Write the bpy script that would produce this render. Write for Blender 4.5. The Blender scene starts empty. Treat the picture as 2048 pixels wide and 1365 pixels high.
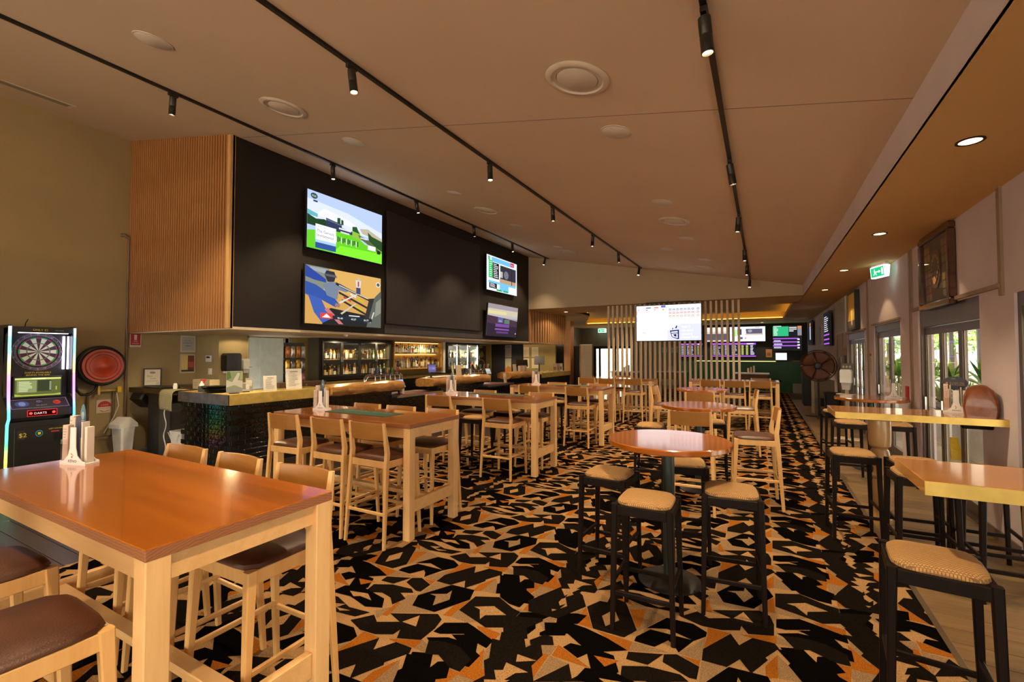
import bpy, bmesh, math, random
from mathutils import Vector, Matrix
random.seed(7)
SC = bpy.context.scene
COL = SC.collection
R = math.radians
PI = math.pi

# ---------------------------------------------------------------- camera, sky, sun, exposure
cam_d = bpy.data.cameras.new('camera'); cam_d.sensor_width = 36.0; cam_d.lens = 916.0 / 2048.0 * 36.0
cam_d.clip_start = 0.05; cam_d.clip_end = 300
cam = bpy.data.objects.new('camera', cam_d); COL.objects.link(cam)
cam.location = (0, 0, 1.69); cam.rotation_euler = (R(90 + 1.5946), 0, R(28.6668))
SC.camera = cam
SC.view_settings.view_transform = 'Standard'; SC.view_settings.look = 'None'
SC.view_settings.gamma = 1.0; SC.view_settings.use_curve_mapping = False
SC.view_settings.exposure = 0.0

world = bpy.data.worlds.new('sky'); SC.world = world; world.use_nodes = True
wn = world.node_tree; wn.nodes.clear()
# bright hazy sky, the same all round
bg = wn.nodes.new('ShaderNodeBackground'); bg.inputs['Color'].default_value = (1.0, .88, .70, 1); bg.inputs['Strength'].default_value = 6.8
wo = wn.nodes.new('ShaderNodeOutputWorld'); wn.links.new(bg.outputs[0], wo.inputs[0])
sun_d = bpy.data.lights.new('sun', 'SUN'); sun_d.energy = 14.0; sun_d.angle = R(0.6); sun_d.color = (1, .95, .86)
sun = bpy.data.objects.new('sun', sun_d); COL.objects.link(sun); sun.rotation_euler = (R(35), R(0), R(75))

cy = SC.cycles
cy.max_bounces = 8; cy.diffuse_bounces = 4; cy.glossy_bounces = 4; cy.transmission_bounces = 6
cy.transparent_max_bounces = 12; cy.sample_clamp_indirect = 4.0; cy.caustics_reflective = False; cy.caustics_refractive = False
cy.use_denoising = True; cy.use_adaptive_sampling = True; cy.adaptive_threshold = 0.01

# ---------------------------------------------------------------- mesh helpers
class MB:
    def __init__(s):
        s.v = []; s.f = []; s.m = []; s.sm = []; s.c = []
    def add(s, vs, fs, mi=0, smooth=False, col=None):
        o = len(s.v); s.v += [tuple(p) for p in vs]
        for f in fs:
            s.f.append([o + i for i in f]); s.m.append(mi); s.sm.append(smooth); s.c.append(col)
        return s
    def box(s, x0, x1, y0, y1, z0, z1, mi=0, ch=0.0, rz=0.0, col=None):
        if ch <= 0:
            vs = [(x, y, z) for z in (z0, z1) for y in (y0, y1) for x in (x0, x1)]
            fs = [(0, 2, 3, 1), (4, 5, 7, 6), (0, 1, 5, 4), (2, 6, 7, 3), (0, 4, 6, 2), (1, 3, 7, 5)]
        else:
            vs = []; fs = []
            cx, cy_, cz = (x0 + x1) / 2, (y0 + y1) / 2, (z0 + z1) / 2
            hx, hy, hz = (x1 - x0) / 2, (y1 - y0) / 2, (z1 - z0) / 2
            ch = min(ch, hx * .9, hy * .9, hz * .9)
            rings = [(-hz, ch), (-hz + ch, 0), (hz - ch, 0), (hz, ch)]
            for z, i in rings:
                a, b = hx - i, hy - i
                if i: pts = [(-a, -b), (a, -b), (a, b), (-a, b)]; pts = [p for p in pts for _ in (0, 1)]
                else: pts = [(-hx, -hy + ch), (-hx + ch, -hy), (hx - ch, -hy), (hx, -hy + ch), (hx, hy - ch), (hx - ch, hy), (-hx + ch, hy), (-hx, hy - ch)]
                vs += [(cx + p[0], cy_ + p[1], cz + z) for p in pts]
            # collapse duplicated corners for the cap rings
            n = 8
            for k in range(3):
                for i in range(n):
                    j = (i + 1) % n
                    fs.append((k * n + i, k * n + j, (k + 1) * n + j, (k + 1) * n + i))
            fs.append((7, 5, 3, 1)); fs.append((24 + 1, 24 + 3, 24 + 5, 24 + 7))
            # corner order: double points are (0,1)->c0 ... shift so they pair with octagon corners
        if rz:
            cx, cy_ = (x0 + x1) / 2, (y0 + y1) / 2; c, n_ = math.cos(rz), math.sin(rz)
            vs = [(cx + (p[0] - cx) * c - (p[1] - cy_) * n_, cy_ + (p[0] - cx) * n_ + (p[1] - cy_) * c, p[2]) for p in vs]
        return s.add(vs, fs, mi, False, col)
    def stack(s, rings, mi=0, ch=0.0, smooth=False):
        """rings: (x, y, z, wx, wy) horizontal rectangles joined into one post, corners chamfered"""
        vs = []; fs = []
        for x, y, z, wx, wy in rings:
            a, b = wx / 2, wy / 2; c = min(ch, a * .6, b * .6)
            if c > 0: pts = [(-a + c, -b), (a - c, -b), (a, -b + c), (a, b - c), (a - c, b), (-a + c, b), (-a, b - c), (-a, -b + c)]
            else: pts = [(-a, -b), (a, -b), (a, b), (-a, b)]
            n = len(pts); vs += [(x + p[0], y + p[1], z) for p in pts]
        for k in range(len(rings) - 1):
            for i in range(n):
                j = (i + 1) % n; fs.append((k * n + i, k * n + j, (k + 1) * n + j, (k + 1) * n + i))
        fs.append(tuple(range(n - 1, -1, -1))); fs.append(tuple(range((len(rings) - 1) * n, len(rings) * n)))
        return s.add(vs, fs, mi, smooth)
    def bar(s, p0, p1, w, h, mi=0, up=(0, 0, 1), ch=0.0):
        p0, p1 = Vector(p0), Vector(p1); d = (p1 - p0).normalized(); u = Vector(up)
        r = d.cross(u); r = r.normalized() if r.length > 1e-6 else Vector((1, 0, 0)); u = r.cross(d).normalized()
        a, b = w / 2, h / 2; c = min(ch, a * .6, b * .6)
        pts = [(-a + c, -b), (a - c, -b), (a, -b + c), (a, b - c), (a - c, b), (-a + c, b), (-a, b - c), (-a, -b + c)] if c > 0 else [(-a, -b), (a, -b), (a, b), (-a, b)]
        n = len(pts); vs = [q + r * x + u * y for q in (p0, p1) for x, y in pts]
        fs = [(i, (i + 1) % n, n + (i + 1) % n, n + i) for i in range(n)]
        fs += [tuple(range(n - 1, -1, -1)), tuple(range(n, 2 * n))]
        return s.add(vs, fs, mi)
    def tube(s, path, r, n=10, mi=0, smooth=True, cap=True):
        P = [Vector(p) for p in path]; rs = r if isinstance(r, (list, tuple)) else [r] * len(P)
        vs = []; fs = []; ref = Vector((0, 0, 1))
        for i, p in enumerate(P):
            d = (P[min(i + 1, len(P) - 1)] - P[max(i - 1, 0)]).normalized()
            if i == 0:
                a = d.cross(ref)
                if a.length < .05: a = d.cross(Vector((1, 0, 0)))
                a.normalize()
            else:
                a = (a - d * a.dot(d)); a.normalize()
            b = d.cross(a)
            for k in range(n):
                t = 2 * PI * k / n; vs.append(p + (a * math.cos(t) + b * math.sin(t)) * rs[i])
        for i in range(len(P) - 1):
            for k in range(n):
                j = (k + 1) % n; fs.append((i * n + k, i * n + j, (i + 1) * n + j, (i + 1) * n + k))
        s.add(vs, fs, mi, smooth)
        if cap:
            o = len(P) - 1
            s.add([vs[k] for k in range(n)], [tuple(range(n - 1, -1, -1))], mi)
            s.add([vs[o * n + k] for k in range(n)], [tuple(range(n))], mi)
        return s
    def lathe(s, prof, n=24, mi=0, loc=(0, 0, 0), axis='z', smooth=True, sx=1, sy=1, cap=True):
        """prof: (radius, height) pairs"""
        vs = []; fs = []
        for r, z in prof:
            for k in range(n):
                t = 2 * PI * k / n; q = (r * math.cos(t) * sx, r * math.sin(t) * sy, z)
                if axis == 'x': q = (q[2], q[0], q[1])
                elif axis == 'y': q = (q[0], q[2], q[1])
                vs.append((q[0] + loc[0], q[1] + loc[1], q[2] + loc[2]))
        m = len(prof)
        for i in range(m - 1):
            for k in range(n):
                j = (k + 1) % n; f = (i * n + k, i * n + j, (i + 1) * n + j, (i + 1) * n + k)
                fs.append(f if axis != 'y' else f[::-1])
        s.add(vs, fs, mi, smooth)
        for i, rev in ((0, True), (m - 1, False)):
            if cap and prof[i][0] > 1e-5:
                f = tuple(range(n)); f = f[::-1] if rev != (axis == 'y') else f
                s.add([vs[i * n + k] for k in range(n)], [f], mi)
        return s
    def quad(s, a, b, c, d, mi=0, col=None):
        return s.add([a, b, c, d], [(0, 1, 2, 3)], mi, False, col)
    def prism(s, pts, z0, z1, mi=0, axis='z', col=None):
        """outline extruded along an axis; pts are the two other coordinates in order"""
        n = len(pts)
        def q(p, h): return {'z': (p[0], p[1], h), 'y': (p[0], h, p[1]), 'x': (h, p[0], p[1])}[axis]
        vs = [q(p, z0) for p in pts] + [q(p, z1) for p in pts]
        fs = [tuple(range(n - 1, -1, -1)), tuple(range(n, 2 * n))] + [(i, (i + 1) % n, n + (i + 1) % n, n + i) for i in range(n)]
        return s.add(vs, fs, mi, False, col)
    def mesh(s, name, mats):
        me = bpy.data.meshes.new(name); me.from_pydata(s.v, [], s.f)
        for m in (mats if isinstance(mats, (list, tuple)) else [mats]): me.materials.append(m)
        me.polygons.foreach_set('material_index', s.m); me.polygons.foreach_set('use_smooth', s.sm)
        if any(c is not None for c in s.c):
            at = me.color_attributes.new('Col', 'FLOAT_COLOR', 'CORNER'); i = 0; buf = []
            for p, c in zip(s.f, s.c):
                buf += list((c or (.5, .5, .5)) + (1.0,)) * len(p)
            at.data.foreach_set('color', buf)
        bm = bmesh.new(); bm.from_mesh(me)
        bmesh.ops.remove_doubles(bm, verts=bm.verts, dist=1e-6) if not any(c is not None for c in s.c) else None
        bmesh.ops.recalc_face_normals(bm, faces=bm.faces) if not any(c is not None for c in s.c) else None
        bm.to_mesh(me); bm.free(); me.update()
        if any(s.sm): me.set_sharp_from_angle(angle=R(38))
        return me
    def build(s, name, mats, parent=None, loc=None):
        o = bpy.data.objects.new(name, s.mesh(name, mats)); COL.objects.link(o)
        if parent is not None: o.parent = parent
        if loc is not None: o.location = loc
        return o

def tag(o, label=None, cat=None, group=None, kind=None):
    if label: o['label'] = label
    if cat: o['category'] = cat
    if group: o['group'] = group
    if kind: o['kind'] = kind
    return o
def thing(name, label, cat, loc=(0, 0, 0), rz=0.0, group=None):
    o = bpy.data.objects.new(name, None); COL.objects.link(o); o.empty_display_size = .1
    o.location = loc; o.rotation_euler = (0, 0, rz)
    return tag(o, label, cat, group)
def struct(name, mb, mats, parent=None):
    o = mb.build(name, mats, parent)
    if parent is None: o['kind'] = 'structure'
    return o
def dup(root, loc, rz=0.0, label=None, group=None):
    r = root.copy(); COL.objects.link(r); r.location = loc; r.rotation_euler = (0, 0, rz)
    if label: r['label'] = label
    if group: r['group'] = group
    for ch in KIDS.get(root.name) or [c for c in root.children]:
        c = ch.copy(); COL.objects.link(c); c.parent = r
        for g in [g for g in ch.children]:
            d = g.copy(); COL.objects.link(d); d.parent = c
    return r
KIDS = {}
def inst(name, me, parent=None, loc=(0, 0, 0), rot=(0, 0, 0), scale=None):
    o = bpy.data.objects.new(name, me); COL.objects.link(o); o.parent = parent; o.location = loc; o.rotation_euler = rot
    if scale: o.scale = scale
    return o

# ---------------------------------------------------------------- materials
MATS = {}
def base(name, rough=.5, metal=0.0, spec=.5):
    m = bpy.data.materials.new(name); m.use_nodes = True; nt = m.node_tree
    b = nt.nodes['Principled BSDF']; b.inputs['Roughness'].default_value = rough; b.inputs['Metallic'].default_value = metal
    b.inputs['Specular IOR Level'].default_value = spec
    MATS[name] = m; return m, nt, b
def srgb(r, g, b):
    f = lambda c: (c / 255 / 12.92) if c / 255 <= .04045 else ((c / 255 + .055) / 1.055) ** 2.4
    return (f(r), f(g), f(b))
def coords(nt, scale=(1, 1, 1), kind='Object', rot=(0, 0, 0)):
    tc = nt.nodes.new('ShaderNodeTexCoord'); mp = nt.nodes.new('ShaderNodeMapping')
    mp.inputs['Scale'].default_value = scale; mp.inputs['Rotation'].default_value = rot
    nt.links.new(tc.outputs[kind], mp.inputs[0]); return mp.outputs[0]
def noise(nt, vec, scale, detail=3, rough=.5, dist=0.0):
    n = nt.nodes.new('ShaderNodeTexNoise'); n.inputs['Scale'].default_value = scale; n.inputs['Detail'].default_value = detail
    n.inputs['Roughness'].default_value = rough; n.inputs['Distortion'].default_value = dist
    if vec is not None: nt.links.new(vec, n.inputs['Vector'])
    return n.outputs['Fac']
def ramp(nt, fac, stops):
    r = nt.nodes.new('ShaderNodeValToRGB'); e = r.color_ramp.elements
    while len(e) < len(stops): e.new(.5)
    for k, (p, c) in enumerate(stops):
        e[k].position = p; e[k].color = tuple(c) + (1,)
    nt.links.new(fac, r.inputs[0]); return r.outputs[0]
def bump(nt, b, h, strength=.2, dist=.01):
    n = nt.nodes.new('ShaderNodeBump'); n.inputs['Strength'].default_value = strength; n.inputs['Distance'].default_value = dist
    nt.links.new(h, n.inputs['Height']); nt.links.new(n.outputs[0], b.inputs['Normal'])
def plain(name, col, rough=.5, metal=0.0, spec=.5, var=.08, vscale=6.0, bmp=0.0, bscale=80.0):
    m, nt, b = base(name, rough, metal, spec)
    v = coords(nt)
    f = noise(nt, v, vscale, 3)
    d = tuple(max(0, c * (1 - var)) for c in col); l = tuple(min(1, c * (1 + var)) for c in col)
    nt.links.new(ramp(nt, f, [(.3, d), (.7, l)]), b.inputs['Base Color'])
    if bmp: bump(nt, b, noise(nt, v, bscale, 2), bmp, .004)
    return m
def wood(name, c1, c2, axis=0, rough=.35, scale=1.0, spec=.5, coat=0.0, boards=0.0, bmp=.05):
    """long grain along one axis (0 x, 1 y, 2 z); boards: width of glued staves across the grain"""
    m, nt, b = base(name, rough, 0, spec)
    sc = [9.0 * scale] * 3; sc[axis] = .9 * scale
    v = coords(nt, tuple(sc))
    n1 = noise(nt, v, 1.6, 4, .55, .25); n2 = noise(nt, v, 9.0, 3, .6, .1)
    mx = nt.nodes.new('ShaderNodeMath'); mx.operation = 'MULTIPLY_ADD'; mx.inputs[1].default_value = .35
    nt.links.new(n2, mx.inputs[0]); nt.links.new(n1, mx.inputs[2])
    col = ramp(nt, mx.outputs[0], [(.35, c1), (.95, c2)])
    if boards:
        tc = nt.nodes.new('ShaderNodeTexCoord'); sp = nt.nodes.new('ShaderNodeSeparateXYZ'); nt.links.new(tc.outputs['Object'], sp.inputs[0])
        dv = nt.nodes.new('ShaderNodeMath'); dv.operation = 'DIVIDE'; dv.inputs[1].default_value = boards
        nt.links.new(sp.outputs[1 if axis == 0 else 0], dv.inputs[0])
        fl = nt.nodes.new('ShaderNodeMath'); fl.operation = 'FLOOR'; nt.links.new(dv.outputs[0], fl.inputs[0])
        wn_ = nt.nodes.new('ShaderNodeTexWhiteNoise'); wn_.noise_dimensions = '1D'; nt.links.new(fl.outputs[0], wn_.inputs['W'])
        mr = nt.nodes.new('ShaderNodeMapRange'); mr.inputs['To Min'].default_value = .72; mr.inputs['To Max'].default_value = 1.12
        nt.links.new(wn_.outputs['Value'], mr.inputs['Value'])
        mm = nt.nodes.new('ShaderNodeMix'); mm.data_type = 'RGBA'; mm.blend_type = 'MULTIPLY'; mm.inputs['Factor'].default_value = 1
        nt.links.new(col, mm.inputs['A']); nt.links.new(mr.outputs[0], mm.inputs['B']); col = mm.outputs['Result']
    nt.links.new(col, b.inputs['Base Color'])
    b.inputs['Coat Weight'].default_value = coat; b.inputs['Coat Roughness'].default_value = .07
    if bmp: bump(nt, b, n2, bmp, .002)
    return m
def emit(name, col, strength):
    m = bpy.data.materials.new(name); m.use_nodes = True; nt = m.node_tree; nt.nodes.clear()
    e = nt.nodes.new('ShaderNodeEmission'); e.inputs[0].default_value = tuple(col) + (1,); e.inputs[1].default_value = strength
    o = nt.nodes.new('ShaderNodeOutputMaterial'); nt.links.new(e.outputs[0], o.inputs[0]); MATS[name] = m; return m
def glass(name, tint=(1, 1, 1), refl=.10, rough=.02):
    """thin clear pane: see-through with a mirror sheen that grows at grazing angles"""
    m = bpy.data.materials.new(name); m.use_nodes = True; nt = m.node_tree; nt.nodes.clear()
    t = nt.nodes.new('ShaderNodeBsdfTransparent'); t.inputs[0].default_value = tuple(tint) + (1,)
    g = nt.nodes.new('ShaderNodeBsdfGlossy'); g.inputs['Roughness'].default_value = rough
    lw0 = nt.nodes.new('ShaderNodeLayerWeight'); lw0.inputs[0].default_value = .5
    pw = nt.nodes.new('ShaderNodeMath'); pw.operation = 'POWER'; pw.inputs[1].default_value = 5.0; nt.links.new(lw0.outputs['Facing'], pw.inputs[0])
    lw = nt.nodes.new('ShaderNodeMath'); lw.operation = 'MULTIPLY_ADD'; lw.inputs[1].default_value = .55; lw.inputs[2].default_value = .035; nt.links.new(pw.outputs[0], lw.inputs[0])
    mx = nt.nodes.new('ShaderNodeMixShader'); o = nt.nodes.new('ShaderNodeOutputMaterial')
    nt.links.new(lw.outputs[0], mx.inputs[0]); nt.links.new(t.outputs[0], mx.inputs[1]); nt.links.new(g.outputs[0], mx.inputs[2]); nt.links.new(mx.outputs[0], o.inputs[0])
    MATS[name] = m; return m
def end_grain():
    m, nt, b = base('end_grain', .4); v = coords(nt, (1, 1, 1)); w = nt.nodes.new('ShaderNodeTexWave'); w.wave_type = 'RINGS'
    w.inputs['Scale'].default_value = 30; w.inputs['Distortion'].default_value = 6; w.inputs['Detail'].default_value = 2; nt.links.new(v, w.inputs[0])
    nt.links.new(ramp(nt, w.outputs['Fac'], [(.2, (.26, .10, .04)), (.8, (.34, .14, .06))]), b.inputs['Base Color']); return m
def colattr(name, strength=None, rough=.5):
    m = bpy.data.materials.new(name); m.use_nodes = True; nt = m.node_tree
    a = nt.nodes.new('ShaderNodeAttribute'); a.attribute_name = 'Col'
    if strength:
        nt.nodes.clear(); a = nt.nodes.new('ShaderNodeAttribute'); a.attribute_name = 'Col'
        e = nt.nodes.new('ShaderNodeEmission'); e.inputs[1].default_value = strength; o = nt.nodes.new('ShaderNodeOutputMaterial')
        nt.links.new(a.outputs['Color'], e.inputs[0]); nt.links.new(e.outputs[0], o.inputs[0])
    else:
        b = nt.nodes['Principled BSDF']; b.inputs['Roughness'].default_value = rough; nt.links.new(a.outputs['Color'], b.inputs['Base Color'])
    MATS[name] = m; return m

M_top = wood('table_top_timber', (.31, .068, .002), (.50, .150, .007), 0, .20, 1.0, .5, .9, .13, 0)
M_endg = end_grain()
M_beech = wood('beech', (.72, .43, .175), (.86, .575, .275), 2, .38)
M_chair = wood('chair_beech', (.66, .36, .12), (.80, .50, .20), 2, .36)
M_beechx = wood('beech_across', (.68, .39, .15), (.82, .53, .235), 0, .38)
M_ply = wood('ply_back', (.28, .115, .022), (.40, .185, .045), 0, .33, .6)
M_leather = plain('brown_leather', (.065, .021, .009), .38, 0, .5, .35, 5.0, .25, 160)
M_dark = wood('dark_stained_timber', (.004, .0022, .0018), (.012, .006, .0045), 2, .45, 1.0, .14)
M_brass = plain('brass', (.70, .50, .125), .30, .45, .5, .15, 9.0)
M_black = plain('black_paint', (.010, .010, .010), .42)
M_blackmetal = plain('black_metal', (.012, .012, .013), .35, .3)
M_steel = plain('brushed_steel', (.55, .55, .54), .28, 1.0, .5, .06, 20)
M_chrome = plain('chrome', (.75, .75, .75), .08, 1.0, .5, .02)
M_white = plain('white_plastic', (.78, .77, .74), .35)
M_cream = plain('cream_paint', (.62, .55, .43), .6, 0, .4, .05, 2)
M_paper = plain('paper', (.80, .78, .72), .7, 0, .3, .03)
M_ceil = plain('ceiling_paint', (.66, .525, .385), .85, 0, .2, .03, .8, .03, 60)
M_ceil2 = plain('low_ceiling_warm_lit', (.64, .43, .19), .8, 0, .2, .03, .8, .03, 60)  # warmth of the downlights is put into this colour
M_wallL = plain('olive_wall_paint', (.385, .295, .15), .75, 0, .3, .05, 1.0, .05, 50)
M_wallR = plain('textured_wall_paint', (.62, .54, .56), .8, 0, .3, .05, 1.5, .35, 130)
M_wallF = plain('grey_beige_paint', (.36, .33, .26), .8, 0, .3, .04, 1.0)
M_char = plain('charcoal_wall_paint', (.014, .011, .0095), .55, 0, .4, .10, 1.2)
M_slat = wood('slat_timber', (.27, .11, .030), (.46, .22, .075), 2, .5, .7)
M_green = plain('green_laminate', (.015, .17, .055), .4)
M_ladder = plain('screen_slat_paint', (.74, .61, .44), .6, 0, .3, .05, 2)
M_glass = glass('clear_glass')
M_print = colattr('printed_card', None, .55)
M_screen = colattr('screen_picture', 1.35)
M_bronze = plain('bronze_aluminium', (.10, .075, .062), .38, .5)
M_lamp = emit('warm_lamp_lens', (1, .66, .30), 14.0)
M_cove = emit('amber_led_strip', (1, .58, .08), 5.0)

def stool_fabric():
    m, nt, b = base('tan_woven_fabric', .8, 0, .25)
    v = coords(nt); w = nt.nodes.new('ShaderNodeTexBrick'); w.inputs['Scale'].default_value = 42; w.offset = .5
    w.inputs['Color1'].default_value = (.62, .34, .12, 1); w.inputs['Color2'].default_value = (.50, .265, .085, 1); w.inputs['Mortar'].default_value = (.22, .13, .055, 1)
    w.inputs['Mortar Size'].default_value = .09; w.inputs['Brick Width'].default_value = .5; w.inputs['Row Height'].default_value = .3
    nt.links.new(v, w.inputs[0]); nt.links.new(w.outputs[0], b.inputs['Base Color']); bump(nt, b, w.outputs['Fac'], -.4, .003)
    return m
M_fabric = stool_fabric()
def carpet_mat(name, c, var=.25):
    m, nt, b = base(name, .95, 0, 0.0); v = coords(nt)
    f = noise(nt, v, 150, 3, .8); g = noise(nt, v, 4, 2)
    d = tuple(x * (1 - var) for x in c); l = tuple(x * (1 + var) for x in c)
    nt.links.new(ramp(nt, f, [(.3, d), (.7, l)]), b.inputs['Base Color']); bump(nt, b, f, .5, .004); return m
M_car = [carpet_mat('carpet_tan', (.285, .165, .072), .55), carpet_mat('carpet_black', (.0025, .002, .0018), .5), carpet_mat('carpet_charcoal', (.0075, .0055, .0042), .9),
         carpet_mat('carpet_taupe', (.20, .125, .065), .55), carpet_mat('carpet_orange', (.24, .078, .010), .5)]
def plank_mat(name, c1, c2, rough=.42):
    m, nt, b = base(name, rough, 0, .4)
    oi = nt.nodes.new('ShaderNodeObjectInfo'); v = coords(nt, (1.2, 12, 12))
    ad = nt.nodes.new('ShaderNodeVectorMath'); ad.operation = 'ADD'; nt.links.new(v, ad.inputs[0])
    mu = nt.nodes.new('ShaderNodeMath'); mu.operation = 'MULTIPLY'; mu.inputs[1].default_value = 57; nt.links.new(oi.outputs['Random'], mu.inputs[0]); nt.links.new(mu.outputs[0], ad.inputs[1])
    f = noise(nt, ad.outputs[0], 1.5, 4, .6, .8)
    m2 = nt.nodes.new('ShaderNodeMath'); m2.operation = 'MULTIPLY_ADD'; m2.inputs[1].default_value = .35; nt.links.new(oi.outputs['Random'], m2.inputs[0]); nt.links.new(f, m2.inputs[2])
    nt.links.new(ramp(nt, m2.outputs[0], [(.35, c1), (.95, c2)]), b.inputs['Base Color']); return m
M_plank = plank_mat('oak_floor_plank', (.10, .056, .022), (.20, .12, .05))
M_plankd = plank_mat('dark_floor_plank', (.020, .013, .010), (.05, .03, .02), .3)

# ---------------------------------------------------------------- flat print and screens
_txt = {}
def text_tris(s, bold=False):
    if s in _txt: return _txt[s]
    cu = bpy.data.curves.new('t', 'FONT'); cu.body = s; cu.size = 1.0; cu.resolution_u = 2; cu.align_x = 'LEFT'
    o = bpy.data.objects.new('t', cu); me = bpy.data.meshes.new_from_object(o)
    vs = [(v.co.x, v.co.y) for v in me.vertices]; fs = [tuple(p.vertices) for p in me.polygons]
    w = max([v[0] for v in vs], default=1)
    bpy.data.objects.remove(o); bpy.data.meshes.remove(me); bpy.data.curves.remove(cu)
    _txt[s] = (vs, fs, w); return _txt[s]
def art(name, w, h, items, mat, parent=None, frame=None, lift=.0006):
    """flat print: w x h metres, local x right, y up, facing +z; items use 0..1 coordinates"""
    b = MB(); z = 0.0
    for it in items:
        k, c = it[0], it[1]; c = tuple(c)
        if k == 'r':
            x0, y0, x1, y1 = it[2:6]; pts = [(x0, y0), (x1, y0), (x1, y1), (x0, y1)]
            b.add([((x - .5) * w, (y - .5) * h, z) for x, y in pts], [(0, 1, 2, 3)], 0, False, c)
        elif k == 'p':
            b.add([((x - .5) * w, (y - .5) * h, z) for x, y in it[2]], [tuple(range(len(it[2])))], 0, False, c)
        elif k == 'c':
            cx, cy_, rx, ry = it[2:6]; n = 20
            b.add([((cx + rx * math.cos(2 * PI * i / n) - .5) * w, (cy_ + ry * math.sin(2 * PI * i / n) - .5) * h, z) for i in range(n)], [tuple(range(n))], 0, False, c)
        elif k == 't':
            x, y, sz, s = it[2:6]; vs, fs, tw = text_tris(s); sc = sz * h
            if len(it) > 6 and it[6]: sc_x = it[6] * w / max(tw, 1e-3)
            else: sc_x = sc
            b.add([((x - .5) * w + p[0] * sc_x, (y - .5) * h + p[1] * sc, z) for p in vs], fs, 0, False, c)
        z += lift
    return b.build(name, mat, parent)
def lines(c, x0, y0, x1, y1, n, t=.35, seed=1):
    """rows of small print as short bars"""
    rnd = random.Random(seed); out = []; dy = (y1 - y0) / n
    for i in range(n):
        y = y1 - (i + 1) * dy; out.append(('r', c, x0, y + dy * (1 - t) / 2, x0 + (x1 - x0) * rnd.uniform(.55, 1), y + dy * (1 + t) / 2))
    return out
def face(o, loc, normal_rz=0.0, tilt=0.0):
    """stand a flat print upright: facing angle about z (0 = facing -y), tilt back in radians"""
    o.location = loc; o.rotation_euler = (PI / 2 - tilt, 0, normal_rz); return o

# ================================================================ ROOM SHELL
XW, XR, XB, XL = -6.74, 1.85, 0.93, -9.8
YB, YE, YF, Y0 = 3.84, 13.46, 25.5, -5.0
ZL = 3.15
def zc(x): return 3.40 - .194 * (x - XB)
BX0 = -9.04

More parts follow.
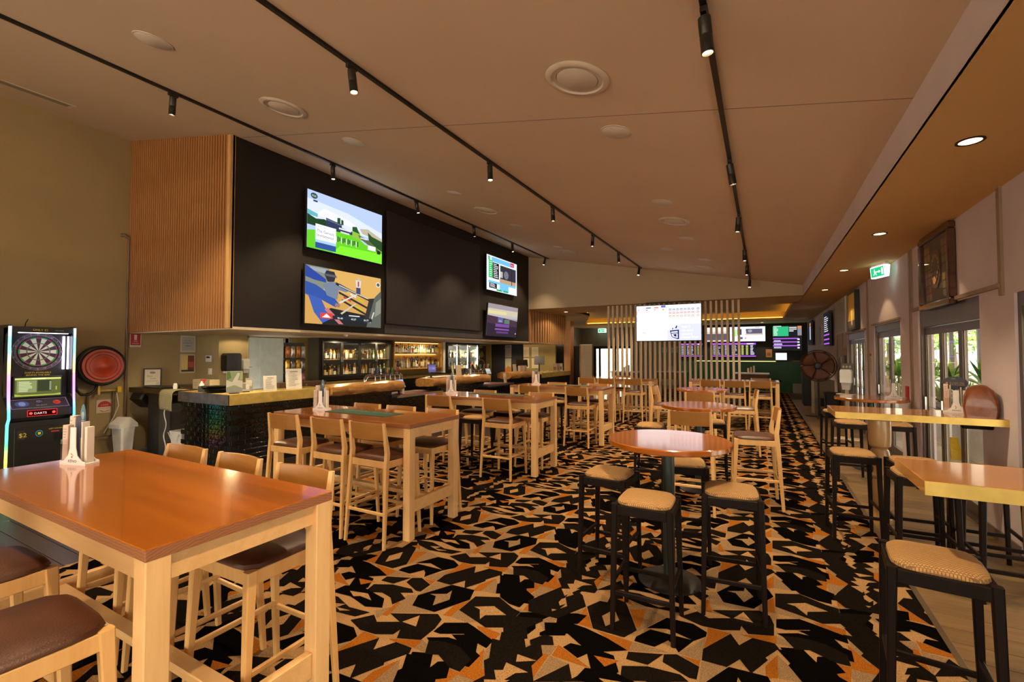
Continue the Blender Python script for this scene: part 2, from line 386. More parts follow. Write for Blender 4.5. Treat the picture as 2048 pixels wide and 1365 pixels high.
# --- carpet, traced tile by tile; the outlines are floor coordinates in metres
TILE = (1.83, 1.045)
CARPET = [(3, [(0.051, 4.055), (0.100, 3.984), (0.160, 3.862), (0.050, 3.843)]),
 (4, [(-0.009, 3.917), (0.051, 4.055), (0.050, 3.843), (-0.007, 3.812)]),
 (4, [(-0.008, 3.597), (0.050, 3.704), (0.048, 3.480), (-0.004, 3.469)]),
 (3, [(0.052, 3.569), (0.230, 3.513), (0.183, 3.477), (0.048, 3.480)]),
 (4, [(0.252, 3.478), (0.307, 3.487), (0.422, 3.479), (0.418, 3.399), (0.277, 3.455)]),
 (3, [(0.424, 4.470), (0.440, 4.428), (0.549, 4.215), (0.422, 4.204)]),
 (4, [(0.422, 4.204), (0.549, 4.215), (0.428, 3.962)]),
 (3, [(0.309, 4.180), (0.422, 4.204), (0.428, 3.962), (0.365, 4.060)]),
 (4, [(0.421, 3.837), (0.482, 3.846), (0.623, 3.858), (0.591, 3.832), (0.420, 3.747)]),
 (4, [(-0.141, 3.117), (0.049, 3.206), (0.052, 3.124), (-0.072, 3.112)]),
 (3, [(0.049, 3.206), (0.177, 3.157), (0.179, 3.123), (0.052, 3.124)]),
 (3, [(0.556, 4.763), (0.606, 4.871), (0.672, 4.774), (0.630, 4.684)]),
 (4, [(-0.319, 3.099), (-0.194, 3.102), (-0.319, 2.864), (-0.312, 3.009)]),
 (4, [(-0.369, 3.449), (-0.320, 3.451), (-0.314, 3.288), (-0.360, 3.286)]),
 (4, [(-0.427, 2.746), (-0.324, 2.749), (-0.323, 2.698)]),
 (3, [(-0.438, 2.760), (-0.317, 2.987), (-0.316, 2.757), (-0.324, 2.749)]),
 (3, [(-0.374, 3.550), (-0.315, 3.583), (-0.254, 3.462), (-0.073, 3.471), (-0.317, 3.326)]),
 (3, [(-0.317, 3.793), (-0.185, 3.814), (-0.309, 3.579)]),
 (3, [(-0.704, 2.738), (-0.472, 2.742), (-0.691, 2.648)]),
 (4, [(-0.765, 2.737), (-0.704, 2.738), (-0.695, 2.645), (-0.745, 2.662)]),
 (3, [(-0.807, 3.099), (-0.772, 3.167), (-0.563, 3.096), (-0.643, 2.937), (-0.691, 2.850)]),
 (4, [(-0.794, 3.071), (-0.699, 3.123), (-0.685, 2.914), (-0.704, 2.883)]),
 (3, [(-1.445, 2.861), (-1.434, 3.067), (-1.305, 3.082), (-1.435, 2.854)]),
 (4, [(-1.553, 3.073), (-1.433, 3.081), (-1.420, 3.313), (-1.307, 3.087), (-1.327, 3.070), (-1.434, 3.067), (-1.460, 2.891)]),
 (3, [(-1.277, 2.389), (-1.065, 2.487), (-1.066, 2.392), (-1.186, 2.386)]),
 (3, [(-1.066, 2.392), (-0.948, 2.379), (-1.067, 2.176)]),
 (4, [(-1.184, 2.387), (-1.073, 2.396), (-1.070, 2.167)]),
 (4, [(-1.061, 2.503), (-0.833, 2.400), (-1.058, 2.397)]),
 (3, [(-1.250, 2.699), (-1.173, 2.741), (-1.054, 2.941), (-1.055, 2.752)]),
 (4, [(-1.055, 2.958), (-0.939, 2.749), (-1.055, 2.752)]),
 (3, [(-1.435, 2.620), (-1.438, 2.725), (-1.173, 2.741)]),
 (4, [(-0.907, 2.742), (-0.691, 2.736), (-0.693, 2.647), (-0.827, 2.690)]),
 (3, [(-0.691, 2.736), (-0.593, 2.745), (-0.581, 2.691), (-0.693, 2.647)]),
 (1, [(0.067, 4.139), (0.178, 4.184), (0.237, 4.084), (0.244, 4.141), (0.307, 4.180), (0.365, 4.060), (0.309, 4.019), (0.420, 3.951), (0.418, 3.854), (0.368, 3.842), (0.243, 3.908), (0.160, 3.862), (0.100, 3.984), (0.110, 4.004)]),
 (2, [(0.055, 3.762), (0.205, 3.833), (0.352, 3.757), (0.419, 3.741), (0.418, 3.547), (0.307, 3.487), (0.230, 3.513), (0.052, 3.569)]),
 (1, [(0.054, 3.406), (0.183, 3.477), (0.253, 3.457), (0.418, 3.399), (0.418, 3.320), (0.294, 3.345), (0.228, 3.370), (0.101, 3.301), (0.051, 3.301)]),
 (1, [(0.054, 3.236), (0.164, 3.298), (0.290, 3.308), (0.422, 3.248), (0.419, 3.139), (0.322, 3.138), (0.232, 3.191), (0.169, 3.161)]),
 (1, [(0.421, 3.739), (0.591, 3.832), (0.612, 3.794), (0.556, 3.681), (0.584, 3.628), (0.569, 3.554), (0.480, 3.495), (0.421, 3.602)]),
 (2, [(0.434, 3.965), (0.549, 4.215), (0.611, 4.136), (0.608, 4.037), (0.575, 3.997), (0.615, 3.935), (0.643, 3.977), (0.627, 3.884), (0.490, 3.850)]),
 (2, [(0.417, 4.541), (0.553, 4.575), (0.613, 4.481), (0.662, 4.575), (0.728, 4.464), (0.707, 4.338), (0.602, 4.281), (0.552, 4.239), (0.486, 4.372)]),
 (1, [(0.641, 4.891), (0.749, 4.949), (0.814, 4.956), (0.795, 4.841), (0.675, 4.776)]),
 (1, [(0.622, 4.648), (0.683, 4.753), (0.751, 4.781), (0.770, 4.693), (0.635, 4.620)]),
 (2, [(0.617, 4.147), (0.669, 4.281), (0.702, 4.314), (0.664, 4.085)]),
 (1, [(-0.306, 3.581), (-0.182, 3.815), (0.002, 3.830), (0.045, 3.707), (-0.005, 3.611), (-0.073, 3.471), (-0.254, 3.462)]),
 (2, [(-0.317, 3.321), (-0.040, 3.464), (0.020, 3.426), (0.041, 3.331), (0.038, 3.200), (-0.098, 3.145), (-0.138, 3.218), (-0.143, 3.162), (-0.240, 3.112), (-0.353, 3.100), (-0.486, 3.144), (-0.397, 3.260), (-0.324, 3.210), (-0.199, 3.279)]),
 (1, [(-0.648, 2.913), (-0.559, 3.088), (-0.403, 3.098), (-0.318, 3.044), (-0.318, 2.996), (-0.376, 2.918), (-0.535, 2.965)]),
 (1, [(-0.684, 2.749), (-0.685, 2.795), (-0.624, 2.911), (-0.376, 2.922), (-0.439, 2.764), (-0.473, 2.819), (-0.510, 2.849), (-0.569, 2.750)]),
 (2, [(-0.321, 2.863), (-0.191, 3.099), (-0.141, 3.001), (-0.075, 3.115), (0.041, 3.118), (0.061, 3.076), (-0.008, 2.950), (0.004, 2.932), (-0.075, 2.769), (-0.133, 2.865), (-0.192, 2.762), (-0.316, 2.757)]),
 (2, [(-0.685, 2.567), (-0.690, 2.635), (-0.511, 2.708), (-0.570, 2.575)]),
 (2, [(-0.509, 2.709), (-0.445, 2.744), (-0.322, 2.694), (-0.322, 2.583), (-0.359, 2.577), (-0.503, 2.639)]),
 (2, [(-0.691, 2.501), (-0.567, 2.564), (-0.403, 2.582), (-0.355, 2.547), (-0.472, 2.483), (-0.669, 2.386)]),
 (2, [(-1.430, 3.414), (-1.281, 3.429), (-1.233, 3.337), (-1.166, 3.389), (-1.057, 3.210), (-1.061, 3.155), (-1.290, 3.110), (-1.369, 3.225), (-1.354, 3.256)]),
 (1, [(-1.782, 3.068), (-1.676, 3.080), (-1.618, 2.980), (-1.611, 3.027), (-1.547, 3.055), (-1.486, 2.935), (-1.537, 2.908), (-1.435, 2.854), (-1.442, 2.740), (-1.520, 2.745), (-1.620, 2.790)]),
 (2, [(-1.430, 2.850), (-1.300, 3.085), (-1.235, 3.007), (-1.238, 2.924), (-1.274, 2.874), (-1.233, 2.803), (-1.169, 2.907), (-1.222, 3.008), (-1.153, 3.111), (-1.125, 3.087), (-1.056, 2.963), (-1.173, 2.741), (-1.369, 2.728)]),
 (2, [(-1.582, 2.724), (-1.437, 2.657), (-1.437, 2.629), (-1.253, 2.698), (-1.238, 2.673), (-1.296, 2.559), (-1.244, 2.467), (-1.367, 2.395), (-1.446, 2.528), (-1.467, 2.527)]),
 (1, [(-1.225, 2.665), (-1.079, 2.739), (-0.975, 2.734), (-0.829, 2.698), (-0.697, 2.644), (-0.814, 2.567), (-0.753, 2.563), (-0.692, 2.447), (-0.723, 2.364), (-0.784, 2.312), (-0.835, 2.406), (-0.889, 2.505), (-0.923, 2.445), (-1.031, 2.496), (-1.005, 2.551), (-0.942, 2.559), (-1.054, 2.627), (-1.173, 2.562)]),
 (2, [(-1.227, 2.462), (-1.172, 2.553), (-1.122, 2.556), (-1.083, 2.486), (-1.205, 2.424)]),
 (2, [(-1.381, 2.378), (-1.294, 2.384), (-1.243, 2.295), (-1.187, 2.381), (-1.092, 2.206), (-1.122, 2.215), (-1.265, 2.226), (-1.262, 2.173)]),
 (2, [(-1.064, 2.159), (-0.948, 2.379), (-0.892, 2.279), (-0.831, 2.393), (-0.781, 2.315)]),
 (2, [(-1.051, 2.966), (-0.997, 3.074), (-0.946, 3.084), (-0.956, 3.219), (-0.903, 3.248), (-0.817, 3.106), (-0.695, 2.858), (-0.746, 2.753), (-0.937, 2.750)]),
 (2, [(-1.750, 3.222), (-1.663, 3.253), (-1.552, 3.257), (-1.434, 3.197), (-1.433, 3.088), (-1.502, 3.086), (-1.617, 3.143), (-1.689, 3.111)]),
 (1, [(-1.662, 3.329), (-1.517, 3.408), (-1.447, 3.267), (-1.534, 3.267)]),
 (0, [(0.120, 3.648), (0.232, 3.718), (0.355, 3.665), (0.236, 3.598), (0.230, 3.546), (0.169, 3.639)]),
 (0, [(0.599, 4.405), (0.716, 4.406), (0.622, 4.345)]),
 (0, [(0.551, 4.231), (0.674, 4.299), (0.617, 4.147)]),
 (3, [(-0.243, 3.635), (-0.139, 3.692), (-0.135, 3.749), (-0.078, 3.640), (-0.133, 3.528), (-0.188, 3.632)]),
 (0, [(-0.184, 3.287), (-0.132, 3.393), (-0.074, 3.289)]),
 (0, [(-1.231, 3.178), (-1.252, 3.270), (-1.111, 3.257)]),
 (0, [(-0.929, 2.907), (-0.880, 3.019), (-0.819, 2.913), (-0.876, 2.809)]),
 (0, [(-1.289, 3.100), (-1.171, 3.159), (-1.234, 3.021)]),
 (4, [(0.980, 0.420), (1.120, 0.445), (1.060, 0.360)]),
 (3, [(1.400, 0.160), (1.480, 0.100), (1.470, 0.250)]),
 (4, [(0.930, 0.020), (1.050, -0.010), (0.990, 0.060)]),
 (1, [(0.970, 0.300), (1.100, 0.345), (1.350, 0.300), (1.420, 0.210), (1.310, 0.165), (1.120, 0.210), (0.950, 0.190)]),
 (2, [(0.880, 0.140), (1.050, 0.165), (1.220, 0.110), (1.390, 0.130), (1.340, 0.050), (1.120, 0.020), (0.980, 0.060)]),
 (2, [(1.150, 0.420), (1.400, 0.410), (1.480, 0.370), (1.450, 0.270), (1.380, 0.330), (1.200, 0.370)]),
 (0, [(1.060, 0.260), (1.200, 0.295), (1.290, 0.240), (1.180, 0.245), (1.140, 0.220)]),
 (0, [(1.080, 0.090), (1.170, 0.125), (1.150, 0.070), (1.260, 0.085), (1.200, 0.050)])]
def clip(poly, x0, x1, y0, y1):
    for ax, lim, sgn in ((0, x0, 1), (0, x1, -1), (1, y0, 1), (1, y1, -1)):
        out = []
        for i in range(len(poly)):
            a, b = poly[i - 1], poly[i]; da, db = (a[ax] - lim) * sgn, (b[ax] - lim) * sgn
            if (da >= 0) != (db >= 0):
                t = da / (da - db); out.append((a[0] + (b[0] - a[0]) * t, a[1] + (b[1] - a[1]) * t))
            if db >= 0: out.append(b)
        poly = out
        if len(poly) < 3: return []
    return poly
def carpet():
    b = MB(); x0, x1, y0, y1 = -4.9, XB, Y0, 23.0
    b.box(x0, x1, y0, y1, -.06, 0.0, 0)
    for i in range(-4, 3):
        for j in range(-9, 22):
            for k, (mi, pts) in enumerate(CARPET):
                q = clip([(p[0] + i * TILE[0], p[1] + j * TILE[1]) for p in pts], x0, x1, y0, y1)
                if q: b.add([(p[0], p[1], .0004 + .00002 * k) for p in q], [tuple(range(len(q)))], mi)
    o = bpy.data.objects.new('floor', None)
    me = bpy.data.meshes.new('floor'); me.from_pydata(b.v, [], b.f)
    for m in M_car: me.materials.append(m)
    me.polygons.foreach_set('material_index', b.m)
    bm = bmesh.new(); bm.from_mesh(me)
    for f in bm.faces:
        if f.calc_center_median().z > 0 and f.normal.z < 0: f.normal_flip()
    bm.to_mesh(me); bm.free(); me.update()
    o = bpy.data.objects.new('floor', me); COL.objects.link(o); o['kind'] = 'structure'; o['label'] = 'black tan and orange geometric patterned carpet'
carpet()

# --- timber floor along the windows, plank by plank, and the dark floor on the bar side
fl = struct('floor_boards', MB().box(XB, 2.15, Y0, YF, -.06, -.006), M_plankd)
pm = MB().box(-.46, .46, -.088, .088, -.006, .004, 0, .002).mesh('plank', M_plank)
y = 1.2
while y < 19.9:
    inst('plank', pm, fl, (XB + .46 + .015, y, 0)); y += .18
fl2 = struct('floor_dark', MB().box(XL - .2, -4.9, Y0, YF, -.06, -.006), M_plankd)
pm2 = MB().box(-.9, .9, -.068, .068, -.006, .003, 0, .002).mesh('plank_dark', M_plankd)
for i in range(3):
    y = .2 + (i % 2) * .07
    while y < (6.9 if i < 2 else 3.7):
        inst('plank', pm2, fl2, (-5.8 - i * 1.803, y, 0)); y += .14
struct('floor_edge_strip', MB().box(XB - .018, XB + .018, 1.0, YF - 2.5, 0, .007, 0, .003), plain('edge_strip_metal', (.20, .14, .08), .35, .7))
struct('floor_far', MB().box(-4.9, XB, 23.0, YF, -.06, 0), M_plankd)

# --- ceilings
T = .12
struct('ceiling', MB().prism([(XL, zc(XL)), (XB, zc(XB)), (XB, zc(XB) + T), (XL, zc(XL) + T)], Y0, YE, 0, 'y'), M_ceil)
sm_ = thin = MB()
s0, s1 = (XL, 3.94), (XB, 3.94)
thin.prism([(-6.7, zc(-6.7) - .0015), (XB, zc(XB) - .0015), (XB, zc(XB) + .001), (-6.7, zc(-6.7) + .001)], 3.937, 3.944, 0, 'y')
struct('ceiling_joint', thin, plain('joint_dark', (.20, .15, .10), .9))  # plaster joint drawn as a thin darker line
struct('trim_1', MB().box(XB - .02, XB, Y0, YE, ZL, zc(XB) + .05), M_wallR)
# low ceiling over the windows, and over the far room with a coffer
lc = MB()
lc.box(XB - .015, 2.1, Y0, 15.3, ZL, ZL + .1)
CX0, CX1, CY0, CY1 = -5.83, .78, 15.5, 22.8
lc.box(-11.0, XB - .02, YE + .01, CY0, ZL, ZL + .1); lc.box(-11.0, 2.1, CY1, YF + .2, ZL, ZL + .1)
lc.box(CX1, 2.1, 15.3, CY1, ZL, ZL + .1); lc.box(-11.0, -8.14, CY0, CY1, ZL, ZL + .1)
lc.add([(-8.14, CY0, ZL), (CX0, CY0, ZL), (CX0, 16.9, ZL), (-8.14, CY1, ZL), (-8.14, CY0, ZL + .1), (CX0, CY0, ZL + .1), (CX0, 16.9, ZL + .1), (-8.14, CY1, ZL + .1)],
       [(3, 2, 1, 0), (4, 5, 6, 7), (2, 3, 7, 6)])
struct('ceiling_low', lc, M_ceil2)
cf = MB(); cf.box(-8.6, CX1 + .3, CY0 - .3, CY1 + .3, ZL + .36, ZL + .46)
cf.box(-8.6, -8.5, CY0 - .3, CY1 + .3, ZL + .1, ZL + .36); cf.box(CX1 + .25, CX1 + .3, CY0 - .3, CY1 + .3, ZL + .1, ZL + .36)
cf.box(-8.6, CX1 + .3, CY0 - .3, CY0 - .25, ZL + .1, ZL + .36); cf.box(-8.6, CX1 + .3, CY1 + .25, CY1 + .3, ZL + .1, ZL + .36)
struct('ceiling_coffer', cf, M_ceil2)
st = MB(); st.box(-8.0, CX1, CY1 + .05, CY1 + .09, ZL + .105, ZL + .13); st.box(CX1 + .05, CX1 + .09, CY0, CY1, ZL + .105, ZL + .13)
st.box(-6.3, CX1, CY0 - .09, CY0 - .05, ZL + .105, ZL + .13)
st.bar((CX0 - .08, 16.85, ZL + .118), (-8.22, CY1, ZL + .118), .04, .025)
tag(st.build('cove_light', M_cove), 'amber strip light hidden in the edge of the far ceiling recess', 'light')

# --- walls
struct('wall_left', MB().box(XL - .15, XL, Y0, 4.95, 0, 5.7), M_wallL)
REAR = (-8.6, 1.4, 3.0)
struct('wall_behind', MB().box(XL, REAR[0], Y0 - .15, Y0, 0, 5.7).box(REAR[1], XR + .2, Y0 - .15, Y0, 0, 5.7).box(REAR[0], REAR[1], Y0 - .15, Y0, REAR[2], 5.7), M_wallL)
struct('wall_end', MB().prism([(XW - .02, ZL), (XB, ZL), (XB, zc(XB) + .1), (XW - .02, zc(XW) + .1)], YE, YE + .12, 0, 'y'), plain('end_wall_paint', (.46, .375, .26), .8, 0, .2, .03, 1))
# bar bulkhead
bk = MB(); bk.box(XL, XW, YB + .03, YE, 2.08, 5.65)
struct('wall_bar', bk, M_char)
struct('ceiling_bar', MB().box(XL, XW + .004, YB + .005, 16.8, 2.045, 2.085), plain('bar_soffit_paint', (.70, .60, .43), .7))
# recessed dark panel between the screens
struct('wall_bar_panel', MB().box(XW, XW + .06, 6.92, 10.42, 2.30, 4.62, 0, .01), plain('panel_paint', (.022, .019, .020), .5))
struct('trim_2', MB().box(XW, XW + .025, 6.9, 10.6, 2.10, 2.28), plain('grey_trim', (.05, .048, .052), .5))
# slatted end of the bulkhead, slat by slat
sl = struct('wall_slats', MB().box(XL, XW + .005, YB, YB + .03, 2.06, 5.6), M_dark)
n = 43; w = (XW - .07 - XL) / n
def slat_mesh(nm, wd, h): return MB().stack([(0, 0, 0, wd, .03), (0, 0, h, wd, .03)], 0, .004).mesh(nm, M_slat)
for i in range(n):
    x = XL + (i + .5) * w; h = zc(x) - 2.06
    inst('slat', slat_mesh('slat', w * .60, h), sl, (x, YB - .013, 2.06))
inst('corner_post', MB().box(-.035, .035, -.03, .05, 0, zc(XW) - 2.06, 0, .004).mesh('corner_post', wood('edge_timber', (.48, .28, .10), (.66, .42, .18), 2)), sl, (XW - .03, YB - .01, 2.06))
# far slatted bulkhead over the end of the bar
M_slat_lit = wood('far_slat_timber_lit', (.38, .18, .055), (.60, .32, .12), 2, .5, .7)  # slat timber with the downlight's brightness put into its colour
s2 = struct('wall_slats_far', MB().box(XW - .2, XW - .02, YE + .01, 16.8, 2.06, ZL), M_dark)
me2 = MB().stack([(0, 0, 0, .06, .12), (0, 0, ZL - 2.06, .06, .12)], 0, .006).mesh('slat_far', M_slat_lit)
for i in range(16): inst('slat', me2, s2, (XW, YE + .10 + i * .205, 2.06))
struct('wall_slat_column', MB().box(XW - .25, XW + .03, 17.12, 17.5, 0, 3.0), M_slat)
# wall behind the bar
wl = MB(); wl.box(XL - .15, BX0 - .0, 4.95, 5.05, 0, 2.08)
wl.box(BX0 - .1, BX0, 5.05, 5.52, 0, 2.08); wl.box(BX0 - .1, BX0, 6.40, 6.60, 0, 2.08); wl.box(BX0 - .1, BX0, 5.52, 6.4, 2.02, 2.08)
struct('wall_nib', wl, M_wallL)
M_gold = plain('ochre_paint', (.34, .235, .065), .55, 0, .4, .08, 2)
M_store = plain('cool_grey_paint', (.42, .43, .40), .6)
struct('wall_bar_back', MB().box(BX0 - .12, BX0 - .02, 6.6, 14.9, 0, 2.08).box(-9.8, -9.7, 14.9, 18, 0, 2.08), M_gold)
struct('wall_store', MB().box(-11.4, -11.3, 4.9, 7.2, 0, 2.5).box(-11.4, BX0 - .1, 5.06, 5.12, 0, 2.5).box(-11.4, BX0 - .1, 7.2, 7.3, 0, 2.5).box(-11.4, BX0 - .1, 4.9, 7.2, 2.3, 2.36), M_store)
# right wall with its openings
OPEN = [(-2.6, .6, 2.2), (3.2, 5.36, 2.2), (6.06, 8.06, 2.26), (8.98, 10.85, 2.2), (11.75, 13.95, 2.16)]
rw = MB(); yy = Y0
for a, b_, h in OPEN:
    rw.box(XR, XR + .16, yy, a, 0, ZL); rw.box(XR, XR + .16, a, b_, h, ZL); yy = b_
rw.box(XR, XR + .16, yy, YF, 0, ZL)
struct('wall_right', rw, M_wallR)
# cover strips and ledges of the right wall
tr = MB()
for yb in (8.35, 5.55): tr.box(XR - .022, XR, yb - .03, yb + .03, 2.2 if yb < 6 else 0, ZL)
tr.box(XR - .03, XR, 5.55, 8.25, 2.27, 2.31); tr.box(XR - .02, XR, 8.25, 8.28, 2.27, ZL)
for yb in (11.35, 14.6, 15.6): tr.box(XR - .022, XR, yb - .03, yb + .03, 0, ZL)
tr.box(XR - .03, XR, 8.93, 10.95, 2.22, 2.25); tr.box(XR - .03, XR, 11.6, 14.0, 2.18, 2.21)
struct('trim_3', tr, plain('cover_strip_paint', (.27, .19, .12), .6))
sk = MB(); ys = Y0
for a, b_, h in OPEN: sk.box(XR - .015, XR, ys, a, 0, .1); ys = b_
sk.box(XR - .015, XR, ys, YF, 0, .1)
struct('baseboard_right', sk, plain('skirting_paint', (.16, .11, .08), .5))
# far room walls
struct('wall_far', MB().box(-11, -8.55, YF, YF + .15, 0, ZL).box(-6.3, 2.1, YF, YF + .15, 0, ZL).box(-8.55, -6.3, YF, YF + .15, 2.12, ZL), M_wallF)
struct('wall_far_left', MB().box(-9.5, -9.35, 17.0, YF, 0, ZL), M_wallF)
struct('wall_betting', MB().box(-3.9, XR, YF - .16, YF, 0, ZL), plain('black_wall_paint', (.008, .008, .009), .6))
struct('wall_kitchen_dark', MB().box(-9.35, -6.2, 17.6, 17.7, 0, 2.0), M_black)

# unseen ledge and uplight tube, added to light the ceiling and upper walls
struct('wall_ledge_added', MB().box(XL, 1.0, Y0, Y0 + 1.1, 3.12, 3.32), M_ceil)
tag(MB().tube([(XL + .2, Y0 + .18, 3.335), (.9, Y0 + .18, 3.335)], .018, 8).build('uplight_tube_added', emit('uplight_glow', (1, .66, .34), 150.0)), 'long warm uplight tube added on the unseen rear ledge', 'light')

# ================================================================ FURNITURE
TH = 1.05
def make_table(name, x0, x1, y0, y1, label):
    """long high table: glued top, four square legs, aprons, end rails and a long foot board"""
    cx, cy_ = (x0 + x1) / 2, (y0 + y1) / 2; L, W = x1 - x0, y1 - y0
    t = thing(name, label, 'table', (cx, cy_, 0), 0, 'long high tables')
    tb_ = MB().box(-L / 2, L / 2, -W / 2, W / 2, TH - .042, TH, 0, .003)
    tb_.m = [1 if max(abs(tb_.v[i][0]) for i in f) - min(abs(tb_.v[i][0]) for i in f) < .0035 and max(tb_.v[i][2] for i in f) - min(tb_.v[i][2] for i in f) > .02 else 0 for f in tb_.f]
    tb_.build('tabletop', [M_top, M_endg], t)
    lg = MB().stack([(0, 0, 0, .078, .078), (0, 0, TH - .042, .078, .078)], 0, .004).mesh('leg', M_beech)
    ax, ay = L / 2 - .042, W / 2 - .042
    for sx in (-1, 1):
        for sy in (-1, 1): inst('leg', lg, t, (sx * ax, sy * ay, 0))
    e = MB().box(-.012, .012, -ay + .039, ay - .039, TH - .135, TH - .042).mesh('end_apron', M_beechx)
    r = MB().box(-.02, .02, -ay + .039, ay - .039, .235, .345, 0, .004).mesh('end_rail', M_beechx)
    for sx in (-1, 1):
        inst('end_apron', e, t, (sx * ax, 0, 0)); inst('end_rail', r, t, (sx * ax, 0, 0))
    a = MB().box(-ax + .039, ax - .039, -.012, .012, TH - .135, TH - .042).mesh('side_apron', M_beechx)
    for sy in (-1, 1): inst('side_apron', a, t, (0, sy * ay, 0))
    MB().box(-ax + .02, ax - .02, -.035, .035, .285, .325, 0, .004).build('foot_board', M_beechx, t)
    return t

def make_chair():
    t = thing('bar_chair', '', 'chair')
    for s in (-1, 1):
        MB().stack([(s * .235, -.255, 0, .026, .03), (s * .214, -.212, .68, .034, .046), (s * .213, -.200, .82, .034, .048), (s * .206, -.238, 1.08, .028, .026)], 0, .006).build('back_post', M_chair, t)
        MB().stack([(s * .225, .225, 0, .026, .026), (s * .202, .190, .745, .040, .046)], 0, .005).build('leg', M_chair, t)
        MB().bar((s * .215, -.236, .31), (s * .216, .214, .31), .018, .026, 0, (0, 0, 1), .003).build('side_stretcher', M_chair, t)
        MB().bar((s * .212, -.2, .712), (s * .203, .185, .712), .026, .062, 0, (0, 0, 1), .003).build('side_rail', M_chair, t)
    MB().bar((-.2, -.207, .712), (.2, -.207, .712), .026, .062, 0, (0, 0, 1), .003).build('back_rail', M_chair, t)
    MB().bar((-.19, .188, .712), (.19, .188, .712), .026, .062, 0, (0, 0, 1), .003).build('front_rail', M_chair, t)
    MB().bar((-.21, .214, .24), (.21, .214, .24), .022, .03, 0, (0, 0, 1), .003).build('footrest', M_chair, t)
    MB().bar((-.22, -.236, .29), (.22, -.236, .29), .018, .026, 0, (0, 0, 1), .003).build('back_stretcher', M_chair, t)
    # padded seat
    c = MB(); prof = [(.0, .743), (.006, .750), (.0, .764), (-.02, .775), (-.10, .782)]
    vs = []; fs = []; n = 28
    for ins, z in prof:
        for k in range(n):
            a = 2 * PI * k / n; ca, sa = math.cos(a), math.sin(a); q = (abs(ca) ** 6 + abs(sa) ** 6) ** (-1 / 6)
            vs.append(((.218 + ins) * ca * q, (.208 + ins) * sa * q - .004, z))
    for i in range(len(prof) - 1):
        for k in range(n): fs.append((i * n + k, i * n + (k + 1) % n, (i + 1) * n + (k + 1) % n, (i + 1) * n + k))
    fs.append(tuple(range((len(prof) - 1) * n, len(prof) * n))); fs.append(tuple(range(n - 1, -1, -1)))
    c.add(vs, fs, 0, True); c.build('seat_pad', M_leather, t)
    # curved back panel between the posts
    p = MB(); nx, nz = 10, 4; th = .016; vs = []; fs = []
    for side in (0, 1):
        for i in range(nx + 1):
            u = -1 + 2 * i / nx
            for j in range(nz + 1):
                v = j / nz; z = .925 + .152 * v; yb = -.200 - .038 * (z - .82) / .26
                vs.append((u * .200, yb - .030 * (1 - u * u) + (th / 2 if side else -th / 2), z))
    st_ = (nx + 1) * (nz + 1)
    for i in range(nx):
        for j in range(nz):
            a = i * (nz + 1) + j; fs.append((a, a + nz + 1, a + nz + 2, a + 1)); fs.append((st_ + a, st_ + a + 1, st_ + a + nz + 2, st_ + a + nz + 1))
    for i in range(nx):
        for j in (0, nz):
            a = i * (nz + 1) + j; f = (a, a + nz + 1, st_ + a + nz + 1, st_ + a); fs.append(f)
    for i in (0, nx):
        for j in range(nz):
            a = i * (nz + 1) + j; fs.append((a, a + 1, st_ + a + 1, st_ + a))
    p.add(vs, fs, 0, False); p.build('backrest', M_ply, t)
    return t
def make_stool():
    t = thing('bar_stool', '', 'stool')
    lg = MB().stack([(0, 0, 0, .026, .026), (0, 0, .70, .036, .036), (0, 0, .765, .038, .038)], 0, .004)
    for sx in (-1, 1):
        for sy in (-1, 1):
            MB().stack([(sx * .178, sy * .178, 0, .026, .026), (sx * .162, sy * .162, .765, .038, .038)], 0, .005).build('leg', M_dark, t)
    for s in (-1, 1):
        MB().box(-.15, .15, s * .163 - .012, s * .163 + .012, .70, .758, 0, .003).build('seat_rail', M_dark, t)
        MB().box(s * .163 - .012, s * .163 + .012, -.15, .15, .70, .758, 0, .003).build('seat_rail', M_dark, t)
        MB().box(-.165, .165, s * .172 - .009, s * .172 + .009, .215, .242, 0, .003).build('stretcher', M_dark, t)
        MB().box(s * .17 - .009, s * .17 + .009, -.165, .165, .285, .312, 0, .003).build('stretcher', M_dark, t)
    prof = [(.155, .752), (.163, .762), (.161, .776), (.145, .790), (.10, .799), (.05, .803)]; n = 32; vs = []; fs = []
    for r, z in prof:
        for k in range(n):
            a = 2 * PI * k / n; ca, sa = math.cos(a), math.sin(a); q = (abs(ca) ** 5 + abs(sa) ** 5) ** (-1 / 5); vs.append((r * ca * q, r * sa * q, z))
    for i in range(len(prof) - 1):
        for k in range(n): fs.append((i * n + k, i * n + (k + 1) % n, (i + 1) * n + (k + 1) % n, (i + 1) * n + k))
    fs += [tuple(range((len(prof) - 1) * n, len(prof) * n)), tuple(range(n - 1, -1, -1))]
    MB().add(vs, fs, 0, True).build('seat_pad', M_fabric, t)
    return t
chair0 = make_chair(); stool0 = make_stool(); _used = {}
def place(proto, x, y, rz, label, group):
    if proto.name not in _used:
        _used[proto.name] = 1; proto.location = (x, y, 0); proto.rotation_euler = (0, 0, rz); return tag(proto, label, None, group)
    return dup(proto, (x, y, 0), rz, label, group)

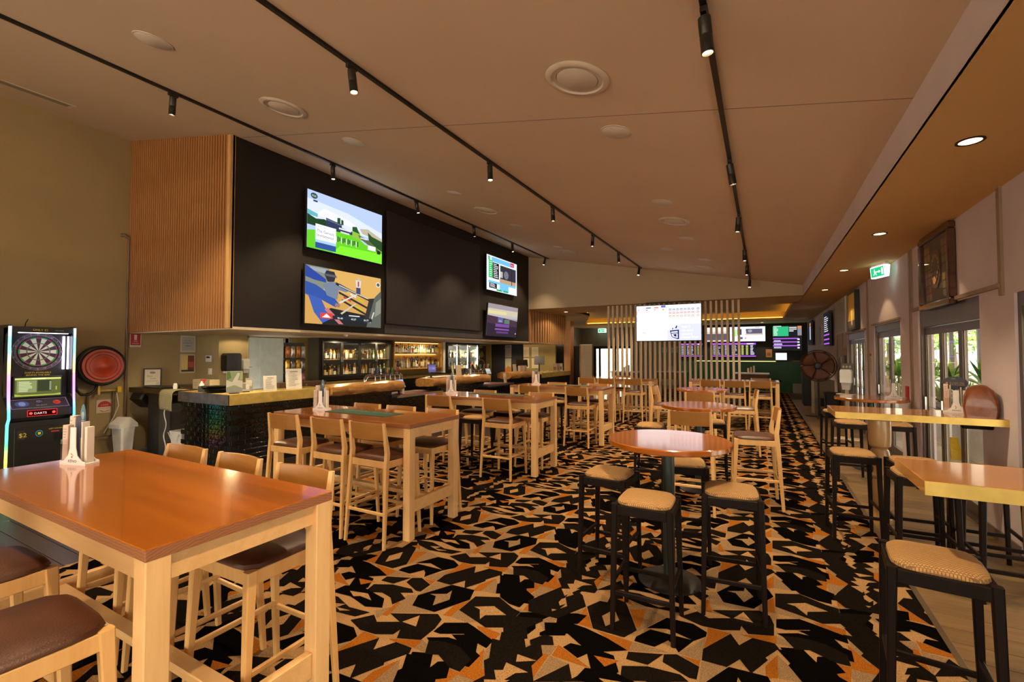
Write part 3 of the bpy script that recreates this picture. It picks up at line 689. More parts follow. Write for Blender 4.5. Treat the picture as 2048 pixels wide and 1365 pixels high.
TABS = [  # x0, x1, y0, y1, description
    (-3.72, -1.77, .75, 1.49, 'table by the dart machine'),
    (-4.76, -2.80, 3.20, 3.96, 'table by the tiled bar corner'),
    (-4.67, -2.73, 5.68, 6.42, 'table by the first beer taps'),
    (-4.53, -2.58, 8.19, 8.93, 'table by the second beer taps'),
    (-4.36, -2.42, 11.66, 12.40, 'table at the slat screen, bar side'),
    (-1.60, .33, 11.98, 12.72, 'table under the big hung screen')]
TLAB = ['long timber high table with brochure holder, beside the dart machine',
        'long timber high table with bright green bar runner, by the tiled bar corner',
        'long timber high table with dull green runner, opposite the first beer taps',
        'long timber high table with brochure holder, opposite the second beer taps',
        'long timber high table in front of the slat screen, at its bar end',
        'long timber high table in front of the slat screen, at its window end']
for (x0, x1, y0, y1, d), lb in zip(TABS, TLAB): make_table('high_table', x0, x1, y0, y1, lb)

END = {'b': 'bar end', 'm': 'middle seat', 'w': 'window end'}
def seat(ti, x, side, end, dy=0.0, rz=0.0, kind='chair'):
    x0, x1, y0, y1, d = TABS[ti]
    y = (y0 - .10 + dy) if side == 'n' else (y1 + .10 + dy)
    r = rz if side == 'n' else PI + rz
    sd = 'away-from-screen side' if side == 'n' else 'slat-screen side'
    if kind == 'chair':
        place(chair0, x, y, r, f'timber bar chair, {END[end]}, {sd} of the {d}', 'bar chairs at the long tables')
    else:
        place(stool0, x, y, r, f'black bar stool, {END[end]}, {sd} of the {d}', 'black bar stools')
# table by the dart machine
seat(0, -3.33, 'f', 'b', -.19, .03); seat(0, -2.77, 'f', 'm', -.18, -.02); seat(0, -2.17, 'f', 'w', -.18, .02)
seat(0, -2.20, 'n', 'w', -.10, -.03); seat(0, -2.98, 'n', 'm', -.02, .02)
# by the tiled bar corner
seat(1, -4.30, 'n', 'b', .12, .05); seat(1, -3.64, 'n', 'm', .12, .0); seat(1, -3.11, 'n', 'w', .12, .0)
seat(1, -4.26, 'f', 'b', -.20, .0); seat(1, -3.72, 'f', 'm', -.20, .0); seat(1, -3.12, 'f', 'w', -.20, .0)
# by the first beer taps
seat(2, -4.17, 'n', 'b', .02, .03); seat(2, -3.18, 'n', 'w', .02, .0); seat(2, -3.66, 'n', 'm', .03, .05, 'stool')
seat(2, -4.10, 'f', 'b', -.20); seat(2, -3.58, 'f', 'm', -.08, 0, 'stool'); seat(2, -3.06, 'f', 'w', -.20)
# by the second beer taps
seat(3, -3.95, 'n', 'b', .03); seat(3, -2.98, 'n', 'w', .03); seat(3, -3.47, 'n', 'm', .05, 0, 'stool')
seat(3, -3.86, 'f', 'b', -.20); seat(3, -2.95, 'f', 'w', -.20)
# at the slat screen
seat(4, -3.96, 'n', 'b', -.10); seat(4, -3.44, 'n', 'm', -.13); seat(4, -2.78, 'n', 'w', -.12)
seat(4, -3.4, 'f', 'm', -.1)
seat(5, -1.08, 'n', 'b', -.12); seat(5, -.57, 'n', 'm', -.13); seat(5, -.05, 'n', 'w', -.12)
seat(5, -.05, 'f', 'w', -.1)

def round_table(x, y, r, label, base_r=.225, pole_r=.042):
    t = thing('round_table', label, 'table', (x, y, 0), 0, 'round pedestal tables')
    MB().lathe([(0, TH - .042), (r - .006, TH - .042), (r, TH - .036), (r, TH - .006), (r - .006, TH), (0, TH)], 48).build('tabletop', M_top, t)
    MB().lathe([(pole_r, .03), (pole_r, TH - .05)], 24).build('pole', M_pole, t)
    MB().lathe([(0, 0), (base_r, 0), (base_r, .008), (base_r - .02, .014), (pole_r + .02, .030), (pole_r, .05), (0, .05)], 40).build('base', M_blackmetal, t)
    MB().box(-.2, .2, -.02, .02, TH - .062, TH - .042).box(-.02, .02, -.2, .2, TH - .062, TH - .042).build('top_bracket', M_blackmetal, t)
M_pole = plain('green_grey_powdercoat', (.035, .05, .045), .35, .3)
round_table(-.63, 3.60, .44, 'small round timber table ringed by four black stools')
round_table(-.72, 6.18, .44, 'small round timber table with timber chairs, in the middle of the room')
round_table(-.98, 9.02, .44, 'small round timber table nearest the slat screen')
round_table(1.38, 8.42, .44, 'small round timber table with brochure holder, beside the glass doors', .22)
G = 'black bar stools'
for x, y, rz, lb in [(-.655, 2.98, .02, 'on the door side'), (-.20, 3.44, .10, 'on the window side'), (-1.05, 3.50, -.06, 'on the bar side'), (-.60, 4.16, .2, 'on the slat-screen side')]:
    place(stool0, x, y, rz, 'black tan-seated stool, ' + lb + ' of the round table ringed by stools', G)
GC_ = 'bar chairs at the round tables'
place(chair0, -.10, 5.93, PI / 2 + .10, 'timber bar chair on the window side of the middle round table', GC_)
place(chair0, -.70, 5.43, .04, 'timber bar chair on the door side of the middle round table', GC_)
place(chair0, -.33, 8.78, PI / 2 + .1, 'timber bar chair on the window side of the far round table', GC_)
place(chair0, -1.56, 8.82, -PI / 2 - .1, 'timber bar chair on the bar side of the far round table', GC_)
place(chair0, -.89, 8.00, .05, 'timber bar chair on the door side of the far round table', GC_)
place(stool0, -1.28, 6.06, .1, 'black stool beside the middle round table, bar side', G)
place(stool0, -.62, 6.78, .1, 'black stool behind the middle round table', G)

# --- shelf tables fixed to the right wall, each with a turned post
M_shelf = wood('shelf_table_timber', (.38, .13, .022), (.60, .27, .055), 0, .18, .8, .5, .9, 0, 0)
M_turned = wood('turned_post_timber', (.36, .20, .075), (.50, .30, .12), 2, .3, .6, .5, .4)
def shelf_table(x0, x1, y0, y1, px, label):
    cyy = (y0 + y1) / 2; t = thing('shelf_table', label, 'table', (x0, cyy, 0), 0, 'shelf tables on the window wall')
    L = x1 - x0; W = y1 - y0; Z = 1.12
    MB().box(0, L, -W / 2 + .006, W / 2 - .006, Z - .06, Z, 0, .003).build('tabletop', M_shelf, t)
    MB().box(0, L, -W / 2, -W / 2 + .006, Z - .062, Z - .001).build('edge_band', M_brass, t)['label'] = 'brass front edge'
    MB().box(0, L, W / 2 - .006, W / 2, Z - .062, Z - .001).build('edge_band', M_brass, t)
    p = [(.085, 0), (.085, .05), (.07, .06), (.065, .1), (.078, .16), (.085, .24), (.082, .34), (.065, .42), (.06, .44), (.075, .46), (.075, .48), (.058, .50), (.055, .54), (.075, .60), (.085, .66), (.075, .72), (.062, .74), (.068, .755), (.088, .77), (.093, .82), (.095, .95), (.092, 1.04), (.07, 1.05)]
    MB().lathe(p, 32, 0, (px - x0, 0, 0)).build('turned_post', M_turned, t)
    MB().box(px - x0 - .16, px - x0 + .16, -.12, .12, 1.03, 1.06, 0, .005).build('post_cap', M_dark, t)
    MB().box(L - .22, L - .0, -.03, .03, .99, 1.06, 0, .01).build('wall_bracket', M_dark, t)
shelf_table(.62, XR, 5.50, 6.15, 1.02, 'timber shelf table with brass edge under the big big framed picture')
shelf_table(.63, XR, 2.70, 3.24, 1.13, 'timber shelf table with brass edge on the wall before the first window')
for x, y, rz, lb in [(.66, 2.72, -.10, 'black stool with tan seat, window-aisle end of the first shelf table'),
                     (1.40, 2.62, .25, 'black stool half hidden beside the first shelf table post'),
                     (.72, 5.30, .06, 'black stool standing at the carpet edge by the framed-picture shelf table'),
                     (1.05, 4.62, .03, 'black stool between the two shelf tables, carpet side'),
                     (1.13, 5.08, .03, 'black stool between the two shelf tables, tucked under the brass edge'),
                     (1.52, 4.98, -.04, 'black stool between the shelf tables, back row by the glass doors'),
                     (1.46, 4.46, .02, 'black stool between the shelf tables, front row by the window'),
                     (1.02, 7.62, .1, 'black stool under the round table beside the glass doors, aisle side'),
                     (1.50, 7.66, .0, 'black stool under the round table beside the glass doors, wall side'),
                     (1.02, 8.95, .1, 'black stool behind the round table beside the glass doors')]:
    place(stool0, x, y, rz, lb, G)

# ================================================================ THE BAR
BXF = -6.78      # face of the tiles
M_tile = plain('black_glazed_tile', (.006, .006, .006), .07, 0, .6, .3, 9, 1.0, 16)
M_grout = plain('tile_backing', (.004, .004, .004), .5)
M_log = wood('live_edge_log', (.20, .07, .012), (.62, .32, .085), 1, .32, 1.3, .5, .2, 0, .6)
M_ochre = plain('ochre_timber', (.55, .30, .06), .4, 0, .5, .15, 4)
bar = thing('tiled_bar', 'long bar front faced with glossy black brick tiles', 'bar', (BXF, 3.9, 0))
MB().box(-.30, 0, 0, 3.28, 0, .915).box(-.30, 0, 3.28, 4.8, 0, .77).box(-.30, 0, 4.8, 6.85, 0, .915).box(-.30, 0, 6.85, 8.3, 0, .77).box(-.30, 0, 8.3, 10.38, 0, .915).box(-1.25, -.30, 0, .3, 0, .94).build('carcass', M_grout, bar)
tw, thh = .205, .074
tv = MB().box(0, .014, 0, tw - .006, 0, thh - .006, 0, .003).mesh('tile', M_tile)
tiles = []
for r in range(12):
    off = (r % 2) * tw / 2; z = .05 + r * thh
    k = 0
    while True:
        y0 = k * tw - off; k += 1
        if y0 > 10.2: break
        if y0 < 0 or (z > .70 and (3.1 < y0 < 4.8 or 6.7 < y0 < 8.3)): continue
        tiles.append((0, y0, z, 0))
    for k in range(6): tiles.append((-(k * tw) - off + .0, -.0, z, 1))
tiles.sort(key=lambda t: -t[0] * .0 + (0 if t[3] else 1) * .8 + t[1] * (1 if not t[3] else 0) + (.95 - t[2]) * 2.0)
for x, y0, z, side in tiles[:300]:
    inst('tile', tv, bar, (x, y0, z), (0, 0, -PI / 2 if side else 0)) if not side else inst('tile', tv, bar, (x - tw + .0, 0, z), (0, 0, -PI / 2))
rest = MB()
for x, y0, z, side in tiles[300:]:
    if not side: rest.box(0, .014, y0, y0 + tw - .006, z, z + thh - .006)
    else: rest.box(x - tw, x - .006, -.014, 0, z, z + thh - .006)
o = rest.build('tiles', M_tile, bar); o['kind'] = 'stuff'
# brass counter
ct = thing('bar_counter', 'brass-edged counter wrapped round the tiled bar corner', 'counter', (-6.70, 3.82, 0))
MB().box(-1.36, 0, 0, .62, 1.06, 1.10).box(-.62, 0, .62, 1.72, 1.06, 1.10).build('worktop', M_brass, ct)
MB().box(-1.37, .004, -.004, .004, .945, 1.10).build('edge_band', plain('worn_steel_band', (.42, .36, .30), .32, .9, .5, .3, 7), ct)['label'] = 'worn metal end band'
MB().box(-.004, .004, -.004, 1.72, .945, 1.10).build('edge_band', M_brass, ct)
def log_slab(y0, y1, label, seed, x=-6.62, z=.92, r=.105):
    rnd = random.Random(seed); b = MB(); n = 14; m = 18; vs = []; fs = []
    for i in range(n + 1):
        y = (y1 - y0) * i / n; e = 1.0 if 0 < i < n else .9
        bulge = .03 * math.sin(i * 1.3 + seed) + rnd.uniform(-.02, .02)
        for k in range(m):
            a = 2 * PI * k / m; ca, sa = math.cos(a), math.sin(a)
            q = (abs(ca) ** 4 + abs(sa) ** 4) ** (-1 / 4)
            xx = (-.27 + ca * q * .28 * e) + (bulge if ca > 0 else 0); zz = sa * q * r * e + (rnd.uniform(-.015, .015) if sa < 0 else 0)
            vs.append((xx, y, zz + r))
    for i in range(n):
        for k in range(m): fs.append((i * m + k, i * m + (k + 1) % m, (i + 1) * m + (k + 1) % m, (i + 1) * m + k))
    fs += [tuple(range(m - 1, -1, -1)), tuple(range(n * m, n * m + m))]
    b.add(vs, fs, 0, True); o = b.build('log_counter', M_log); o.location = (x, y0, z)
    tag(o, label, 'counter', 'live edge log counters'); return o
log_slab(5.56, 7.40, 'live edge log counter beside the brass corner of the bar', 1)
log_slab(8.34, 10.84, 'live edge log counter between the two sets of beer taps', 2)
log_slab(12.1, 13.95, 'live edge log counter beyond the second beer taps', 3)
M_mat = plain('burgundy_bar_mat', (.11, .018, .022), .6)
def tray(y0, y1, label):
    t = thing('drip_counter', label, 'counter', (-6.60, y0, 0), 0, 'lowered tap counters'); L = y1 - y0
    MB().box(-.62, -.02, 0, L, .78, .815).box(-.82, -.62, -.4, L, .78, .815).build('worktop', plain('grey_steel', (.20, .19, .21), .35, .8), t)
    MB().box(-.02, 0, -.01, L + .01, .775, .825).build('edge_strip', M_steel, t)
    MB().box(-.5, -.05, .15, L - .1, .815, .825).build('bar_mat', M_mat, t)
tray(7.18, 8.70, 'lowered steel tap counter with burgundy mat, first beer taps'); tray(10.75, 12.2, 'lowered steel tap counter with burgundy mat, second beer taps')
fc = thing('far_counter', 'brass-edged counter at the far end of the bar', 'counter', (-6.66, 14.3, 0))
MB().box(-.6, 0, 0, 2.7, .98, 1.02).build('worktop', M_brass, fc); MB().box(-.004, .004, 0, 2.7, .86, 1.02).build('edge_band', M_brass, fc)
MB().box(-.5, -.05, .0, 2.7, 0, .98).build('front_panel', M_grout, fc)
# left counter with towel
lc2 = thing('side_counter', 'dark brass side counter against the olive wall, left of the bar', 'counter', (-9.8, 3.86, 0))
MB().box(0, 1.50, 0, .62, 1.02, 1.10, 0, .004).build('worktop', plain('dark_brass', (.14, .10, .045), .35, .8), lc2)
MB().box(.55, .95, .06, .6, 0, 1.02).build('cabinet_panel', M_black, lc2); MB().box(.95, 1.30, .05, .6, 0, 1.02).build('end_panel', plain('grey_panel', (.045, .042, .04), .4), lc2)
MB().box(1.30, 1.74, .15, .6, .16, .20).build('shelf', plain('shelf_steel', (.25, .22, .18), .4, .6), lc2)
# tea towel
tb = MB(); nx, nz = 12, 14; vs = []; fs = []
for i in range(nx + 1):
    for j in range(nz + 1):
        u, v = i / nx, j / nz
        w_ = .014 * math.sin(u * 9 + v * 3) * min(1, max(0, (v - .3)) * 2)
        if v < .32: p = (u * .42 + .10 * (.32 - v), .20 * (1 - v / .32) - .012, 1.107)
        else: p = (u * .40 + .01 * (v - .3), -.016 - abs(w_) - .02 * (v > .4), 1.105 - (v - .32) * .46 - .02 * u * v)
        vs.append(p)
for i in range(nx):
    for j in range(nz): a = i * (nz + 1) + j; fs.append((a, a + 1, a + nz + 2, a + nz + 1))
def towel_mat():
    m, nt, b = base('checked_towel', .9, 0, .1); v = coords(nt); w = nt.nodes.new('ShaderNodeTexBrick'); w.offset = 0
    w.inputs['Scale'].default_value = 30; w.inputs['Brick Width'].default_value = .5; w.inputs['Row Height'].default_value = .5; w.inputs['Mortar Size'].default_value = .08
    w.inputs['Color1'].default_value = (.52, .45, .27, 1); w.inputs['Color2'].default_value = (.48, .42, .25, 1); w.inputs['Mortar'].default_value = (.24, .22, .11, 1)
    mp = nt.nodes.new('ShaderNodeMapping'); mp.inputs['Rotation'].default_value = (PI / 2, 0, 0); nt.links.new(v, mp.inputs[0]); nt.links.new(mp.outputs[0], w.inputs[0]); nt.links.new(w.outputs[0], b.inputs['Base Color']); return m
o = tb.add(vs, fs, 0, True).build('tea_towel', towel_mat()); o.location = (-8.66, 3.86, 0)
so = o.modifiers.new('thickness', 'SOLIDIFY'); so.thickness = .004
tag(o, 'checked cream tea towel hanging over the side counter', 'towel')

# --- small things on the bar
def sheet(name, label, cat, w, h, items, loc, rz, tilt=0.0, mat=None, group=None, depth=.004, back=None):
    """a printed card, sign or frame of real thickness, bottom edge at loc, facing rz (0 = facing -y)"""
    t = thing(name, label, cat, loc, rz, group)
    m = Matrix.Rotation(-tilt, 4, 'X')
    b = MB().box(-w / 2, w / 2, 0, depth, 0, h)
    o = b.build('board', back or M_paper, t); o.rotation_euler = (-tilt, 0, 0)
    a = art('print', w * .985, h * .985, items, mat or M_print, t); a.location = m @ Vector((0, -.0012, h / 2)); a.rotation_euler = (PI / 2 - tilt, 0, 0)
    return t
W_, K_ = (.80, .78, .72), (.02, .02, .02)
def menu_items(seed, title=None, ink=(.25, .23, .2)):
    it = [('r', W_, 0, 0, 1, 1)] + lines(ink, .15, .12, .85, .78, 9, .28, seed)
    it += [('r', ink, .25, .84, .75, .88)]
    return it
FB = PI / 2   # facing +x, into the room
sheet('menu_sign', 'large white printed menu sheet leaning on the brass bar counter', 'sign', .26, .34, menu_items(3), (-6.92, 5.02, 1.10), FB - .25, .12)
sheet('menu_sign', 'small white printed menu card on the brass bar counter', 'sign', .20, .24, menu_items(4), (-6.90, 4.58, 1.10), FB - .2, .10)
t = thing('print_stand', 'clear stand with a green and white print on the bar corner', 'sign', (-6.88, 4.0, 1.10), FB - .35)
MB().box(-.105, .105, -.004, .004, .012, .33).build('panel', M_white, t); MB().lathe([(0, 0), (.07, 0), (.07, .012), (0, .014)], 20).build('foot', M_black, t)
a = art('print', .205, .31, [('r', (.30, .42, .22), 0, 0, 1, 1), ('p', (.70, .72, .64), [(0, .25), (.5, .35), (1, .2), (1, .55), (.6, .6), (.35, .5), (0, .6)]), ('p', (.75, .75, .70), [(.35, .5), (.7, .95), (.85, .9), (.65, .5)]), ('r', (.35, .36, .34), 0, 0, 1, .2), ('p', (.12, .22, .06), [(0, .6), (.3, .7), (.2, 1), (0, 1)]), ('p', (.45, .55, .25), [(.8, .6), (1, .6), (1, 1), (.9, .95)])], M_print, t); face(a, (0, -.0055, .171))  # green, white and grey shapes printed on the panel
sheet('info_card', 'small grey photo card on the bar beside the printed stand', 'card', .13, .15, [('r', (.6, .6, .55), 0, 0, 1, 1), ('r', (.25, .27, .25), .05, .3, .6, .9), ('r', (.08, .08, .08), 0, 0, 1, .12), ('r', (.75, .73, .7), .6, .3, .95, .8)], (-6.95, 4.20, 1.10), FB - .3, .08)
sheet('info_card', 'tall folded photo card behind the grey card on the bar', 'card', .10, .21, [('r', (.35, .37, .36), 0, 0, 1, 1), ('r', (.65, .66, .62), .1, .4, .9, .85)], (-7.05, 4.33, 1.10), FB - .3, .05)
for i in range(5):
    o = MB().lathe([(0, 0), (.11, 0), (.155, .02), (.16, .024), (.15, .024), (.105, .006), (0, .006)], 28, 0).build('serving_plate', M_black); o.location = (-7.30 + .012 * (i % 3), 3.98 + .01 * (i % 2), 1.10 + .019 * i)
    tag(o, 'black serving plate in the stack on the bar corner', 'plate', 'stacked black plates')
t = thing('eftpos_terminal', 'black card terminal on the bar corner beside the plates', 'card terminal', (-7.62, 3.98, 1.10), .5)
MB().prism([(-.05, 0), (.05, 0), (.05, .03), (-.05, .09)], -.09, .09, 0, 'y').build('body', M_black, t); MB().box(-.045, .045, -.06, .06, .065, .072).build('keypad', M_blackmetal, t)
t = thing('spray_bottle', 'white spray bottle with red trigger on the bar corner', 'bottle', (-7.95, 4.1, 1.10), .4)
MB().lathe([(0, 0), (.035, 0), (.035, .10), (.014, .13), (.014, .15), (0, .15)], 18).build('bottle', M_white, t); MB().box(-.015, .06, -.012, .012, .15, .175).box(.035, .05, -.006, .006, .12, .15).build('trigger', plain('red_plastic', (.5, .03, .02), .4), t)
for i, (x, w, lb) in enumerate([(-8.35, .22, 'pale carton at the back of the side counter, wall side'), (-8.10, .30, 'pale carton at the back of the side counter, bar side')]):
    t = thing('carton', lb, 'box', (x, 4.30, 1.10), 0, 'pale cartons'); MB().box(-w / 2, w / 2, -.08, .08, 0, .16, 0, .003).build('box_body', plain('carton_%d' % i, (.50, .42, .26), .8), t); art('print', w * .7, .08, lines((.3, .25, .15), 0, 0, 1, 1, 3, .4, i), M_print, t).location = (0, 0, 0); k = t.children[1]; face(k, (0, -.082, .08))
o = MB().lathe([(0, 0), (.028, 0), (.034, .05), (.026, .085), (.022, .10), (0, .10)], 20).build('paper_cup', M_white); o.location = (-8.55, 4.0, 1.10); tag(o, 'upturned white paper cup on the side counter', 'cup')
o = MB().box(-.30, .30, -.15, .15, 0, .022, 0, .008).build('bar_tray', M_black); o.location = (-9.12, 4.06, 1.10); tag(o, 'black rectangular tray on the side counter', 'tray')
t = sheet('certificate_frame', 'black framed glass award certificate standing on the side counter', 'picture frame', .27, .33, [('r', (.03, .03, .03), 0, 0, 1, 1), ('r', (.70, .63, .50), .08, .07, .92, .93), ('c', (.25, .22, .18), .5, .76, .16, .06), ('t', (.25, .22, .18), .2, .52, .14, 'Best'), ('t', (.2, .18, .15), .36, .40, .10, 'GLASS'), ('r', (.35, .3, .22), .2, .28, .8, .30), ('c', (.55, .48, .36), .8, .17, .1, .08)], (-9.66, 4.15, 1.10), FB - .55, .05, None, None, .012, M_black)

# paper towel, soap, thermostat, switch on the nib
t = thing('towel_dispenser', 'black paper towel dispenser on the lit wall by the store door', 'dispenser', (BX0 + .0, 5.13, 1.36), FB)
MB().prism([(-.13, 0), (.13, 0), (.14, .05), (.14, .30), (.11, .34), (-.11, .34), (-.14, .30), (-.14, .05)], -.20, -.004, 0, 'y').build('cover', plain('smoked_plastic', (.008, .008, .008), .12), t)
MB().box(-.11, .11, -.16, -.03, -.04, .0).build('paper_sheet', M_white, t)
def soap(label, loc, rz, s=1.0, stand=False):
    t = thing('soap_dispenser', label, 'dispenser', loc, rz, 'white soap dispensers')
    MB().prism([(-.06 * s, .08 * s), (.06 * s, .08 * s), (.065 * s, .25 * s), (.05 * s, .28 * s), (-.05 * s, .28 * s), (-.065 * s, .25 * s)], -.10 * s, -.002, 0, 'y').build('cover', M_white, t)
    MB().prism([(-.045 * s, .0), (.045 * s, .0), (.055 * s, .08 * s), (-.055 * s, .08 * s)], -.09 * s, -.01, 0, 'y').build('nozzle', plain('frosted_plastic', (.55, .53, .5), .3) if 'frosted_plastic' not in MATS else MATS['frosted_plastic'], t)
    MB().prism([(-.03 * s, .12 * s), (.03 * s, .12 * s), (.03 * s, .15 * s), (0, .17 * s), (-.03 * s, .15 * s)], -.104 * s, -.099 * s, 0, 'y').build('window', M_black, t)
    art('badge', .05 * s, .02 * s, [('r', (.1, .1, .1), 0, 0, 1, 1)], M_print, t); face(t.children[-1], (0, -.101 * s, .22 * s)); return t
soap('white wall soap dispenser beside the store doorway', (BX0, 5.43, 1.31), FB)
t = thing('thermostat', 'white thermostat panel in a grey frame on the nib wall', 'thermostat', (-9.33, 4.95, 1.49), 0)
MB().box(-.14, .14, -.012, -.001, 0, .20).build('frame', plain('thermo_frame', (.30, .26, .18), .5), t); MB().box(-.085, .085, -.035, -.012, .045, .165, 0, .004).build('body', M_white, t); MB().box(-.06, .06, -.038, -.035, .115, .15).build('display', plain('lcd', (.04, .05, .09), .2), t)
t = thing('light_switch', 'white light switch plate below the thermostat', 'switch', (-9.31, 4.95, 1.29), 0)
MB().box(-.06, .06, -.012, -.001, 0, .12, 0, .004).build('plate', M_white, t); MB().box(-.02, .02, -.018, -.012, .03, .06).box(-.02, .02, -.018, -.012, .07, .10).build('rocker', M_white, t)
for k in range(6):
    o = MB().lathe([(0, 0), (.022, 0), (.032, .095), (.029, .095), (.020, .006), (0, .006)], 16).build('drinking_glass', M_glass); o.location = (-9.5 + .075 * k, 4.80, 1.10)
    tag(o, 'clear drinking glass in the row under the light switch', 'glass', 'row of clear glasses')
shelf_o = MB().box(-9.8, -9.04, 4.55, 4.94, 1.02, 1.10).build('corner_shelf', plain('corner_shelf_laminate', (.16, .12, .07), .5)); tag(shelf_o, 'small laminate shelf in the corner below the thermostat', 'shelf')
# wall posters by the nib
sheet('wall_poster', 'clear-framed white notice on the olive wall above the glowing lamp picture', 'poster', .26, .32, [('r', (.62, .60, .56), 0, 0, 1, 1), ('r', (.45, .45, .44), .08, .08, .92, .92), ('t', (.08, .08, .08), .22, .66, .11, "IT'S ON"), ('t', (.08, .08, .08), .14, .52, .11, 'SCHEDULE'), ('r', (.2, .2, .2), .3, .36, .7, .40)], (-9.795, 4.79, 1.72), FB, 0, None, 'nib wall posters', .01)
sheet('wall_poster', 'clear-framed red and yellow drink poster on the olive wall', 'poster', .26, .36, [('r', (.55, .50, .42), 0, 0, 1, 1), ('r', (.75, .60, .22), .06, .06, .55, .94), ('r', (.20, .05, .04), .5, .06, .94, .94), ('r', (.5, .10, .07), .55, .3, .9, .6), ('r', (.05, .03, .02), .06, .06, .94, .16)], (-9.795, 4.79, 1.32), FB, 0, None, 'nib wall posters', .01)

# store door behind the bar
d = struct('door_1', MB().box(-9.95, -9.15, 6.36, 6.39, 0, 2.02), plain('store_door_paint', (.40, .42, .40), .5))
MB().box(-.02, .02, 0, .05, .98, 1.06).build('door_handle', M_steel, d).location = (-9.3, 6.30, 0)
f = MB().box(BX0 - .11, BX0 + .02, 5.50, 5.53, 0, 2.05).box(BX0 - .11, BX0 + .02, 6.40, 6.46, 0, 2.05).box(BX0 - .11, BX0 + .02, 5.5, 6.46, 2.02, 2.06)
struct('trim_4', f, plain('door_frame_paint', (.34, .31, .22), .5))

# --- bottles
def bottle(h, r, glass_c, label_c, cap_c, kind=0):
    key = ('b', h, r, glass_c, label_c, cap_c, kind)
    if key in _txt: return _txt[key]
    def gm(c):
        n = 'bottle_glass_%d_%d_%d' % tuple(int(x * 999) for x in c)
        return MATS.get(n) or plain(n, c, .08, 0, .6, .05)
    def lm(c):
        n = 'bottle_label_%d_%d_%d' % tuple(int(x * 999) for x in c)
        return MATS.get(n) or plain(n, c, .6, 0, .3, .15, 40)
    b = MB(); s = .62 if kind == 0 else (.5 if kind == 1 else .78)
    b.lathe([(0, 0), (r, 0), (r, h * s), (r * .8, h * (s + .06)), (r * .36, h * (s + .14)), (r * .34, h * .94), (0, h * .94)], 12, 0)
    b.lathe([(r * 1.01, h * .12), (r * 1.01, h * s * .85)], 12, 1); b.lathe([(r * .40, h * .88), (r * .40, h), (0, h)], 10, 2)
    _txt[key] = b.mesh('bottle', [gm(glass_c), lm(label_c), lm(cap_c)]); return _txt[key]
GC = [(.45, .20, .03), (.10, .20, .05), (.05, .12, .22), (.30, .28, .24), (.12, .04, .015), (.50, .33, .10), (.015, .02, .015), (.38, .40, .38)]
LC = [(.75, .70, .58), (.70, .66, .60), (.08, .05, .03), (.72, .55, .15), (.55, .08, .05), (.60, .62, .60)]
CC = [(.02, .02, .02), (.55, .40, .10), (.5, .05, .04), (.6, .6, .58)]
CN = ['amber', 'green', 'blue', 'clear', 'brown', 'golden', 'black', 'pale']
def row(x, y0, y1, z, n, hs, seed, where, grp, gi=range(8), top=9):
    rnd = random.Random(seed); dy = (y1 - y0) / n
    for i in range(n):
        k = rnd.choice(list(gi)); h = min(rnd.choice(hs), top)
        me = bottle(h, rnd.choice((.034, .038)), GC[k], rnd.choice(LC[:4] if k != 3 else LC), rnd.choice(CC), rnd.choice((0, 0, 1, 2)))
        o = inst('bottle', me, None, (x + rnd.uniform(-.02, .02), y0 + (i + .5) * dy + rnd.uniform(-.01, .01), z), (0, 0, rnd.uniform(-.5, .5)))
        tag(o, f'{CN[k]} glass bottle {where}', 'bottle', grp)
# spirit shelves
sh = thing('spirit_shelves', 'lit timber spirit shelving on the back wall of the bar', 'shelf', (BX0, 9.36, 1.05))
MB().box(.0, .28, 0, .035, .10, .98).build('side_panel', M_ochre, sh); MB().box(.0, .28, 2.12, 2.155, .10, .98).build('side_panel', M_ochre, sh)
MB().box(.0, .28, .035, 2.12, .20, .235).build('shelf', M_ochre, sh); MB().box(.0, .28, .035, 2.12, .62, .65).build('shelf', M_ochre, sh); MB().box(.0, .28, .035, 2.12, .96, .985).build('shelf', M_ochre, sh)
MB().box(.0, .012, .035, 2.12, .235, .96).build('back_panel', M_ochre, sh)
lt = MB().box(.10, .14, .06, 2.1, .950, .958).box(.03, .05, .06, 2.1, .612, .619).build('shelf_light', emit('shelf_led', (1, .68, .22), 5.0), sh)
row(BX0 + .17, 9.44, 11.44, 1.70, 24, (.26, .28, .29, .24), 11, 'on the upper spirit shelf', 'bottles on the upper spirit shelf')
row(BX0 + .18, 9.95, 11.44, 1.285, 17, (.30, .32, .28, .26), 12, 'on the lower spirit shelf', 'bottles on the lower spirit shelf', (0, 3, 4, 5, 6, 0, 4))
row(BX0 + .08, 9.45, 11.42, 1.285, 20, (.31, .33, .30), 13, 'at the back of the lower spirit shelf', 'bottles at the back of the lower spirit shelf', (3, 5, 7, 0))
wg = MB().lathe([(0, 0), (.03, 0), (.004, .01), (.004, .08), (.03, .10), (.036, .14), (.03, .19)], 14, 0, (0, 0, 0), 'z', True, 1, 1, False).mesh('wine_glass', M_glass)
for i in range(10): tag(inst('wine_glass', wg, None, (BX0 + .12 + .10 * (i % 2), 9.46 + .05 * i, 1.285)), 'clear stemmed glass at the end of the lower spirit shelf', 'glass', 'stemmed glasses')
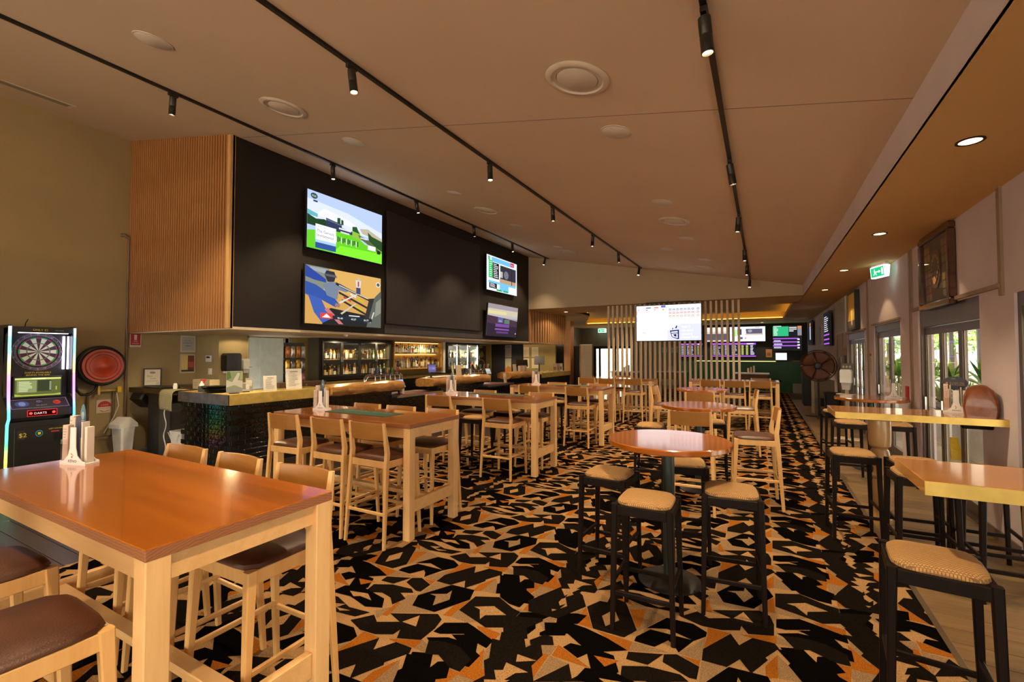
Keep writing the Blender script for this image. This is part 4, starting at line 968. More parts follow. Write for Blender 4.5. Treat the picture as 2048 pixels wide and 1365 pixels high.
# fridges
def fridge(name, y0, y1, nd, label, lit, seed):
    z0, z1 = 1.10, 2.05; t = thing(name, label, 'fridge', (BX0 - .0, y0, 0), 0, 'back bar fridges'); L = y1 - y0
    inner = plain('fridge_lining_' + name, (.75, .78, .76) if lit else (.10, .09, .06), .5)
    c = MB(); c.box(.0, .02, .0, L, z0, z1); c.box(.02, .36, 0, .02, z0, z1); c.box(.02, .36, L - .02, L, z0, z1); c.box(.02, .36, .02, L - .02, z1 - .03, z1); c.box(.02, .36, .02, L - .02, z0, z0 + .06)
    c.build('cabinet', inner, t)
    MB().box(.36, .40, 0, L, z1 - .07, z1).box(.36, .40, 0, L, z0, z0 + .07).box(.36, .40, 0, .04, z0 + .07, z1 - .07).box(.36, .40, L - .04, L, z0 + .07, z1 - .07).build('front_frame', M_black, t)
    for s in (.36,): MB().box(.03, .34, .02, L - .02, z0 + s + .09, z0 + s + .10).build('rack_shelf', plain('rack_' + name, (.4, .4, .38), .4, .5), t)
    w = (L - .08) / nd
    for k in range(nd):
        a = .04 + k * w
        dd = MB().box(.40, .43, a, a + .035, z0 + .075, z1 - .075).box(.40, .43, a + w - .035, a + w, z0 + .075, z1 - .075).box(.40, .43, a + .035, a + w - .035, z1 - .11, z1 - .075).box(.40, .43, a + .035, a + w - .035, z0 + .075, z0 + .11).build('door', M_black, t)
        MB().box(.412, .416, a + .035, a + w - .035, z0 + .11, z1 - .11).build('pane', M_glass, dd)
        MB().box(.43, .45, a + (w - .03 if k % 2 == 0 else .012), a + (w - .012 if k % 2 == 0 else .03), z0 + .40, z0 + .52).build('handle', M_steel, dd)
    if lit:
        for k in range(nd + 1): MB().box(.335, .35, .03 + k * (L - .08) / nd, .05 + k * (L - .08) / nd, z0 + .1, z1 - .05).build('light_tube', emit('fridge_tube_%d' % k, (.9, 1, .92), 9.0), t)
    else: MB().box(.30, .33, .05, L - .05, z1 - .045, z1 - .035).build('light_tube', emit('fridge_tube_dim', (1, .75, .35), .7), t)
    gi = (3, 7, 1, 6, 0, 2) if lit else (1, 4, 0, 6, 5)
    for zz, hh in ((z0 + .062, (.24, .27, .30)), (z0 + .462, (.22, .25))):
        for xx, sd in ((.26, 1), (.14, 2)):
            row(BX0 + xx, y0 + .07, y1 - .07, zz, int(L / (.125 if sd == 1 else .14)), hh, seed + sd + int(zz * 10), ('in the brightly lit fridge' if lit else 'in the dark four-door fridge') + (', lower rack' if zz < z0 + .2 else ', upper rack'), 'bottles in the lit fridge' if lit else 'bottles in the dark fridge', gi, .33)
fridge('bottle_fridge', 6.90, 9.14, 4, 'dark four-door glass bottle fridge on the back bar', False, 31)
fridge('bottle_fridge', 11.54, 13.44, 3, 'brightly lit three-door bottle fridge on the back bar', True, 41)
bb = thing('back_bench', 'dark back bar bench under the fridges and spirit shelves', 'bench', (BX0, 6.62, 0))
MB().box(0, .62, 0, 6.9, 1.02, 1.06).build('worktop', plain('bench_top', (.10, .07, .04), .3, .4), bb); MB().box(0, .55, 0, 6.9, 0, 1.02).build('cabinet', M_black, bb); MB().box(.62, .625, 0, 6.9, 1.02, 1.06).build('edge_band', M_brass, bb)
# crisp packet rack
ck = thing('crisp_rack', 'black wire rack stand of hanging crisp packets on the bar', 'rack', (-8.25, 5.98, 1.05), FB - .25)
MB().box(-.20, .20, .02, .03, 0, .86).box(-.2, .2, -.1, .03, 0, .01).build('frame', M_black, ck)
PC = [(.30, .30, .30), (.45, .44, .42), (.60, .36, .06), (.36, .16, .22), (.55, .22, .06), (.16, .15, .14)]
for r in range(3):
    MB().box(-.2, .2, -.03, .02, .25 + r * .27, .27 + r * .27).build('hook_bar', M_black, ck)
    for c_ in range(4):
        col = PC[(r * 2 + c_ * (3 if r else 1)) % 6]; x = -.15 + c_ * .1; z = .02 + r * .27
        p = MB(); vs = []; fs = []; n1, n2 = 5, 7
        for side in (-1, 1):
            for i in range(n1):
                for j in range(n2):
                    u, v = -1 + 2 * i / (n1 - 1), -1 + 2 * j / (n2 - 1)
                    vs.append((u * .044, side * .026 * (1 - u ** 4) * (1 - v ** 4), v * .115 + .115))
        for s_ in (0, 1):
            for i in range(n1 - 1):
                for j in range(n2 - 1): a = s_ * n1 * n2 + i * n2 + j; fs.append((a, a + n2, a + n2 + 1, a + 1))
        mt = MATS.get('foil_%d' % PC.index(col)) or plain('foil_%d' % PC.index(col), col, .28, .6, .5, .4, 18, .5, 30)
        o = p.add(vs, fs, 0, True).build('crisp_packet', mt); w = Matrix.Rotation(FB - .25, 4, 'Z') @ Vector((x, -.055, z))
        o.location = (ck.location[0] + w.x, ck.location[1] + w.y, ck.location[2] + w.z); o.rotation_euler = (0, 0, FB - .25 + random.uniform(-.3, .3))
        tag(o, ['grey foil', 'silver foil', 'gold', 'purple', 'orange', 'dark foil'][PC.index(col)] + ' crisp packet on the ' + ['lowest', 'middle', 'top'][r] + ' row of the wire rack', 'crisp packet', 'crisp packets on the rack')
bx = thing('cardboard_box', 'long brown cardboard box behind the brass bar counter', 'box', (-7.45, 5.55, 1.06), FB - .1)
MB().box(-.45, .45, -.08, .10, 0, .115, 0, .003).build('box_body', plain('brown_card', (.13, .075, .045), .8), bx); art('mark', .04, .04, [('r', (.6, .5, .4), .4, 0, .6, 1), ('r', (.6, .5, .4), 0, .4, 1, .6)], M_print, bx); face(bx.children[-1], (.05, -.083, .06))
sup = MB().box(-7.95, -7.36, 4.46, 6.7, 1.02, 1.06).box(-8.5, -7.95, 5.6, 6.7, 1.0, 1.05).build('service_shelf', M_black); tag(sup, 'black service shelf behind the brass counter', 'shelf')
# beer taps: chrome bridges with badges
M_badge = [plain('badge_%d' % i, c, .35) for i, c in enumerate([(.70, .68, .60), (.12, .16, .40), (.05, .05, .05), (.60, .45, .12), (.15, .35, .15), (.55, .10, .08)])]
def taps(y0, y1, n, label, seed):
    t = thing('beer_tap_bridge', label, 'beer tap', (-7.30, y0, .815), 0, 'chrome beer tap bridges'); L = y1 - y0; H = .40; r = .10
    path = [(0, 0, 0), (0, 0, H - r)] + [(0, r - r * math.cos(a), H - r + r * math.sin(a)) for a in [R(x) for x in (20, 45, 70, 90)]] + [(0, L - r + r * math.sin(a), H - r + r * math.cos(a)) for a in [R(x) for x in (0, 20, 45, 70, 90)]] + [(0, L, 0)]
    MB().tube(path, .045, 14).build('bridge', M_chrome, t)
    for k in range(n):
        y = .18 + (L - .36) * k / (n - 1)
        tp = MB().tube([(.03, y, H), (.09, y, H), (.11, y, H - .03), (.11, y, H - .10)], .011, 8).build('tap', M_steel, t)
        MB().box(-.012, .012, -.045, .045, 0, .12, 0, .008).build('tap_badge', M_badge[(k + seed) % 6], tp).location = (.045, y, H + .05)
        MB().lathe([(.012, 0), (.016, .06), (.01, .11), (0, .115)], 10, 0, (.085, y, H + .01)).build('tap_handle', M_black, tp)
taps(6.95, 8.05, 6, 'chrome arched beer tap bridge beside the brass corner log', 0)
taps(10.75, 11.95, 5, 'chrome arched beer tap bridge beyond the middle log', 2)
def tablet(label, loc, rz, w, h, items, tilt=.3, grp='bar point of sale screens'):
    t = thing('till_screen', label, 'screen', loc, rz, grp)
    MB().box(-.06, .06, -.05, .07, 0, .012).bar((0, .02, .01), (0, .03, .12), .03, .03).build('stand', M_black, t)
    o = MB().box(-w / 2, w / 2, -.012, .012, -h / 2, h / 2, 0, .004).build('housing', M_black, t); o.location = (0, .0, .12 + h / 2); o.rotation_euler = (-tilt, 0, 0)
    a = art('display', w * .93, h * .9, items, M_screen, o); a.location = (0, -.0135, 0); a.rotation_euler = (PI / 2, 0, 0)
tablet('pale blue touch screen beside the first beer taps', (-6.85, 7.5, .825), FB + .1, .30, .20, [('r', (.22, .28, .38), 0, 0, 1, 1), ('r', (.30, .34, .40), .0, 0, .5, 1), ('p', (.35, .45, .70), [(.5, 1), (1, 1), (1, .2), (.8, .2)])], .5)
tablet('small purple advert screen on the middle log counter', (-6.80, 8.52, 1.125), FB - .2, .24, .20, [('r', (.10, .09, .22), 0, 0, 1, 1), ('r', (.16, .14, .34), 0, .3, 1, .75), ('r', (.35, .20, .30), .55, .4, .85, .6)], .15)
tablet('till screen with pale display beside the second beer taps', (-6.85, 11.1, .98), FB, .26, .18, [('r', (.35, .33, .32), 0, 0, 1, 1), ('r', (.5, .48, .45), .1, .5, .9, .9)], .4)
for i, (y, w, h, rz, lb) in enumerate([(9.35, .10, .26, .2, 'pale narrow menu card on the middle log counter'), (9.6, .18, .28, -.2, 'tan folded menu card on the middle log counter'), (12.0, .20, .28, .1, 'white flyer with round pizza picture beside the second taps'), (12.6, .22, .24, .0, 'cream menu board on the far log counter'), (7.55, .10, .12, .3, 'small cream price card on the first tap counter')]):
    z = 1.125 if i in (0, 1, 3) else .825
    it = [('r', (.55, .45, .30) if i != 2 else (.6, .55, .45), 0, 0, 1, 1)] + ([('c', (.40, .16, .10), .55, .42, .28, .2), ('c', (.55, .35, .2), .55, .42, .2, .14)] if i == 2 else [])
    sheet('menu_card', lb, 'card', w, h, it, (-6.78, y, z), FB + rz, .12)
# jars and clutter on the middle log
for i in range(6):
    o = MB().lathe([(0, 0), (.035, 0), (.04, .10), (.03, .14), (.03, .16), (0, .16)], 14).build('condiment_jar', [M_black, M_steel, M_glass, M_black, M_steel, M_glass][i]); o.location = (-6.95 - .06 * (i % 2), 10.0 + .09 * i, 1.128)
    tag(o, ['black', 'steel', 'glass'][i % 3] + ' jar among the clutter at the end of the middle log', 'jar', 'jars on the middle log')
o = MB().box(-.14, .14, -.42, .42, 0, .02, 0, .004).build('folded_napkins', M_white); o.location = (-6.86, 8.95, 1.13); tag(o, 'flat white napkin stack on the middle log counter', 'napkins')
# far bar: dark cross wall, posters, mirror wall with frames
struct('wall_bar_dark', MB().box(BX0, -7.72, 14.9, 15.0, 0, 2.06), plain('plum_black_paint', (.010, .008, .011), .5))
sheet('wall_poster', 'narrow upper food poster on the dark wall behind the bar', 'poster', .26, .46, [('r', (.35, .33, .3), 0, 0, 1, 1), ('c', (.45, .30, .22), .55, .4, .35, .3), ('r', (.2, .2, .2), .1, .75, .9, .95)], (-8.30, 14.885, 1.55), 0, 0, None, 'far bar posters', .01)
sheet('wall_poster', 'narrow lower orange beer poster on the dark wall behind the bar', 'poster', .26, .56, [('r', (.55, .50, .38), 0, 0, 1, 1), ('p', (.65, .25, .03), [(0, 0), (1, 0), (1, .4), (.5, .5), (0, .3)]), ('r', (.5, .1, .02), 0, 0, 1, .12)], (-8.30, 14.885, .96), 0, 0, None, 'far bar posters', .01)
sheet('wall_poster', 'big brown coffee-shop style poster in the ochre passage behind the bar', 'poster', .70, .95, [('r', (.05, .03, .02), 0, 0, 1, 1), ('c', (.45, .30, .14), .5, .25, .4, .22), ('c', (.10, .06, .03), .5, .25, .32, .17), ('p', (.35, .25, .12), [(.2, .6), (.6, .8), (.8, .6), (.5, .5)]), ('r', (.15, .35, .10), 0, .90, .6, .97)], (BX0 - .018, 14.2, 1.05), FB, 0, None, 'far bar posters', .01)
sheet('wall_notice', 'white paper notice on the ochre wall beside the lit fridge', 'notice', .18, .30, [('r', (.65, .60, .50), 0, 0, 1, 1)] + lines((.4, .36, .3), .15, .1, .85, .9, 7, .3, 5), (BX0 - .018, 13.58, 1.48), FB, 0, None, None, .006)
struct('wall_bar_far', MB().box(-9.7, -7.3, 17.0, 17.1, 0, 2.06).box(-8.55, -8.5, 15.0, 17.0, 0, .9), M_gold)
for i in range(6):
    sheet('framed_notice', ('upper' if i > 2 else 'lower') + ' row pale framed notice on the ochre wall, ' + ['bar back', 'middle', 'front'][i % 3], 'notice', .30, .40, [('r', (.75, .62, .36), 0, 0, 1, 1)] + lines((.55, .42, .2), .12, .1, .88, .9, 6, .3, i), (-9.05 + (i % 3) * .42, 16.985, 1.10 + (i // 3) * .46), 0, 0, None, 'framed notices behind the far bar', .012)
t = thing('till_monitor', 'black till monitor hanging at the far bar', 'monitor', (-7.55, 16.0, 1.02), .3)
MB().box(-.02, .02, -.02, .02, 0, .3).build('post', M_black, t); MB().box(-.20, .20, -.02, .02, .25, .58, 0, .01).build('housing', plain('grey_plastic', (.10, .10, .11), .4), t)
t = thing('till_monitor', 'black tilted till monitor on the far log counter', 'monitor', (-6.95, 13.4, 1.12), FB + 1.9)
MB().box(-.08, .08, -.06, .06, 0, .02).bar((0, 0, .02), (0, .05, .2), .04, .03).build('post', M_black, t); o = MB().box(-.19, .19, -.015, .015, -.13, .13, 0, .006).build('housing', M_black, t); o.location = (0, .02, .26); o.rotation_euler = (-.5, 0, 0)
for i in range(7):
    o = MB().lathe([(0, 0), (.03, 0), (.035, .16), (.03, .18), (0, .18)], 12).build('straw_cup', plain('striped_cup_%d' % i, [(.5, .36, .28), (.6, .5, .42), (.45, .3, .22)][i % 3], .6)); o.location = (-6.80 - .05 * (i % 2), 12.95 + .07 * i, 1.125)
    tag(o, ['brown', 'cream', 'tan'][i % 3] + ' paper cup in the cluster on the far log counter', 'cup', 'paper cups on the far log')
for i in range(3): sheet('menu_card', ['cream', 'photo', 'white'][i] + ' menu card standing at the end of the far counter', 'card', .22, .30, [('r', [(.6, .48, .3), (.35, .34, .33), (.65, .62, .58)][i], 0, 0, 1, 1), ('r', (.3, .2, .12), .2, .2, .8, .6)], (-6.85, 15.9 + .28 * i, 1.02), FB - .5, .1)
for i in range(2): sheet('menu_card', ['first', 'second'][i] + ' low yellow ticket block on the far counter', 'card', .24, .09, [('r', (.75, .62, .36), 0, 0, 1, 1)], (-6.78, 14.6 + .5 * i, 1.02), FB, .2)
o = MB().lathe([(.0, 0), (.025, 0), (.06, -.03), (.075, -.06), (0, -.08)], 20).build('dome_camera', plain('dome_plastic', (.3, .3, .3), .15)); o.location = (-6.95, 9.3, 2.055); tag(o, 'small dome security camera under the bar bulkhead edge', 'camera')

# ================================================================ LEFT WALL: DART MACHINE, HOSE REEL, BIN
M_neon = colattr('rainbow_led', 3.2)
dm = thing('dart_machine', 'black electronic dart machine with rainbow light strips', 'dart machine', (-9.03, 2.53, 0), FB)
W2 = .35
side = [(.62, 0), (.02, 0), (.0, .72), (-.06, .80), (-.05, .92), (.13, 1.08), (.16, 1.40), (.10, 1.95), (.0, 2.0), (.0, 2.09), (.62, 2.09)]
for s in (-1, 1):
    x0 = s * W2; b = MB().prism([(p[0], p[1]) for p in side], min(x0, x0 - s * .03), max(x0, x0 - s * .03), 0, 'x'); b.build('side_panel', M_black, dm)
MB().box(-.32, .32, .18, .60, .0, 2.06).build('cabinet', M_black, dm)
MB().box(-.32, .32, .01, .18, .04, .74).build('lower_front', plain('dart_front', (.014, .014, .015), .35), dm)
MB().box(-.26, .20, .002, .012, .14, .66, 0, .004).build('coin_door', plain('dart_door', (.010, .010, .010), .4), dm)
MB().box(-.32, .32, .0, .18, 1.99, 2.07).build('header', M_black, dm)
o = art('header_print', .5, .05, [('t', (.75, .60, .05), .28, .2, .8, 'ONLY $2'), ('t', (.4, .35, .2), .75, .3, .4, 'PER GAME')], M_print, dm); face(o, (0, -.003, 2.03))
MB().prism([(-.04, .80), (-.04, .90), (.17, 1.06), (.17, .80)], -.32, .32, 0, 'x').build('control_panel', plain('panel_black', (.02, .018, .022), .3), dm)
a = art('control_print', .60, .20, [('r', (.30, .27, .36), .0, .0, 1, 1), ('r', (.03, .025, .04), .015, .05, .985, .95), ('c', (.05, .10, .45), .2, .5, .12, .30), ('c', (.25, .35, .75), .2, .5, .06, .22), ('c', (.2, .22, .45), .5, .65, .05, .13), ('c', (.55, .06, .05), .8, .5, .07, .22), ('t', (.4, .4, .45), .42, .2, .18, 'SELECT')], M_print, dm)
a.location = (0, .062, .984); a.rotation_euler = (R(37), 0, 0)
for x, c, r in ((.18, (.7, .05, .04), .028), (.0, (.1, .12, .35), .02)):
    MB().lathe([(0, 0), (r, 0), (r, .012), (r * .7, .02), (0, .02)], 16).build('button', plain('button_%d' % int(x * 100), c, .2), dm).location = (x, .07, .995)
a = art('dart_sign', .31, .085, [('r', (.9, .03, .03), 0, 0, 1, 1), ('r', (.02, .0, .0), .02, .06, .98, .94), ('c', (.95, .1, .08), .12, .5, .06, .22), ('t', (1, .65, .6), .22, .30, .5, 'DARTS'), ('c', (.95, .1, .08), .88, .5, .06, .22)], M_screen, dm); face(a, (0, -.052, .855), 0, -.06)
# neon strips follow the curved edge, colour by height
def hue(t):
    st = [(0, (.9, .1, .5)), (.06, (1, .4, .05)), (.12, (.9, .9, .1)), (.2, (.1, .9, .2)), (.33, (.1, .85, .7)), (.42, (.1, .5, 1)), (.5, (.3, .25, 1)), (.6, (.75, .2, .95)), (.68, (1, .25, .2)), (.74, (.9, .9, .2)), (.82, (.2, .95, .5)), (.92, (.2, .75, 1)), (1, (.6, .85, 1))]
    for (a0, c0), (a1, c1) in zip(st, st[1:]):
        if t <= a1: f = (t - a0) / (a1 - a0); return tuple(c0[i] * (1 - f) + c1[i] * f for i in range(3))
    return st[-1][1]
curve = [(0, .02), (.72, 0), (.80, -.06), (.92, -.05), (1.08, -.03), (1.40, -.012), (1.95, -.01), (2.09, -.01)]
def fy(z):
    for (z0, y0), (z1, y1) in zip(curve, curve[1:]):
        if z <= z1: return y0 + (y1 - y0) * (z - z0) / (z1 - z0)
    return 0
for s in (-1, 1):
    b = MB(); n = 44
    for i in range(n):
        za, zb = 2.07 * i / n, 2.07 * (i + 1) / n; xo = s * (W2 - .015)
        for (dx0, dx1, dy0, dy1) in ((-.014, .014, -.012, -.012),):
            b.add([(xo - .014, fy(za) - .014, za), (xo + .014, fy(za) - .014, za), (xo + .014, fy(zb) - .014, zb), (xo - .014, fy(zb) - .014, zb)], [(0, 1, 2, 3)], 0, False, hue((i + .5) / n))
            b.add([(xo + s * .014, fy(za) - .014, za), (xo + s * .014, fy(za) + .006, za), (xo + s * .014, fy(zb) + .006, zb), (xo + s * .014, fy(zb) - .014, zb)], [(0, 1, 2, 3)], 0, False, hue((i + .5) / n))
    b.build('light_strip', M_neon, dm)['label'] = 'rainbow light strip'
    MB().box(s * W2 - .03 if s > 0 else -W2, s * W2 if s > 0 else -W2 + .03, -.002, .17, 1.1, 2.05).build('edge_cheek', M_black, dm)
# dart board
items = [('r', (.012, .010, .016), 0, 0, 1, 1), ('c', (.16, .13, .20), .5, .55, .46, .46), ('c', (.02, .018, .022), .5, .55, .37, .37)]
num = [20, 1, 18, 4, 13, 6, 10, 15, 2, 17, 3, 19, 7, 16, 8, 11, 14, 9, 12, 5]
def sector(r0, r1, k, c):
    a0, a1 = PI / 2 - (k - .5) * PI / 10, PI / 2 - (k + .5) * PI / 10; am = (a0 + a1) / 2
    return ('p', c, [(.5 + r0 * math.cos(a0), .55 + r0 * math.sin(a0)), (.5 + r1 * math.cos(a0), .55 + r1 * math.sin(a0)), (.5 + r1 * math.cos(am), .55 + r1 * math.sin(am)), (.5 + r1 * math.cos(a1), .55 + r1 * math.sin(a1)), (.5 + r0 * math.cos(a1), .55 + r0 * math.sin(a1))])
for k in range(20):
    lt_ = k % 2 == 1; items.append(sector(.03, .33, k, (.80, .80, .78) if lt_ else (.05, .03, .05)))
for k in range(20):
    lt_ = k % 2 == 1; c = (.05, .45, .12) if lt_ else (.30, .06, .20)
    items.append(sector(.19, .215, k, c)); items.append(sector(.32, .35, k, c))
items += [('c', (.06, .4, .12), .5, .55, .03, .03), ('c', (.5, .1, .3), .5, .55, .014, .014)]
for k in range(20):
    a_ = PI / 2 - k * PI / 10; items.append(('t', (.8, .8, .85), .5 + .42 * math.cos(a_) - .022 * len(str(num[k])), .55 + .42 * math.sin(a_) - .018, .055, str(num[k])))
a = art('dartboard', .60, .60, items, M_print, dm, None, .0001); face(a, (0, .165, 1.69))
MB().lathe([(.255, -.02), (.255, 0), (.225, .0), (.215, -.01), (.215, -.02)], 40, 0, (0, .165, 1.72), 'y', True, 1, 1, False).build('board_surround', plain('board_rim', (.06, .05, .075), .4), dm)
M_ledw = emit('white_led_bar', (.85, .8, 1), 5.0)
MB().box(.255, .275, .13, .16, 1.46, 1.95).box(.298, .306, .08, .13, 1.46, 1.95).build('light_bar', M_ledw, dm); MB().box(-.24, .28, .03, .06, 1.982, 1.992).build('light_bar', M_ledw, dm)
a = art('notice_print', .30, .075, [('r', (.01, .01, .01), 0, 0, 1, 1), ('t', (.75, .62, .05), .04, .55, .40, 'DARTS AVAILABLE', .92), ('t', (.75, .62, .05), .08, .08, .40, 'BEHIND THE BAR', .84)], M_print, dm); face(a, (0, .155, 1.405))
MB().box(-.26, .26, .13, .18, 1.06, 1.37, 0, .006).build('monitor', M_black, dm)
a = art('monitor_picture', .48, .26, [('r', (.10, .11, .03), 0, 0, 1, 1), ('r', (.55, .6, .18), 0, .9, 1, 1), ('r', (.75, .8, .4), .35, .92, .65, .98), ('r', (.22, .25, .10), .04, .2, .46, .86), ('r', (.04, .045, .02), .48, .25, .78, .86), ('r', (.2, .26, .16), .74, .3, .78, .8), ('r', (.35, .38, .08), .88, .3, .91, .5), ('p', (.35, .38, .06), [(0, 0), (1, 0), (1, .12), (.85, .08), (.15, .08), (0, .14)])] + lines((.6, .65, .35), .08, .25, .42, .82, 7, .45, 3), M_screen, dm); face(a, (0, .128, 1.215))
a = art('price_print', .46, .16, [('r', (.010, .010, .010), 0, 0, 1, 1), ('r', (.03, .03, .03), 0, .1, .16, .9), ('t', (.75, .62, .05), .02, .3, .5, '$2'), ('c', (.05, .45, .55), .47, .5, .085, .28), ('c', (.01, .02, .02), .47, .5, .07, .23), ('p', (.75, .75, .1), [(.44, .4), (.5, .4), (.51, .6), (.44, .62)]), ('t', (.7, .58, .05), .68, .75, .16, 'INSERT COINS HERE', .32), ('r', (.8, .05, .06), .74, .52, .92, .60)], M_print, dm); face(a, (.0, -.0, .56))
MB().box(-.05, .05, -.006, .004, .47, .60).build('coin_slot', M_blackmetal, dm).location = (.19, 0, -.05)

# hose reel
hr = thing('fire_hose_reel', 'red fire hose reel with black hose on the olive wall', 'hose reel', (-9.8, 3.40, 1.49), 0)
M_red = plain('red_enamel', (.42, .04, .010), .34, 0, .6, .2, 5)
MB().lathe([(0, .30), (.07, .30), (.09, .285), (.18, .28), (.19, .29), (.225, .29), (.24, .275), (.275, .275), (.28, .26), (.28, .24)], 40, 0, (0, 0, 0), 'x').build('disc', M_red, hr)
MB().lathe([(0, .07), (.28, .07), (.28, .09)], 40, 0, (0, 0, 0), 'x').build('back_disc', M_red, hr)
hb = MB()
for k, (r, x) in enumerate([(.27, .10), (.30, .13), (.31, .165), (.31, .20), (.30, .235)]):
    hb.tube([(x, r * math.cos(2 * PI * i / 32), r * math.sin(2 * PI * i / 32)) for i in range(33)], .022, 8, 0, True, False)
hb.tube([(.2, -.30, -.05), (.2, -.33, -.2), (.2, -.31, -.38), (.19, -.25, -.46), (.18, -.15, -.47), (.15, -.06, -.40), (.12, -.02, -.30)], .020, 8)
hb.build('hose', M_black, hr)
MB().box(0, .10, -.03, .03, -.05, .05).build('wall_arm', M_blackmetal, hr)
a = art('reel_label', .09, .03, [('r', (.6, .5, .4), 0, 0, 1, 1), ('r', (.2, .1, .1), .1, .3, .9, .7)], M_print, hr); a.location = (.285, .0, .20); a.rotation_euler = (PI / 2, 0, FB)
vl = MB().tube([(.12, .0, -.30), (.12, 0, -.48)], .025, 10).tube([(.12, 0, -.42), (.12, .10, -.42), (.12, .22, -.42)], .016, 8).build('valve', M_brass, hr)
MB().box(.10, .15, .24, .30, -.46, -.36, 0, .006).build('valve_tag', plain('yellow_plastic', (.65, .42, .02), .4), hr)
# pipes
pp = MB(); M_pipe = plain('painted_pipe', (.16, .105, .055), .4)
pp.tube([(-9.77, 3.80, 0.0), (-9.77, 3.80, 3.74)], .022, 10); pp.tube([(-9.76, 3.80, 3.72), (-9.76, 3.74, 3.76), (-9.80, 3.70, 3.76)], .03, 10)
tag(pp.build('sprinkler_pipe', M_pipe), 'tall brown pipe running up beside the slatted bulkhead', 'pipe')
pp = MB().tube([(-9.74, 3.62, 1.06), (-9.74, 3.62, .30), (-9.74, 3.28, .30), (-9.74, 3.28, 1.05)], .02, 10).tube([(-9.74, 3.28, .30), (-9.74, 3.24, .22)], .028, 10)
tag(pp.build('water_pipe', M_pipe), 'brown water pipe loop under the fire hose reel', 'pipe')
cb = MB().tube([(-9.74, 3.66, 1.05), (-9.7, 3.68, .8), (-9.72, 3.62, .6), (-9.74, 3.50, .35)], .007, 6)
tag(cb.build('white_cable', M_white), 'loose white cable hanging by the water pipe', 'cable')
cb = MB().tube([(-8.50 + .035 * math.sin(k * .55), 3.84, 1.0 - .032 * k) for k in range(31)], .008, 6)
tag(cb.build('white_cable', M_white), 'white power cable dropping below the tea towel', 'cable')
sheet('fire_sign', 'red and white fire hose sign at the foot of the slatted bulkhead', 'sign', .17, .25, [('r', (.72, .68, .60), 0, 0, 1, 1), ('r', (.45, .015, .03), .06, .12, .94, .95), ('r', (.75, .72, .68), .38, .50, .62, .88), ('t', (.75, .72, .68), .33, .36, .12, 'FIRE', .34), ('t', (.75, .72, .68), .2, .20, .12, 'HOSE REEL', .6)], (-9.775, 3.93, 1.81), FB, 0, None, None, .004)
sheet('round_sign', 'white square sign with red half circle under the hose reel', 'sign', .22, .22, [('r', (.62, .55, .42), 0, 0, 1, 1), ('c', (.5, .03, .04), .5, .5, .42, .42), ('p', (.68, .62, .5), [(.08, .46), (.92, .46), (.85, .25), (.5, .1), (.15, .25)]), ('t', (.7, .65, .55), .27, .56, .14, 'LOST', .46), ('t', (.6, .1, .08), .16, .30, .12, 'POWER?', .68)], (-9.79, 3.52, .69), FB, 0, None, None, .004)
# swing bin
bn = thing('swing_bin', 'white swing-top rubbish bin with black liner beside the water pipe', 'bin', (-9.45, 3.66, 0), .2); bn.scale = (.8, .8, .92)
MB().stack([(0, 0, 0, .26, .22), (0, 0, .50, .34, .28)], 0, .03).build('body', M_white, bn)
MB().stack([(0, 0, .36, .350, .295), (0, 0, .49, .375, .315)], 0, .03).build('liner', M_black, bn)
MB().prism([(-.185, .49), (.185, .49), (.175, .56), (.03, .68), (-.03, .68), (-.175, .56)], -.155, .155, 0, 'x').build('lid', M_white, bn)
MB().box(-.11, .11, .03, .036, -.06, .06).build('flap', plain('bin_flap', (.45, .42, .36), .5), bn).location = (0, 0, 0); bn.children[-1].location = (0, .09, .62); bn.children[-1].rotation_euler = (R(-38), 0, 0)
bk_ = thing('bucket', 'white square bucket on the low shelf beside the tiled bar', 'bucket', (-8.35, 4.02, .20), .15)
MB().stack([(0, 0, 0, .22, .22), (0, 0, .24, .27, .27)], 0, .03).build('body', M_white, bk_); MB().tube([(-.13, -.138, .22), (-.06, -.142, .12), (.06, -.142, .08), (.13, -.138, .2)], .004, 6).build('handle', M_white, bk_)
sheet('framed_picture', 'dark monochrome picture in a white mount left of the dart machine', 'picture frame', .36, .60, [('r', (.5, .47, .42), 0, 0, 1, 1), ('r', (.07, .065, .06), .14, .12, .86, .88), ('r', (.16, .15, .14), .3, .2, .6, .7)], (-9.79, 2.02, 1.42), FB, 0, None, None, .02)
cb = MB().tube([(-9.45, 2.45, 2.09), (-9.5, 2.47, 2.14), (-9.52, 2.5, 2.2)], .006, 6); o = cb.build('antenna_wire', M_black, dm); o.parent = None; tag(o, 'short black wire sticking up from the dart machine', 'cable')

